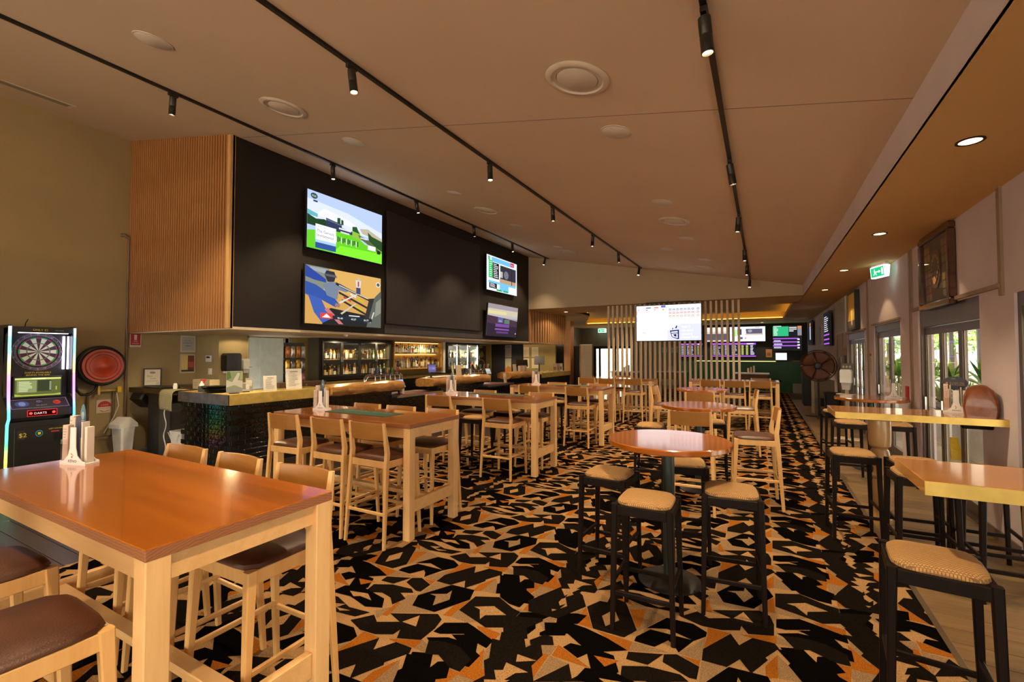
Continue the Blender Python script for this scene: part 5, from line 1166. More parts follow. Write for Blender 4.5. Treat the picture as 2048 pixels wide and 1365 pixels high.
# ---------------------------------------------------------------- brochure holders on the tables
def holder(loc, rz, label, tall=True):
    t = thing('brochure_holder', label, 'brochure holder', loc, rz, 'white brochure holders'); t.scale = (.62, .62, .98)
    b = MB(); prof = [(-.15, .0), (.15, .0), (.15, .018), (.10, .026), (.055, .055), (.035, .10), (.032, .22), (-.032, .22), (-.035, .10), (-.055, .055), (-.10, .026), (-.15, .018)]
    b.prism(prof, -.062, -.056, 0, 'y').prism([(p[0], p[1] * .95) for p in prof], .056, .062, 0, 'y').box(-.15, .15, -.056, .056, 0, .010).build('stand', M_white, t)
    a = art('logo_print', .12, .06, [('p', (.7, .1, .05), [(.35, .95), (.5, .8), (.4, .7)]), ('p', (.8, .55, .05), [(.5, .8), (.65, .65), (.45, .65)]), ('p', (.08, .12, .4), [(.4, .6), (.55, .6), (.42, .4)]), ('t', (.06, .06, .15), .08, .02, .36, 'KENO', .84)], M_print, t, None, .0002); face(a, (0, -.0635, .045))
    for i, (x, y, w, h, c) in enumerate([(-.105, -.02, .065, .23, (.62, .47, .38)), (-.06, .02, .014, .27, (.70, .62, .52)), (.06, .0, .014, .25, (.68, .62, .55)), (.095, .01, .03, .22, (.72, .68, .6)), (-.11, .035, .05, .28, (.66, .52, .42))]):
        p = MB().box(x - w / 2, x + w / 2, y - .032, y + .032, .011, h, 0, .002).build('ticket_pad', MATS.get('pad_%d' % i) or plain('pad_%d' % i, c, .7), t)
        if i in (0, 4):
            q = art('pad_print', w * .9, (h - .011) * .95, [('r', c, 0, 0, 1, 1), ('r', tuple(v * .8 for v in c), 0, 0, 1, .62)] + lines((.35, .22, .18), .15, .65, .85, .95, 4, .3, i) + [('r', (.45, .2, .15), .1, .04, .9, .07)], M_print, p, None, .0002); face(q, (x, y - .0335, .011 + (h - .011) / 2))
    MB().box(-.145, -.068, -.06, .056, .010, .15).build('ticket_tray', M_acr, t)
    for k in range(4): MB().tube([(-.02 + .013 * k, -.02, .02), (-.022 + .015 * k, -.02, .285)], .004, 6).build('pencil', MATS.get('pencil_blue') or plain('pencil_blue', (.05, .05, .13), .4), t)
    if tall:
        vs = [(.035 * math.cos(R(a_)), .25 + .10 * 0 + .10 * math.sin(R(a_)) * 1.0 + .0) for a_ in range(0, 181, 15)]
        MB().prism([(-.035, .15), (.035, .15)] + [(x, z) for x, z in vs], .018, .021, 0, 'y').build('top_card', M_teal, t)
        q = art('card_print', .06, .12, [('c', (.30, .42, .45), .5, .6, .3, .2)] + lines((.6, .62, .55), .2, .15, .8, .4, 3, .35, 2), M_print, t, None, .0002); face(q, (-.0, .0165, .27))
M_acr = glass('acrylic', (.95, .9, .85)); M_teal = plain('teal_card', (.05, .15, .20), .4)
holder((-3.50, 1.15, TH), .30, 'white brochure holder with ticket pads on the table by the dart machine')
holder((-4.44, 3.58, TH), .35, 'white brochure holder with ticket pads beside the green bar runner')
holder((-4.44, 6.08, TH), .35, 'white brochure holder on the table opposite the first beer taps')
holder((-4.14, 8.62, TH), .35, 'white brochure holder on the table opposite the second beer taps')
holder((1.66, 8.48, TH), -.25, 'white brochure holder on the round table beside the glass doors', False)
holder((1.64, 5.98, 1.12), -.2, 'white brochure holder with oval sign on the shelf table', False)
t = thing('oval_sign', 'dark oval card sign reading $1 behind the shelf table brochure holder', 'sign', (1.66, 6.07, 1.12), -.2)
MB().tube([(-.06, 0, 0), (-.06, 0, .24)], .004, 6).build('rod', M_black, t); MB().lathe([(0, .0), (.095, 0), (.095, .004), (0, .004)], 32, 0, (0, -.002, .28), 'y', False, 1, .68).build('oval_plate', plain('navy_card', (.010, .010, .02), .4), t)
a = art('print', .18, .11, [('t', (.6, .28, .08), .12, .3, .42, '$1'), ('t', (.5, .32, .16), .36, .46, .16, 'COULD WIN', .5), ('t', (.6, .32, .1), .36, .30, .16, 'A MILLION', .52), ('c', (.10, .2, .04), .45, .9, .1, .06)], M_print, t, None, .0002); face(a, (0, -.0035, .28))
# bar runners
for (x0, x1, y0, y1, c, txc, lb) in [(-4.25, -3.35, 3.46, 3.74, (.004, .040, .016), (.22, .26, .10), 'green rubber bar runner on the table by the tiled bar corner'), (-4.15, -3.2, 6.12, 6.38, (.03, .045, .02), (.2, .2, .1), 'dull green bar runner on the table opposite the first taps'), (-3.9, -3.0, 8.62, 8.84, (.03, .04, .02), (.2, .2, .1), 'dull green bar runner on the table opposite the second taps')]:
    t = thing('bar_runner', lb, 'bar mat', ((x0 + x1) / 2, (y0 + y1) / 2, TH), 0, 'bar runners')
    MB().box(-(x1 - x0) / 2, (x1 - x0) / 2, -(y1 - y0) / 2, (y1 - y0) / 2, 0, .005, 0, .002).build('mat', plain('runner_' + lb[:5] + str(int(y0)), c, .7), t)
    a = art('lettering', (x1 - x0) * .8, .05, [('t', txc, 0, .2, 1, 'ORIGINAL BITTER', 1)], M_print, t); a.location = (0, .05, .0062)

# ================================================================ RIGHT WALL
def glass_doors(name, y0, y1, h, n, head, ajar=0.0):
    w = struct(name, MB().box(XR + .02, XR + .12, y0, y0 + .06, 0, h).box(XR + .02, XR + .12, y1 - .06, y1, 0, h).box(XR + .02, XR + .12, y0 + .06, y1 - .06, h - head, h).box(XR + .0, XR + .14, y0, y1, 0, .025), M_bronze)
    L = (y1 - y0 - .12) / n; zt = h - head
    for k in range(n):
        a = y0 + .06 + k * L; xo = XR + .05
        d = MB(); s = .055
        d.box(0, .045, 0, s, .03, zt - .01).box(0, .045, L - s, L, .03, zt - .01).box(0, .045, s, L - s, zt - .10, zt - .01).box(0, .045, s, L - s, .03, .15)
        o = d.build('door_panel', M_bronze, w); o.location = (xo, a + .002, 0)
        MB().box(.018, .024, s, L - s, .15, zt - .10).build('pane', M_glass, o)
        MB().box(.014, .019, s, s + .02, .15, zt - .1).box(.014, .019, L - s - .02, L - s, .15, zt - .1).build('glazing_bead', plain('bead_%s_%d' % (name, k), (.40, .37, .30), .5), o)
        MB().box(-.02, .0, L - .04, L - .02, .95, 1.12).build('handle', M_steel, o)
        if ajar and k == n - 1: o.rotation_euler = (0, 0, ajar)
        MB().box(.0245, .026, s + .02, L - s - .02, .92, .935).box(.0245, .026, s + .02, L - s - .02, .95, .965).box(.0245, .026, s + .02, L - s - .02, .98, .995).build('safety_strip', M_cream, o)
    return w
glass_doors('window_1', 3.2, 5.36, 2.2, 3, .10)
glass_doors('window_2', 6.06, 8.06, 2.26, 3, .22)
glass_doors('window_3', 8.98, 10.85, 2.2, 2, .12)
glass_doors('window_4', 11.75, 13.95, 2.16, 4, .14)
glass_doors('window_5_added', -2.6, .6, 2.2, 4, .10)  # unseen doors behind the camera, added for more daylight
# framed picture with mount
M_frame = wood('mahogany_frame', (.045, .014, .007), (.10, .035, .015), 1, .25, 1, .5, .5)
fr = thing('framed_memorabilia', 'big dark framed memorabilia picture above the glass doors', 'picture frame', (XR - .002, 7.15, 2.235), -FB)
w_, h_ = 1.10, .90
MB().box(-w_ / 2, w_ / 2, -.07, 0, 0, .07, 0, .012).box(-w_ / 2, w_ / 2, -.07, 0, h_ - .07, h_, 0, .012).box(-w_ / 2, -w_ / 2 + .07, -.07, 0, .07, h_ - .07, 0, .012).box(w_ / 2 - .07, w_ / 2, -.07, 0, .07, h_ - .07, 0, .012).build('frame', M_frame, fr)
it = [('r', (.045, .035, .03), 0, 0, 1, 1)]
rnd = random.Random(5)
for i in range(7):
    for sx in (0, 1):
        for k in range(2):
            x = (.07 + k * .12) if sx == 0 else (.70 + k * .12); y = .06 + i * .125
            it.append(('r', tuple(v * rnd.uniform(.5, 1) for v in (.30, .20, .10)), x, y, x + .095, y + .10))
it += [('c', (.10, .07, .05), .5, .52, .17, .30), ('c', (.055, .04, .035), .5, .53, .14, .26)]
for k in range(16):
    a_ = 2 * PI * k / 16; it.append(('r', (.34, .17, .08), .48 + .12 * math.cos(a_), .50 + .20 * math.sin(a_), .52 + .12 * math.cos(a_), .54 + .20 * math.sin(a_)))
it.append(('c', (.45, .22, .08), .5, .34, .05, .06))
a = art('picture', w_ - .13, h_ - .13, it, M_print, fr); face(a, (0, -.02, h_ / 2))
MB().box(-w_ / 2 + .07, w_ / 2 - .07, -.045, -.042, .07, h_ - .07).build('glazing', M_glass, fr)
sheet('framed_poster', 'yellow poster in a deep black frame between the glass doors', 'poster', 1.0, .86, [('r', (.02, .02, .02), 0, 0, 1, 1), ('r', (.80, .50, .02), .06, .24, .94, .95), ('r', (.14, .09, .04), .06, .05, .94, .24), ('r', (.8, .7, .5), .55, .12, .68, .5), ('p', (.6, .35, .01), [(.06, .95), (.3, .95), (.15, .5), (.06, .5)])], (XR - .09, 12.70, 2.22), -FB, 0, None, None, .088, M_black)
sheet('result_board', 'large pale board of printed result lists high on the window wall', 'notice board', 1.75, .90, [('r', (.50, .45, .36), 0, 0, 1, 1), ('t', (.25, .2, .15), .3, .84, .09, 'HONOUR BOARD', .4)] + lines((.30, .25, .18), .05, .05, .48, .8, 14, .3, 8) + lines((.30, .25, .18), .54, .05, .95, .8, 14, .3, 9), (XR - .03, 14.88, 2.23), -FB, 0, None, None, .028)
sheet('window_notice', 'small white notice with red header between the glass doors', 'notice', .22, .42, [('r', (.55, .45, .36), 0, 0, 1, 1), ('r', (.40, .05, .05), .0, .87, 1, 1)] + lines((.3, .2, .15), .1, .1, .9, .8, 6, .25, 2), (XR - .008, 11.15, 1.28), -FB, 0, None, None, .006)
o = MB().box(-.02, .0, -.06, .06, 0, .17, 0, .006).build('call_point', plain('call_point_red', (.5, .02, .03), .4)); o.location = (XR, 8.62, 1.05); tag(o, 'small red fire call point on the wall beside the glass doors', 'alarm')
# exit sign
M_exg = emit('exit_green', (.02, .55, .22), 1.6); M_exw = emit('exit_white', (.85, 1, .92), 3.0)
def exit_sign(loc, rz, label, w=.34, h=.19, hang=.04):
    t = thing('exit_sign', label, 'exit sign', loc, rz, 'green exit signs')
    MB().box(-w / 2, w / 2, -.03, .03, -hang, 0).build('mount', M_white, t)
    MB().prism([(-.045, -hang - .01), (.045, -hang - .01), (.03, -hang - h), (-.03, -hang - h)], -w / 2, w / 2, 0, 'x').build('light_box', M_exw, t)
    for s in (1, -1):
        a = art('sign_face', w * .92, h * .8, [('r', (.02, .50, .20), 0, 0, 1, 1), ('c', (.9, 1, .92), .30, .78, .035, .07), ('p', (.9, 1, .92), [(.24, .68), (.36, .68), (.40, .45), (.46, .2), (.40, .18), (.33, .40), (.24, .2), (.18, .22), (.27, .45)]), ('p', (.9, 1, .92), [(.42, .46), (.62, .46), (.62, .34), (.78, .52), (.62, .70), (.62, .58), (.42, .58)]), ('r', (.9, 1, .92), .82, .15, .95, .85)], M_screen, t)
        a.location = (0, -s * .041, -hang - h / 2 - .005); a.rotation_euler = (PI / 2 + s * .08 if s > 0 else PI / 2 + .08, 0, 0 if s > 0 else PI)
exit_sign((1.68, 9.30, ZL), -1.2, 'green running-man exit sign hanging over the second glass door')
exit_sign((-7.95, 25.2, ZL), 0, 'green exit sign over the far double glass doors', .45, .22)
# sanitiser stand
t = thing('sanitiser_stand', 'pale hand sanitiser stand with base plate beside the glass doors', 'sanitiser stand', (1.46, 11.15, 0), -.35)
M_std = plain('beige_metal', (.50, .40, .27), .5)
MB().box(-.21, .21, -.17, .17, 0, .02, 0, .005).build('base_plate', M_std, t); MB().box(-.03, .03, -.02, .02, .02, 1.05).build('post', M_std, t)
MB().box(-.16, .16, -.12, .05, .88, .90, 0, .004).build('drip_tray', M_std, t)
MB().box(-.10, .10, .0, .02, .90, 1.50).build('back_board', plain('sanitiser_board', (.07, .07, .06), .5), t)
MB().prism([(-.09, 1.12), (.09, 1.12), (.095, 1.34), (.08, 1.38), (-.08, 1.38), (-.095, 1.34)], -.12, .0, 0, 'y').build('dispenser', M_white, t)
MB().prism([(-.06, .98), (.06, .98), (.08, 1.12), (-.08, 1.12)], -.09, .0, 0, 'y').build('nozzle', plain('clear_grey', (.5, .48, .45), .2), t)
a = art('board_print', .18, .09, [('r', (.10, .10, .08), 0, 0, 1, 1)] + [('c', (.4, .38, .3), .2 + .3 * k, .4, .1, .25) for k in range(3)], M_print, t); face(a, (0, -.002, 1.44))
# pedestal fan
fn = thing('pedestal_fan', 'large round pedestal fan with brown blades beside the betting counter aisle', 'fan', (1.29, 14.6, 0), -.10)
for k in range(3):
    a_ = 2 * PI * k / 3 + .5; MB().bar((0, 0, .03), (.34 * math.cos(a_), .34 * math.sin(a_), .012), .05, .022, 0, (0, 0, 1), .004).build('foot', M_black, fn)
MB().tube([(0, 0, .02), (0, 0, 1.30)], .022, 12).build('pole', M_black, fn)
MB().lathe([(0, -.14), (.07, -.13), (.08, 0.0), (.05, .03), (0, .03)], 24, 0, (0, .05, 1.37), 'y').build('motor', M_black, fn)
cg = MB(); RF = .41
for r in (.10, .20, .30, RF): cg.tube([(r * math.cos(2 * PI * i / 40), -.10 + .07 * (r / RF) ** 2, 1.37 + r * math.sin(2 * PI * i / 40)) for i in range(41)], .0022 if r < RF else .012, 6, 0, True, False)
for k in range(48):
    a_ = 2 * PI * k / 48; cg.tube([(.05 * math.cos(a_), -.10, 1.37 + .05 * math.sin(a_)), (.25 * math.cos(a_), -.085, 1.37 + .25 * math.sin(a_)), (RF * math.cos(a_), -.03, 1.37 + RF * math.sin(a_))], .0012, 4)
cg.tube([(RF * math.cos(2 * PI * i / 40), .05, 1.37 + RF * math.sin(2 * PI * i / 40)) for i in range(41)], .008, 6, 0, True, False)
cg.build('guard', plain('guard_wire', (.10, .09, .085), .35, .6), fn)
MB().lathe([(RF + .005, -.05), (RF + .012, .0), (RF + .005, .07), (RF - .01, .07), (RF - .004, 0), (RF - .01, -.05)], 48, 0, (0, 0, 1.37), 'y', True, 1, 1, False).build('rim', M_black, fn)
MB().lathe([(0, -.08), (.05, -.075), (.085, -.05), (.09, .0)], 24, 0, (0, 0, 1.37), 'y').build('hub', plain('fan_hub', (.02, .006, .003), .4), fn)
M_blade = plain('brown_blade', (.15, .036, .006), .45)
for k in range(5):
    b = MB(); a0 = 2 * PI * k / 5; vs = []; n = 6
    for i in range(n + 1):
        for j in range(n + 1):
            r = .07 + (RF - .10) * i / n; th = a0 + (-.5 + j / n) * 1.22; vs.append((r * math.cos(th), -.03 + .05 * (j / n - .5), 1.37 + r * math.sin(th)))
    fs = [(i * (n + 1) + j, i * (n + 1) + j + 1, (i + 1) * (n + 1) + j + 1, (i + 1) * (n + 1) + j) for i in range(n) for j in range(n)]
    o = b.add(vs, fs, 0, True).build('blade', M_blade, fn); s_ = o.modifiers.new('t', 'SOLIDIFY'); s_.thickness = .004
# things around the fan
t = thing('flat_carton', 'pale open carton standing behind the pedestal fan', 'box', (1.48, 15.6, 0), .1); MB().box(-.24, .24, -.2, .2, .45, .95, 0, .005).build('box_body', plain('pale_card', (.42, .35, .25), .8), t); MB().box(-.24, -.1, -.2, .2, 0, .45).build('support', plain('pale_card2', (.34, .28, .20), .8), t)
t = thing('rubbish_bin', 'black rubbish bin in the corner behind the fan', 'bin', (1.62, 14.9, 0), 0); MB().stack([(0, 0, 0, .3, .3), (0, 0, .62, .36, .36)], 0, .04).build('body', M_black, t); MB().stack([(0, 0, .62, .38, .38), (0, 0, .66, .36, .36)], 0, .04).build('lid', M_blackmetal, t)
t = thing('ticket_kiosk', 'tall dark betting ticket kiosk against the window wall', 'kiosk', (1.50, 18.0, 0), -FB); MB().box(-.35, .35, -.35, .30, 0, 1.25, 0, .02).build('cabinet', M_black, t); MB().prism([(-.38, 1.25), (.30, 1.25), (.30, 1.75), (-.1, 1.75)], -.33, .33, 0, 'x').build('hood', M_black, t)
a = art('kiosk_screen', .5, .3, [('r', (.03, .03, .04), 0, 0, 1, 1), ('r', (.25, .1, .3), .1, .6, .9, .7)], M_screen, t); face(a, (0, -.25, 1.5), 0, .5)
for i, (y, z, w, h, c, lb) in enumerate([(15.2, 1.05, .6, .55, (.35, .17, .05), 'tan cork board low on the window wall'), (16.2, 1.1, .5, .4, (.55, .42, .26), 'pale form rack on the window wall by the fan'), (19.6, 2.0, .8, .7, (.18, .10, .05), 'brown framed board between the wall screens')]):
    sheet('notice_board', lb, 'notice board', w, h, [('r', c, 0, 0, 1, 1), ('r', tuple(v * .6 for v in c), .1, .15, .9, .55)] + lines(tuple(v * .5 for v in c), .1, .6, .9, .9, 3, .4, i), (XR - .03, y, z), -FB, 0, None, None, .026)
for i, (y, h, c) in enumerate([(14.25, 1.75, (.30, .18, .08)), (14.40, 1.65, (.48, .34, .18)), (14.12, 1.55, (.05, .04, .03))]):
    o = MB().box(-.035, .0, -.05, .05, 0, h, 0, .003).build('leaning_board', plain('leaning_board_%d' % i, c, .5)); o.location = (XR - .003 - .0 * i, y, .10); tag(o, ['brown', 'pale timber', 'dark'][i] + ' upright board leaning by the last glass doors', 'board', 'leaning boards')
# polished timber block on the shelf table
b = MB(); n = 22; prof = [(-.155, .0), (-.17, .10), (-.155, .20), (-.12, .27), (-.06, .305), (.0, .315), (.06, .305), (.12, .26), (.155, .18), (.165, .08), (.15, .0)]
rings = []
for yy_, s in ((-.11, .86), (-.095, .96), (-.06, 1.0), (.06, 1.0), (.10, .95), (.11, .86)):
    rings.append([(p[0] * s, yy_, p[1] * (1 if p[1] == 0 else s)) for p in prof])
vs = [p for r_ in rings for p in r_]; m = len(prof); fs = [(i * m + k, i * m + k + 1, (i + 1) * m + k + 1, (i + 1) * m + k) for i in range(len(rings) - 1) for k in range(m - 1)]
fs += [tuple(range(m - 1, -1, -1)), tuple(range((len(rings) - 1) * m, len(rings) * m))] + [(i * m + m - 1, i * m, (i + 1) * m, (i + 1) * m + m - 1) for i in range(len(rings) - 1)]
o = b.add(vs, fs, 0, True).build('timber_ornament', wood('polished_redwood', (.10, .022, .004), (.22, .062, .012), 1, .30, 1.2, .4, .25)); o.location = (1.73, 5.70, 1.12); o.rotation_euler = (0, 0, -.25); o.scale = (.70, .8, .92)
tag(o, 'polished rounded redwood block on the shelf table against the wall', 'ornament')

# unseen glazed front, added behind the camera to let daylight in
rw_ = MB(); x0, x1, h = REAR; n = 8
for k in range(n + 1): x = x0 + (x1 - x0) * k / n; rw_.box(x - .03, x + .03, Y0 - .10, Y0 - .04, 0, h)
rw_.box(x0, x1, Y0 - .10, Y0 - .04, h - .06, h).box(x0, x1, Y0 - .10, Y0 - .04, 0, .06)
rg = struct('window_rear_added', rw_, M_bronze)
for k in range(n): MB().box(x0 + (x1 - x0) * k / n + .03, x0 + (x1 - x0) * (k + 1) / n - .03, Y0 - .074, Y0 - .068, .06, h - .06).build('pane', M_glass, rg)

# ================================================================ SCREENS, SLAT SCREEN, FAR ROOM
def tv(name, label, w, h, loc, rz, items, tilt=0.0, bez=.012, depth=.05, mat=None, group=None):
    """flat television: centre at loc, facing rz (0 = facing -y)"""
    t = thing(name, label, 'television', loc, rz, group)
    o = MB().box(-w / 2 - bez, w / 2 + bez, -.0, depth, -h / 2 - bez, h / 2 + bez, 0, .006).build('housing', M_black, t); o.rotation_euler = (tilt, 0, 0)
    a = art('picture', w, h, items, mat or M_screen, o, None, .0004); a.location = (0, -.0006, 0); a.rotation_euler = (PI / 2, 0, 0)
    MB().box(-.15, .15, depth, depth + .05, -.15, .15).build('wall_mount', M_blackmetal, t)
    return t
def poly(c, *p): return ('p', c, list(p))
golf = [('r', (.42, .52, .85), 0, 0, 1, 1), poly((.62, .68, .92), (0, .5), (1, .45), (1, .62), (.5, .8), (0, .85)), poly((.75, .78, .92), (.1, .6), (.7, .55), (.5, .68), (.2, .75)),
        poly((.12, .40, .45), (0, .66), (.12, .62), (.12, .56), (0, .57)), poly((.015, .05, .015), (0, .58), (.1, .53), (.2, .56), (.3, .50), (.56, .46), (.6, .38), (0, .40)), poly((.03, .04, .09), (.22, .60), (.42, .56), (.42, .50), (.58, .48), (.58, .40), (.36, .42), (.22, .46)),
        poly((.15, .18, .22), (.22, .58), (.42, .545), (.42, .53), (.22, .565)), poly((.02, .07, .02), (.36, .66), (.40, .67), (.40, .56), (.36, .57)), poly((.02, .07, .02), (.41, .65), (.44, .64), (.44, .55), (.41, .56)),
        poly((.12, .55, .02), (0, 0), (1, 0), (1, .36), (.75, .30), (.6, .42), (.3, .40), (0, .3)), poly((.20, .75, .03), (.3, 0), (1, 0), (1, .2), (.4, .16)), poly((.25, .45, .05), (.56, .50), (.66, .52), (.7, .36), (.56, .38)),
        poly((.45, .40, .28), (.66, .58), (.78, .62), (1, .50), (1, .44), (.7, .50)), poly((.02, .08, .02), (.56, .58), (.62, .60), (.66, .48), (.56, .50)), poly((.025, .07, .02), (.78, .56), (.84, .50), (1, .45), (1, .25), (.8, .36)), poly((.10, .13, .05), (.64, .46), (.8, .4), (1, .22), (.95, .2), (.66, .4)),
        ('r', (.65, .66, .64), .38, .46, .54, .49), ('r', (.6, .62, .6), .40, .40, .52, .43), ('r', (.75, .75, .74), .78, .22, .90, .31), ('r', (.02, .02, .02), .92, .18, .97, .25), ('r', (.7, .72, .65), .67, .40, .77, .42)] + \
       [('r', (.015, .015, .02) if k % 3 else (.55, .55, .6), .34 + .022 * k, .20 + .02 * (k % 3), .352 + .022 * k, .31 + .01 * (k % 2)) for k in range(14)] + \
       [('r', (.03, .08, .28), .09, .02, .34, .12), ('r', (.35, .55, .80), .09, .12, .34, .17), ('r', (.85, .85, .86), .09, .17, .34, .44), ('t', (.2, .2, .2), .11, .39, .035, 'GOLF', .05), ('t', (.08, .09, .16), .105, .30, .075, 'The Genesis', .21), ('t', (.08, .09, .16), .105, .225, .075, 'Invitational', .20), ('t', (.3, .3, .35), .105, .19, .03, 'FINAL ROUND', .15),
        ('c', (.02, .06, .05), .07, .91, .04, .05), ('t', (.8, .8, .8), .045, .89, .05, 'FOX', .05), ('r', (.05, .05, .08), .06, .81, .11, .84)]
rodeo = [('r', (.55, .30, .08), 0, 0, 1, 1), poly((.62, .36, .10), (.3, 1), (1, 1), (1, .5), (.4, .6)), poly((.20, .22, .18), (0, 1), (.28, 1), (.25, .7), (.1, .4), (0, .5)), poly((.30, .33, .35), (.05, .98), (.26, .98), (.22, .90), (.05, .93)), poly((.02, .02, .02), (.3, .3), (.95, .2), (1, 0), (.2, 0), (.2, .2)),
         poly((.03, .06, .30), (0, 1), (.06, .95), (.24, .8), (.24, .74), (.10, .76), (.0, .8)), poly((.035, .08, .32), (0, .72), (.12, .68), (.34, .50), (.42, .36), (.36, .32), (.2, .42), (.0, .5)), poly((.05, .10, .38), (.03, .5), (.18, .45), (.30, .1), (.2, .02), (.1, .2)),
         poly((.16, .20, .27), (.20, .70), (.30, .78), (.42, .76), (.55, .68), (.50, .62), (.40, .64), (.38, .46), (.25, .52)), poly((.03, .03, .035), (.24, .96), (.34, .96), (.36, .88), (.34, .78), (.26, .76), (.22, .88)), poly((.10, .10, .12), (.22, .90), (.36, .90), (.38, .86), (.24, .86)), poly((.28, .17, .12), (.36, .40), (.42, .38), (.41, .32), (.35, .34)),
         poly((.03, .025, .03), (.36, .78), (.88, .52), (.88, .48), (.36, .73)), poly((.03, .025, .03), (.40, .62), (.85, .36), (.85, .32), (.40, .58)), poly((.03, .025, .03), (.44, .48), (.84, .22), (.84, .18), (.44, .44)), poly((.035, .03, .03), (.82, .56), (.90, .58), (.80, .06), (.74, .08)),
         poly((.55, .52, .5), (.40, .74), (.80, .56), (.80, .545), (.40, .72)), poly((.5, .42, .02), (.64, .56), (.74, .50), (.74, .46), (.64, .52)), poly((.5, .42, .02), (.62, .40), (.72, .34), (.72, .30), (.62, .36)), poly((.6, .58, .62), (.55, .62), (.63, .57), (.63, .53), (.55, .58)), poly((.45, .03, .04), (.46, .54), (.56, .48), (.56, .45), (.46, .51)),
         poly((.60, .58, .52), (.40, .42), (.64, .62), (.645, .60), (.42, .40)), poly((.5, .45, .35), (.42, .22), (.62, .44), (.63, .42), (.44, .2)),
         poly((.60, .56, .52), (.62, .88), (.70, .88), (.69, .74), (.63, .74)), poly((.45, .05, .08), (.65, .86), (.67, .86), (.67, .76), (.65, .76)), poly((.05, .06, .14), (.63, .74), (.69, .74), (.69, .62), (.63, .62)), poly((.5, .42, .3), (.64, .93), (.69, .93), (.68, .88), (.65, .88)),
         poly((.10, .11, .09), (.90, .6), (1, .75), (1, 0), (.78, 0)), poly((.22, .23, .18), (.92, .5), (1, .6), (1, .3), (.9, .2)), poly((.6, .55, .5), (.85, .1), (.9, .3), (.88, .3), (.83, .08)), poly((.5, .15, .15), (.26, .30), (.46, .02), (.40, .02), (.22, .26)),
         ('r', (.6, .05, .04), .17, .10, .32, .20), poly((.8, .7, .68), (.19, .12), (.245, .19), (.30, .12)), ('r', (.02, .025, .035), .32, .10, .86, .17), ('t', (.8, .8, .8), .38, .11, .05, '90-40', .07), ('t', (.8, .8, .8), .56, .11, .05, '40.07', .07), ('t', (.8, .8, .8), .74, .11, .05, '84.77', .07), ('r', (.6, .6, .6), .53, .18, .68, .20), ('c', (.75, .75, .75), .95, .86, .035, .05), ('c', (.1, .1, .1), .95, .86, .025, .036)]
race = [('r', (.72, .78, .86), 0, 0, 1, 1), ('r', (.15, .45, .80), .15, .84, .85, .97), ('r', (.62, .03, .06), .77, .86, .90, .98), ('t', (.8, .8, .8), .79, .89, .06, 'R 8', .08), ('r', (.10, .45, .18), .04, .86, .1, .97), ('r', (.03, .45, .10), .06, .36, .18, .86), ('r', (.015, .015, .02), .18, .36, .38, .82), ('r', (.035, .03, .045), .42, .36, .96, .80), ('r', (.45, .30, .18), .40, .28, .96, .40), ('r', (.45, .42, .35), .42, .44, .50, .62), ('c', (.15, .16, .2), .62, .55, .08, .12), ('r', (.16, .48, .78), .05, .22, .95, .28), ('r', (.015, .015, .02), .07, .07, .31, .22), ('r', (.16, .48, .78), .40, .03, .70, .25), ('r', (.75, .78, .82), .70, .0, .98, .22), ('r', (.02, .35, .08), .30, .02, .46, .07), ('r', (.02, .35, .08), .52, .02, .68, .07), ('r', (.03, .02, .02), .80, .28, .82, .80)] + lines((.75, .75, .75), .2, .38, .36, .8, 8, .4, 1) + lines((.7, .9, .75), .08, .38, .16, .84, 8, .35, 2) + lines((.75, .75, .75), .09, .09, .29, .21, 4, .4, 3)
drive = [('r', (.30, .26, .28), 0, 0, 1, 1), ('r', (.52, .46, .34), 0, .66, 1, .86), ('r', (.62, .55, .28), 0, .70, .6, .80), ('r', (.42, .40, .42), 0, .60, 1, .68), poly((.06, .03, .05), (0, .64), (.5, .60), (1, .54), (1, 0), (0, 0)), poly((.03, .02, .03), (0, .4), (1, .34), (1, 0), (0, 0)), ('r', (.10, .11, .28), .33, .44, .50, .60), ('r', (.22, .25, .42), .36, .46, .46, .52), ('r', (.10, .17, .12), .54, .42, .72, .56), ('r', (.17, .06, .28), .26, .30, .72, .40), ('r', (.20, .08, .32), .25, .20, .72, .25), ('r', (.12, .04, .20), .3, .1, .7, .16), ('c', (.6, .5, .6), .96, .12, .015, .025)]
g = 'screens on the bar bulkhead'
tv('television', 'television showing a golf course, upper left of the dark wall panel', 1.71, .98, (XW + .10, 5.87, 3.965), FB, golf, 0, .012, .05, None, g)
tv('television', 'television showing a rodeo, lower left of the dark wall panel', 1.71, .98, (XW + .10, 5.85, 2.69), FB, rodeo, 0, .012, .05, None, g)
tv('television', 'television showing pale blue race results, upper right of the dark wall panel', 1.76, .98, (XW + .10, 11.57, 3.96), FB, race, 0, .012, .05, None, g)
tv('television', 'dim television showing a car at dusk, lower right of the dark wall panel', 1.74, .90, (XW + .12, 11.56, 2.64), FB, drive, .08, .012, .05, None, g)
cb = MB().tube([(XW + .01, 6.0, 2.18), (XW + .02, 6.03, 2.12), (XW + .01, 6.06, 2.08)], .006, 6); tag(cb.build('tv_cable', M_black), 'short black cable below the rodeo television', 'cable')
o = MB().lathe([(0, 0), (.045, 0), (.045, -.02), (.02, -.045), (0, -.05)], 18).build('dome_camera', M_white); o.location = (XW - .12, 6.05, 2.055); tag(o, 'white dome sensor under the bulkhead below the rodeo television', 'camera')

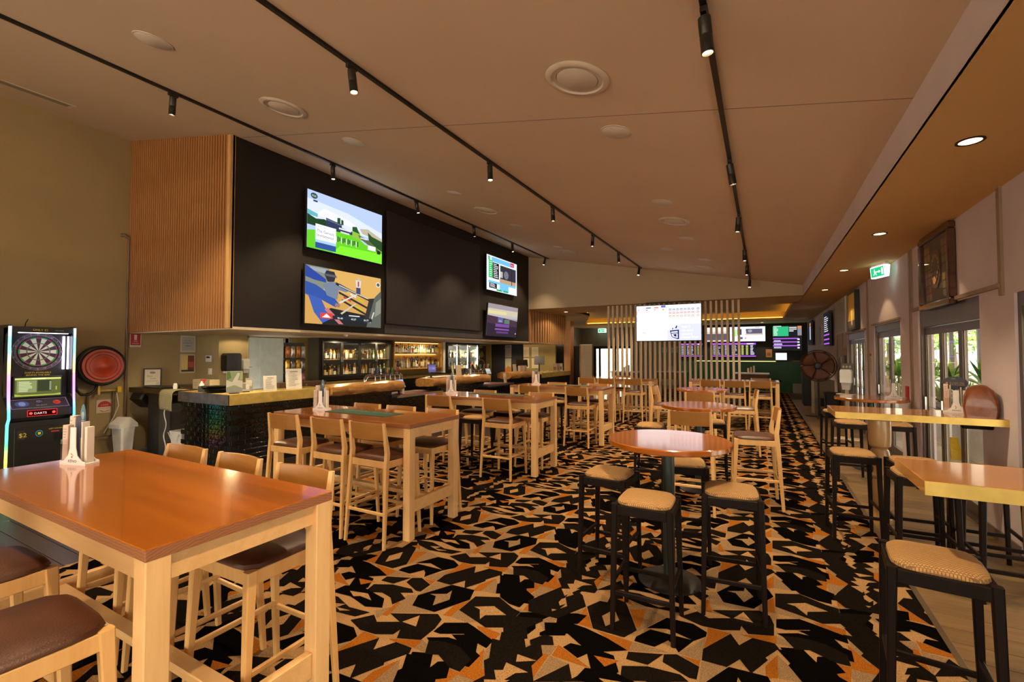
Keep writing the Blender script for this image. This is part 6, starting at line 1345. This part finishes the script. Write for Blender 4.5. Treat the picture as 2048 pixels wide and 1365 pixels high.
# slat screen with hung display
ss = thing('slat_screen', 'floor to ceiling screen of pale vertical slats', 'screen', (-2.34, 13.75, 0))
sm = MB().stack([(0, 0, 0, .058, .09), (0, 0, ZL, .058, .09)], 0, .004).mesh('screen_slat', M_ladder)
nS = 27
for i in range(nS): inst('slat', sm, ss, (-1.79 + 3.58 * i / (nS - 1), 0, 0))
MB().box(-1.83, 1.83, -.045, .045, 0, .03).build('floor_rail', M_ladder, ss)
keno = [('r', (1.0, 1.0, 1.0), 0, 0, 1, 1), poly((.70, .71, .86), (.49, 0), (1, 0), (1, .46), (.49, .46)), poly((.86, .87, .95), (.25, .45), (.49, .45), (.49, .18)), poly((.9, .9, .97), (.49, .46), (.7, .46), (.55, .3), (.49, .3)),
        poly((.015, .02, .16), (.53, .28), (.67, .30), (.67, .04), (.645, .035), (.56, .10)), poly((.75, .76, .9), (.55, .25), (.65, .265), (.65, .22), (.552, .21)), poly((.8, .8, .92), (.555, .19), (.65, .20), (.65, .06), (.57, .11)), poly((.015, .02, .16), (.58, .17), (.63, .18), (.63, .1), (.6, .12)), poly((.015, .02, .16), (.56, .31), (.575, .36), (.585, .35), (.575, .31)), poly((.015, .02, .16), (.61, .34), (.63, .42), (.645, .41), (.635, .34)),
        ('t', (1, 1, 1), .71, .35, .09, 'Spin 2', .13), ('t', (1, 1, 1), .71, .25, .09, 'win more', .18), ('t', (1, 1, 1), .71, .15, .09, 'second', .16), ('t', (1, 1, 1), .70, .06, .09, 'Chance Draw', .26),
        ('t', (.62, .62, .68), .03, .10, .09, '$1 009 650', .32), ('t', (.3, .3, .5), .08, .20, .08, '10', .07)]
for r in range(4):
    for c_ in range(8):
        x = .52 + c_ * .057 + (.02 if c_ == 7 else 0); y = .84 - r * .093; col = [(.10, .14, .40), (.75, .15, .10), (.80, .30, .16), (.5, .65, .6)][r]
        if r < 3: keno += [('r', col, x, y, x + .036, y + .05), ('r', (.92, .92, .97), x + .006, y + .012, x + .030, y + .034)]
        else: keno += [('c', col, x + .018, y + .02, .018, .03), ('c', (.95, .95, .97), x + .018, y + .02, .012, .02)]
keno += [('r', (.8, .1, .08), .0, .75, .012, .85), ('r', (.2, .25, .6), .0, .55, .012, .68)] + [('r', (.80, .12, .10), .03 + .13 * k, .87 - .01 * (k % 2), .055 + .13 * k, .89) for k in range(4)] + [('r', (.75, .78, .92), .03 + .09 * k, .57 + .05 * (k % 3), .08 + .09 * k, .59 + .05 * (k % 3)) for k in range(5)] + [('r', (.10, .12, .35), .16, .92, .24, .95), ('r', (.8, .15, .12), .29, .92, .36, .95), ('r', (.12, .15, .45), .40, .93, .47, .99)]
tv('hung_display', 'big bright white lottery display hung in front of the slat screen', 1.74, 1.0, (-2.32, 13.36, 2.56), .0, keno, 0, .02, .10, colattr('bright_display', 1.25), None)
MB().box(-.012, .012, .05, .075, .5, .62).box(-.6, .6, .02, .10, .585, .60).build('ceiling_bracket', M_blackmetal, bpy.data.objects['hung_display'])

# betting counter and screens at the far wall
bc = thing('betting_counter', 'long green betting counter below the far screens', 'counter', (-.9, 23.6, 0))
MB().box(-2.6, 2.05, 0, .8, .0, .93).build('front_panel', M_green, bc); MB().box(-2.65, 2.1, -.06, .85, .93, .97).build('worktop', M_green, bc)
MB().box(2.05, 2.55, -.5, .8, .0, .9).build('end_cabinet', M_cream, bc); art('lettering', 1.4, .3, [('t', (.7, .75, .6), 0, .1, 1, 'THE TAB', 1)], M_print, bc); face(bc.children[-1], (.2, -.004, .5))
lb_ = MB().box(-3.1, .55, 25.26, 25.30, 1.30, 1.335).build('strip_light', emit('yellow_strip', (.85, .75, .25), 2.5)); tag(lb_, 'thin yellow strip light across the black betting wall', 'light')
FY = 25.28
def wallscreen(x0, x1, z0, z1, items, lb, y=FY): tv('betting_screen', lb, x1 - x0, z1 - z0, ((x0 + x1) / 2, y, (z0 + z1) / 2), 0, items, 0, .02, .04, None, 'betting screens on the far wall')
PUR = (.42, .10, .75)
tabl = [('r', (.012, .010, .02), 0, 0, 1, 1), ('r', PUR, 0, .88, 1, 1), ('r', PUR, 0, 0, 1, .07), ('r', (.8, .7, .9), .8, .9, .95, .98)] + lines((.5, .5, .55), .03, .12, .22, .85, 8, .4, 1) + lines((.6, .6, .65), .30, .12, .40, .85, 8, .4, 2) + lines((.6, .6, .65), .46, .12, .60, .85, 8, .4, 3) + [('r', (.6, .62, .12), .68 + .1 * k, .14 + .09 * j, .73 + .1 * k, .19 + .09 * j) for k in range(2) for j in range(8)] + lines((.7, .7, .7), .88, .12, .97, .85, 8, .5, 4)
wallscreen(-2.25, -.28, 1.55, 2.22, tabl, 'long purple-edged odds screen low on the black betting wall')
wallscreen(-1.42, .13, 2.30, 3.02, [('r', (.75, .80, .88), 0, 0, 1, 1), ('r', (.4, .9, .2), .12, .35, .2, .8), ('r', (.05, .05, .06), .22, .45, .34, .85), ('r', (.10, .09, .14), .46, .50, .92, .85), ('r', (.6, .5, .42), .44, .42, .94, .52), ('r', (.7, .7, .75), .40, .5, .47, .7), ('c', (.3, .3, .35), .58, .7, .06, .1), ('c', (.8, .1, .2), .45, .22, .02, .05), ('r', (.1, .1, .12), .30, .15, .37, .3), ('r', (.7, .3, .3), .72, .92, .85, .97)], 'white race screen on the black betting wall')
wallscreen(-2.55, -1.5, 2.30, 3.02, [('r', (.60, .52, .50), 0, 0, 1, 1), ('r', (.10, .09, .12), 0, .1, 1, .55), ('r', (.75, .70, .62), 0, .7, 1, 1)], 'pale racing picture screen behind the slats')
wallscreen(.45, 1.62, 1.85, 3.02, [('r', (.012, .012, .014), 0, 0, 1, 1), ('r', (.03, .42, .18), 0, .58, .55, .97), ('r', (.6, .6, .6), .02, .97, .3, 1.0), ('r', (.65, .20, .05), .86, .9, 1, .98), ('r', (.22, .22, .26), .86, .6, 1, .9), ('r', PUR, 0, .46, .9, .5), ('r', PUR, 0, .32, .9, .36), ('r', PUR, 0, .17, .9, .21)] + lines((.65, .8, .7), .03, .6, .2, .95, 6, .5, 1) + lines((.75, .75, .75), .57, .75, .84, .96, 3, .5, 2) + lines((.4, .4, .5), .03, .05, .4, .45, 3, .5, 3) + lines((.7, .7, .75), .85, .05, .97, .5, 4, .5, 4), 'tall green and purple betting screen on the black wall')
wallscreen(-3.75, -2.7, 1.55, 2.22, tabl, 'narrow purple odds screen behind the hung display')
for i, (x, c) in enumerate([(-3.9, (.7, .7, .7)), (-4.25, (.7, .15, .1)), (-4.6, (.15, .5, .25))]):
    sheet('race_form', ['white', 'red-headed', 'green'][i] + ' form sheet pinned behind the slat screen', 'form', .26, .34, [('r', (.75, .75, .75), 0, 0, 1, 1), ('r', c, 0, .8, 1, 1)] + lines((.3, .3, .3), .1, .1, .9, .7, 5, .3, i), (x, YF - .02, 1.75), 0, 0, None, None, .01)
sheet('small_sign', 'orange poster on the black betting wall', 'poster', .26, .38, [('r', (.42, .17, .06), 0, 0, 1, 1), ('r', (.2, .08, .03), .2, .2, .8, .6)], (.27, 25.31, 1.52), 0, 0, None, None, .01)
tv('small_monitor', 'small white monitor on the black betting wall', .46, .34, (.78, 25.28, 1.56), 0, [('r', (.72, .75, .75), 0, 0, 1, 1)], 0, .015, .04)
for i in range(14):
    rnd = random.Random(i); h = rnd.uniform(.06, .16); w = rnd.uniform(.08, .26); c = [(.5, .42, .3), (.6, .5, .2), (.10, .28, .12), (.5, .2, .1), (.55, .5, .42)][i % 5]
    o = MB().box(-w / 2, w / 2, -.06, .06, 0, h, 0, .004).build('counter_box', MATS.get('cbox_%d' % (i % 5)) or plain('cbox_%d' % (i % 5), c, .6)); o.location = (-2.9 + i * .29, 23.85 + .1 * (i % 2), .97)
    tag(o, ['cream', 'yellow', 'green', 'red', 'pale'][i % 5] + ' box of slips on the green betting counter', 'box', 'boxes on the betting counter')
sheet('counter_sign', 'brown card sign at the end of the green betting counter', 'sign', .34, .42, [('r', (.35, .16, .06), 0, 0, 1, 1), ('r', (.55, .4, .25), .1, .4, .6, .8)], (1.32, 23.7, .97), 0, .1)
# screens on the right wall near the counter
side_items = [('r', (.012, .012, .014), 0, 0, 1, 1), ('r', PUR, 0, .3, 1, .34), ('r', PUR, 0, .16, 1, .20), ('r', PUR, 0, .03, 1, .07)] + lines((.6, .6, .65), .1, .4, .9, .9, 8, .4, 1)
tv('betting_screen', 'black side-wall betting screen with purple lines beside the result board', 1.35, 1.0, (XR - .12, 16.95, 2.45), -FB, side_items, 0, .02, .06)
tv('betting_screen', 'black side-wall betting screen nearest the betting counter', 1.6, .95, (XR - .12, 22.6, 2.55), -FB, [('r', (.012, .012, .014), 0, 0, 1, 1), ('r', (.65, .18, .05), .5, .8, .8, .92), ('r', (.35, .4, .55), .5, .2, .8, .78)] + lines((.5, .5, .55), .52, .2, .78, .75, 7, .4, 1), 0, .02, .06)
# tables and chairs of the far room
M_whitetop = plain('pale_laminate', (.55, .55, .50), .25); M_wbrown = plain('brown_laminate', (.16, .07, .03), .5)
for i, (x, y, lb) in enumerate([(-.35, 18.2, 'pale-topped brown table nearest the betting counter aisle'), (-3.1, 18.6, 'pale-topped brown table behind the middle of the slat screen'), (-4.6, 17.6, 'pale-topped brown table behind the bar end of the slat screen')]):
    t = thing('leaner_table', lb, 'table', (x, y, 0), 0, 'pale topped tables in the far room')
    MB().box(-.55, .55, -.35, .35, .98, 1.02, 0, .004).build('tabletop', M_whitetop, t); MB().box(-.5, .5, -.3, .3, .72, .98).build('apron', M_wbrown, t)
    for sx in (-1, 1):
        for sy in (-1, 1): MB().box(sx * .46 - .035, sx * .46 + .035, sy * .26 - .035, sy * .26 + .035, 0, .72).build('leg', M_wbrown, t)
    for k in range(3):
        o = MB().box(-.03, .03, -.05, .05, 0, .16 + .04 * k).build('slip_holder', plain('slip_%d_%d' % (i, k), [(.6, .5, .38), (.5, .3, .15), (.35, .4, .3)][k], .5)); o.location = (x - .1 + .09 * k, y, 1.02); tag(o, ['cream', 'tan', 'grey'][k] + ' slip holder on the ' + lb[:26].replace('pale-topped ', '') + [' by the aisle', ' mid screen', ' bar end'][i], 'holder', 'slip holders')
t = thing('office_chair', 'black swivel chair at the green betting counter', 'chair', (.45, 22.6, 0), .6)
MB().lathe([(0, .06), (.03, .06), (.03, .5), (0, .5)], 12).build('column', M_blackmetal, t)
for k in range(5): a_ = 2 * PI * k / 5; MB().bar((0, 0, .06), (.26 * math.cos(a_), .26 * math.sin(a_), .03), .04, .03).build('foot', M_black, t)
MB().stack([(0, 0, .5, .44, .42), (0, 0, .57, .46, .44)], 0, .1).build('seat', M_black, t); MB().lathe([(0, -.03), (.24, -.02), (.25, .0), (.2, .03), (0, .03)], 24, 0, (0, .22, .86), 'y').build('backrest', M_black, t); MB().bar((0, .1, .5), (0, .22, .75), .05, .02).build('back_arm', M_black, t)
# striped panel and exit doors
sp2 = thing('ribbed_panel', 'free-standing panel of pale vertical ribs at the end of the bar', 'panel', (-6.04, 17.1, 0))
MB().box(-.23, .23, .0, .05, 0, 2.02).build('backing', M_cream, sp2); MB().box(-.26, -.23, -.05, .1, 0, 2.05).build('end_post', M_slat, sp2); MB().box(-.26, .25, -.04, .06, 2.02, 2.06).build('top_cap', M_cream, sp2)
rm = MB().stack([(0, 0, 0, .026, .03), (0, 0, 2.02, .026, .03)], 0, .006).mesh('rib', plain('rib_paint', (.55, .45, .33), .5))
for i in range(12): inst('rib', rm, sp2, (-.20 + i * .038, -.012, 0))
ed = struct('door_2', MB().box(-8.55, -8.47, YF - .02, YF + .1, 0, 2.12).box(-6.38, -6.3, YF - .02, YF + .1, 0, 2.12).box(-8.55, -6.3, YF - .02, YF + .1, 2.05, 2.12), M_black)
for k, (x0, x1) in enumerate([(-8.47, -8.20), (-8.20, -7.30), (-7.30, -6.38)]):
    o = MB().box(x0, x0 + .06, YF, YF + .05, 0, 2.05).box(x1 - .06, x1, YF, YF + .05, 0, 2.05).box(x0 + .06, x1 - .06, YF, YF + .05, 1.97, 2.05).box(x0 + .06, x1 - .06, YF, YF + .05, 0, .12).build('door_leaf', M_black, ed)
    MB().box(x0 + .06, x1 - .06, YF + .02, YF + .026, .12, 1.97).build('pane', M_glass, o)
    if k: MB().tube([(x1 - .12 if k == 1 else x0 + .12, YF - .01, .9), (x1 - .12 if k == 1 else x0 + .12, YF - .06, .92), (x1 - .12 if k == 1 else x0 + .12, YF - .06, 1.18), (x1 - .12 if k == 1 else x0 + .12, YF - .01, 1.2)], .012, 8).build('handle', M_steel, o)

# ================================================================ CEILING FITTINGS
M_lens = emit('spot_lens', (1, .70, .34), 22.0)
def tilt_mat(): return math.atan(-.194)
def spot_light(parent, loc, energy, size=R(95), aim=None, color=(1, .74, .45), blend=.6, rad=.035):
    d = bpy.data.lights.new('lamp', 'SPOT'); d.energy = energy; d.spot_size = size; d.spot_blend = blend; d.color = color; d.shadow_soft_size = rad
    o = bpy.data.objects.new('lamp', d); COL.objects.link(o); o.parent = parent; o.location = loc
    if aim: o.rotation_euler = aim
    return o
SPOT_E = 250.0
_sp = {}
def track_spot(x, y, label, grp, tx=0.0, ty=0.0, energy=1.0):
    z = zc(x) - .035
    t = thing('track_spotlight', label, 'spotlight', (x, y, z), 0, grp)
    if 'a' not in _sp:
        _sp['a'] = MB().box(-.018, .018, -.05, .05, -.03, .0, 0, .004).box(-.012, .012, -.012, .012, -.05, -.03).mesh('adapter', M_black)
        b = MB(); b.lathe([(0, 0), (.026, 0), (.034, -.006), (.034, -.10), (.031, -.105), (.034, -.11), (.034, -.205), (.029, -.205), (.029, -.19)], 24); _sp['b'] = b.mesh('barrel', M_black)
        _sp['l'] = MB().lathe([(0, -.192), (.029, -.192)], 20).mesh('lens', M_lens)
    inst('adapter', _sp['a'], t)
    inst('barrel', _sp['b'], t, (0, 0, -.035), (tx, ty, 0)); inst('lens', _sp['l'], t, (0, 0, -.036), (tx, ty, 0))
    d = Matrix.Rotation(ty, 3, 'Y') @ Matrix.Rotation(tx, 3, 'X') @ Vector((0, 0, -.25))
    spot_light(t, (d.x, d.y, d.z - .03), SPOT_E * energy, R(100), (tx, ty, 0))
TR = [(-5.95, 'the track above the bar front'), (-3.03, 'the middle track'), (-.26, 'the track above the round tables')]
ORD = ['second', 'third', 'fourth', 'fifth', 'sixth', 'seventh', 'eighth']
for x, d in TR:
    e = MB().box(x - .018, x + .018, -3.5, 13.3, -.03, 0)
    e.v = [(p[0], p[1], p[2] + zc(x)) for p in e.v]
    tag(e.build('track_rail', M_black), f'long black ceiling rail, {d[4:]}', 'light track', 'ceiling light tracks')
    for i, y in enumerate([-2.2, .3, 2.70, 4.95, 6.95, 9.0, 10.9, 13.05]):
        if x == -.26 and y == 9.0: y = 9.2
        tx = random.uniform(-.12, .12); ty = random.uniform(-.18, .18)
        track_spot(x, y, f'black cylinder spotlight, {(["rear", "first"] + ORD)[i]} on {d}', 'track spotlights', tx if i < 7 else -.3, ty, 1.0 if i < 7 else .6)
def sloped(o, x, y, dz=0.0):
    o.location = (x, y, zc(x) + dz); o.rotation_euler = (0, math.atan(.194), 0); return o
ring = MB().lathe([(.16, 0), (.245, 0), (.25, -.006), (.235, -.018), (.205, -.020), (.195, -.008), (.165, -.008)], 40, 0, (0, 0, 0), 'z', True, 1, 1, False)
disc = MB().lathe([(0, -.018), (.150, -.018), (.160, -.012), (.162, 0)], 40)
M_vent = plain('diffuser_paint', (.62, .55, .46), .6); M_vgap = plain('diffuser_gap', (.03, .025, .02), .9)
rme, dme, gme = ring.mesh('diffuser_ring', M_vent), disc.mesh('diffuser_plate', M_vent), MB().lathe([(0, -.002), (.24, -.002)], 40).mesh('diffuser_throat', M_vgap)
for x, y, lb in [(-4.76, 3.27, 'round ceiling air diffuser before the slatted bulkhead'), (-1.23, 3.30, 'round ceiling air diffuser above the first round table'),
                 (-4.69, 7.54, 'round ceiling air diffuser opposite the dark wall panel'), (-1.21, 7.62, 'round ceiling air diffuser above the middle round tables'),
                 (-4.61, 11.6, 'round ceiling air diffuser near the end wall, bar side'), (-1.24, 12.05, 'round ceiling air diffuser near the end wall, window side')]:
    t = thing('air_diffuser', lb, 'air vent', group='round air diffusers'); sloped(t, x, y)
    inst('outer_ring', rme, t); inst('center_plate', dme, t); inst('throat', gme, t)
sp = MB().lathe([(0, -.012), (.125, -.012), (.135, -.006), (.137, 0)], 36)
spg = MB().lathe([(.137, 0), (.152, -.001), (.15, -.006), (.138, -.007)], 36)
sme, sge = sp.mesh('speaker_grille', plain('speaker_paint', (.66, .60, .52), .6)), spg.mesh('speaker_rim', M_vent)
for x, y, lb in [(-4.77, 2.0, 'round flush ceiling speaker nearest the left wall'), (-4.71, 4.25, 'round flush ceiling speaker beside the slatted bulkhead corner'),
                 (-1.2, 4.27, 'round flush ceiling speaker beyond the first air diffuser'), (-4.66, 6.46, 'round flush ceiling speaker opposite the dark wall panel'),
                 (-1.2, 6.6, 'round flush ceiling speaker above the middle round table'), (-4.68, 8.77, 'round flush ceiling speaker between bar-side diffusers'),
                 (-1.2, 8.88, 'round flush ceiling speaker above the far round table'), (-4.65, 11.05, 'round flush ceiling speaker near the end wall, bar side'),
                 (-1.77, 10.13, 'small round ceiling fitting near the end wall'), (-1.1, 11.02, 'round flush ceiling speaker near the end wall, window side')]:
    t = thing('ceiling_speaker', lb, 'speaker', group='ceiling speakers'); sloped(t, x, y); inst('grille', sme, t); inst('rim', sge, t)
t = thing('ceiling_grille', 'long slot air grille in the ceiling by the left wall', 'air vent'); sloped(t, -8.75, 1.6)
MB().box(-.12, .12, -1.2, 1.1, -.008, 0, 0, .003).build('frame', M_vent, t)
MB().box(-.09, .09, -1.15, 1.05, -.010, -.007).build('slots', plain('grille_slots', (.30, .25, .18), .8), t)
# recessed downlights of the low ceiling
dl_r = MB().lathe([(.062, .0), (.078, 0), (.078, -.006), (.062, -.006), (.06, .0)], 28, 0, (0, 0, 0), 'z', True, 1, 1, False).mesh('downlight_trim', M_dark)
dl_c = MB().lathe([(0, -.002), (.061, -.002)], 28).mesh('downlight_lens', emit('downlight_lens', (1, .70, .32), 9.0))
dl_w = MB().lathe([(.07, .0), (.085, 0), (.085, -.006), (.07, -.006)], 28, 0, (0, 0, 0), 'z', True, 1, 1, False).mesh('downlight_trim_white', M_white)
def downlight(x, y, z, lb, e, dark=True, col=(1, .70, .38), size=R(80), aim=None):
    t = thing('downlight', lb, 'downlight', (x, y, z), 0, 'recessed downlights')
    inst('trim_ring', dl_r if dark else dl_w, t); inst('lens', dl_c, t)
    if e: spot_light(t, (0, 0, -.02), e, size, aim, col, .7 if size < R(90) else (.18 if size < 2 else .25), .05)
for y, lb in [(1.45, 'behind the first shelf table'), (4.23, 'between the two shelf tables'), (7.0, 'above the big framed picture'), (9.78, 'by the exit sign'), (12.57, 'by the yellow poster')]:
    downlight(1.27, y, ZL, 'recessed downlight in the window-side ceiling, ' + lb, 34 if y == 9.78 else 34, True, (1, .70, .36), R(100))
for x, y, lb in [(-2.8, 14.6, 'bar side of the hung screen'), (-5.9, 18.6, 'over the exit passage'), (-6.0, 14.9, 'added to light the far slatted bulkhead'), (-3.4, 13.62 + .9, 'added to light the slat screen'), (-.4, 17.2, 'in the ceiling recess'), (.0, 24.2, 'over the betting counter'), (-2.4, 24.2, 'over the betting counter, bar side')]:  # two lamps here are added to brighten the far slats and the slat screen
    inrec = 15.5 < y < 22.8 and x > -6.0
    downlight(x, y, ZL + .36 if inrec else ZL, 'recessed downlight of the far room, ' + lb, 60 if x == -6.0 else 150, False, (1, .76, .48), R(150) if x in (-6.0, -5.9) else R(95))
for x, y, lb in [(-7.0, 4.05, 'at the slatted corner'), (-8.7, 5.25, 'above the paper towel dispenser'), (-8.4, 7.4, 'before the dark fridge'), (-8.4, 8.7, 'before the dark fridge, far end'), (-8.6, 10.5, 'before the spirit shelves'),
                 (-8.4, 12.2, 'before the lit fridge'), (-8.4, 12.9, 'before the lit fridge, far end'), (-8.0, 15.3, 'over the far bar')]:
    downlight(x, y, 2.055, 'recessed downlight under the bar bulkhead, ' + lb, 14 if y == 5.25 else (75 if 7 < y < 9 else (45 if y == 10.5 else 110)), False, (1, .76, .42), R(165))
# wall-washing spot over the second glass door


# ================================================================ OUTSIDE THE GLASS
M_conc = plain('sunlit_paving', (.50, .47, .42), .8, 0, .2, .1, 2)
struct('ground_outside', MB().box(2.15, 60, -40, 70, -.12, -.02).box(-40, 2.15, -40, Y0 - .16, -.12, -.02).box(-60, 2.15, YF + .2, 70, -.12, -.02), M_conc)
M_wp = plain('white_render', (.75, .74, .70), .7)
vr = MB().box(2.05, 5.4, -4, 34, 2.72, 2.80).box(5.3, 5.4, -4, 34, 2.45, 2.72)
struct('ceiling_veranda', vr, M_wp)
for i, y in enumerate((1.8, 6.9, 12.0, 17.4, 19.6, 23.0, 27.0)):
    t = tag(MB().box(5.25, 5.35, y - .05, y + .05, -.02, 2.72).build('veranda_post', M_black), 'slim black veranda post outside the glass doors', 'post', 'veranda posts')
M_leaf = [plain('leaf_%d' % i, c, .45, 0, .4, .3, 12) for i, c in enumerate([(.10, .26, .035), (.20, .38, .05), (.05, .16, .03), (.32, .42, .08)])]
pl_ = 0
def rosette(seed, n, L):
    rnd = random.Random(seed); b = MB()
    for k in range(n):
        a = rnd.uniform(0, 2 * PI); el = rnd.uniform(.25, 1.35); ln = L * rnd.uniform(.65, 1); w = .035 * rnd.uniform(.8, 1.5); vs = []
        for i in range(5):
            u = i / 4; droop = u * u * .35 * ln * math.cos(el); r = ln * u * math.cos(el); z = ln * u * math.sin(el) - droop
            ww = w * math.sin(PI * (.12 + .86 * u)); ca, sa = math.cos(a), math.sin(a)
            vs += [(r * ca - ww * sa, r * sa + ww * ca, z + .01 * (1 - u)), (r * ca + ww * sa, r * sa - ww * ca, z + .01 * (1 - u))]
        b.add(vs, [(2 * i, 2 * i + 1, 2 * i + 3, 2 * i + 2) for i in range(4)], rnd.randrange(2), False)
    return b
ros = [rosette(s, 46, .75).mesh('plant_leaves', [M_leaf[s % 4], M_leaf[(s + 1) % 4]]) for s in range(4)]
trunk = MB().tube([(0, 0, 0), (.02, .01, .3), (.0, .0, .6)], [.035, .028, .022], 8).mesh('plant_stem', plain('plant_stem', (.16, .12, .07), .8))
for i in range(3):
    y0 = 7.6 + i * 3.6; pb = thing('planter_box', ['first', 'second', 'third'][i] + ' long white planter box outside the glass doors', 'planter', (3.25, y0, 0), 0, 'white planter boxes')
    MB().box(-.35, .35, 0, 3.2, -.02, .58, 0, .01).build('box_body', M_wp, pb); MB().box(-.30, .30, .05, 3.15, .56, .585).build('soil', plain('soil_%d' % i, (.05, .03, .02), .95), pb)
    for k in range(6):
        rnd = random.Random(i * 10 + k); t = thing('garden_plant', 'spiky green garden plant growing in the ' + ['first', 'second', 'third'][i] + ' planter box', 'plant', (3.25 + rnd.uniform(-.12, .12), y0 + .28 + .52 * k, .585), rnd.uniform(0, 6), 'planter plants')
        s = rnd.uniform(.75, 1.0); inst('leaves', ros[(i + k) % 4], t, (0, 0, .45 * (k % 2) * s + .08), (0, 0, 0), (s, s, s)); inst('stem', trunk, t, (0, 0, 0), (0, 0, 0), (1, 1, s))
t = thing('wet_floor_sign', 'yellow folding floor sign outside the glass doors', 'sign', (2.70, 10.0, -.02), .4); t.scale = (.6, .6, .6)
for s in (-1, 1): o = MB().prism([(-.15, 0), (.15, 0), (.10, .6), (-.10, .6)], -.006, .006, 0, 'y').build('panel', MATS.get('sign_yellow') or plain('sign_yellow', (.75, .50, .02), .4), t); o.location = (0, s * .12, 0); o.rotation_euler = (s * .19, 0, 0)
bs = thing('garden_bench', 'slatted timber bench outside the second glass door', 'bench', (3.5, 20.2, -.02), 0)
for k in range(4): MB().box(-.25 + .13 * k, -.14 + .13 * k, -.8, .8, .42, .45).build('seat_slat', M_slat, bs)
for k in range(3): MB().box(.28, .31, -.8, .8, .55 + .14 * k, .66 + .14 * k).build('back_slat', M_slat, bs)
for s in (-.7, .7): MB().box(-.24, .30, s - .03, s + .03, 0, .42).build('leg', M_slat, bs); MB().box(.31, .35, s - .03, s + .03, 0, 1.0).build('back_post', M_slat, bs)
# trees and a pale house beyond
def clump(seed, n, R_, mats):
    rnd = random.Random(seed); b = MB()
    for k in range(n):
        d = Vector((rnd.gauss(0, 1), rnd.gauss(0, 1), rnd.gauss(0, 1))).normalized() * R_ * rnd.uniform(.55, 1); s = .12 * rnd.uniform(.7, 1.6)
        u = Vector((rnd.gauss(0, 1), rnd.gauss(0, 1), rnd.gauss(0, 1))).normalized(); v = u.orthogonal().normalized()
        c = Vector((d.x, d.y, d.z * .8)); b.add([c - u * s, c - v * s * .5, c + u * s, c + v * s * .5], [(0, 1, 2, 3)], rnd.randrange(len(mats)))
    return b
for i, (x, y, s, lb) in enumerate([(9, 33, 2.2, 'leafy garden tree beyond the veranda, opposite the framed picture'), (8.5, 44, 2.4, 'leafy garden tree beyond the veranda, opposite the second doors'), (9, 58, 3.0, 'leafy garden tree beyond the veranda, opposite the last doors'), (7.2, 38, 1.9, 'leafy garden tree beyond the veranda near the first window')]):
    t = thing('garden_tree', lb, 'tree', (x, y, -.02), 0, 'garden trees'); MB().tube([(0, 0, 0), (.05, 0, 1.2), (0, .05, 2.4)], [.16, .12, .08], 8).build('trunk', plain('bark_%d' % i, (.14, .10, .07), .9), t)
    o = clump(i, 1400, s, M_leaf[:4]).build('crown', M_leaf, t); o.location = (0, 0, 2.3 + s * .5)
h = thing('garden_house', 'pale rendered house across the garden', 'house', (14, 48, -.02), 0)
MB().box(0, 6, -16, 22, 0, 3.4).build('wall', M_wp, h); MB().prism([(-.6, 3.4), (6.6, 3.4), (3, 5.2)], -16.4, 22.4, 0, 'y').build('roof', plain('roof_grey', (.25, .24, .23), .7), h)
for k in range(5): MB().box(-.03, .02, -12 + k * 6.5, -9.5 + k * 6.5, .9, 2.3).build('window', plain('house_window_%d' % k, (.10, .13, .15), .1), h)
h = thing('white_fence', 'white boundary fence seen through the far exit doors', 'fence', (-14, 33, -.02), 0)
fm = MB().box(-.48, .48, -.03, .03, 0, 1.9).mesh('fence_panel', M_wp)
for k in range(16): inst('panel', fm, h, (k * 1.0, 0, 0))
# daylight portals in the openings
for i, (a, b_, hh) in enumerate(OPEN):
    d = bpy.data.lights.new('portal', 'AREA'); d.shape = 'RECTANGLE'; d.size = b_ - a; d.size_y = hh; d.cycles.is_portal = True
    o = bpy.data.objects.new('window_portal', d); COL.objects.link(o); o.location = (XR + .2, (a + b_) / 2, hh / 2); o.rotation_euler = (R(90), 0, R(90))

d = bpy.data.lights.new('portal', 'AREA'); d.shape = 'RECTANGLE'; d.size = REAR[1] - REAR[0]; d.size_y = REAR[2]; d.cycles.is_portal = True
o = bpy.data.objects.new('window_portal', d); COL.objects.link(o); o.location = ((REAR[0] + REAR[1]) / 2, Y0 - .2, REAR[2] / 2); o.rotation_euler = (R(90), 0, 0)
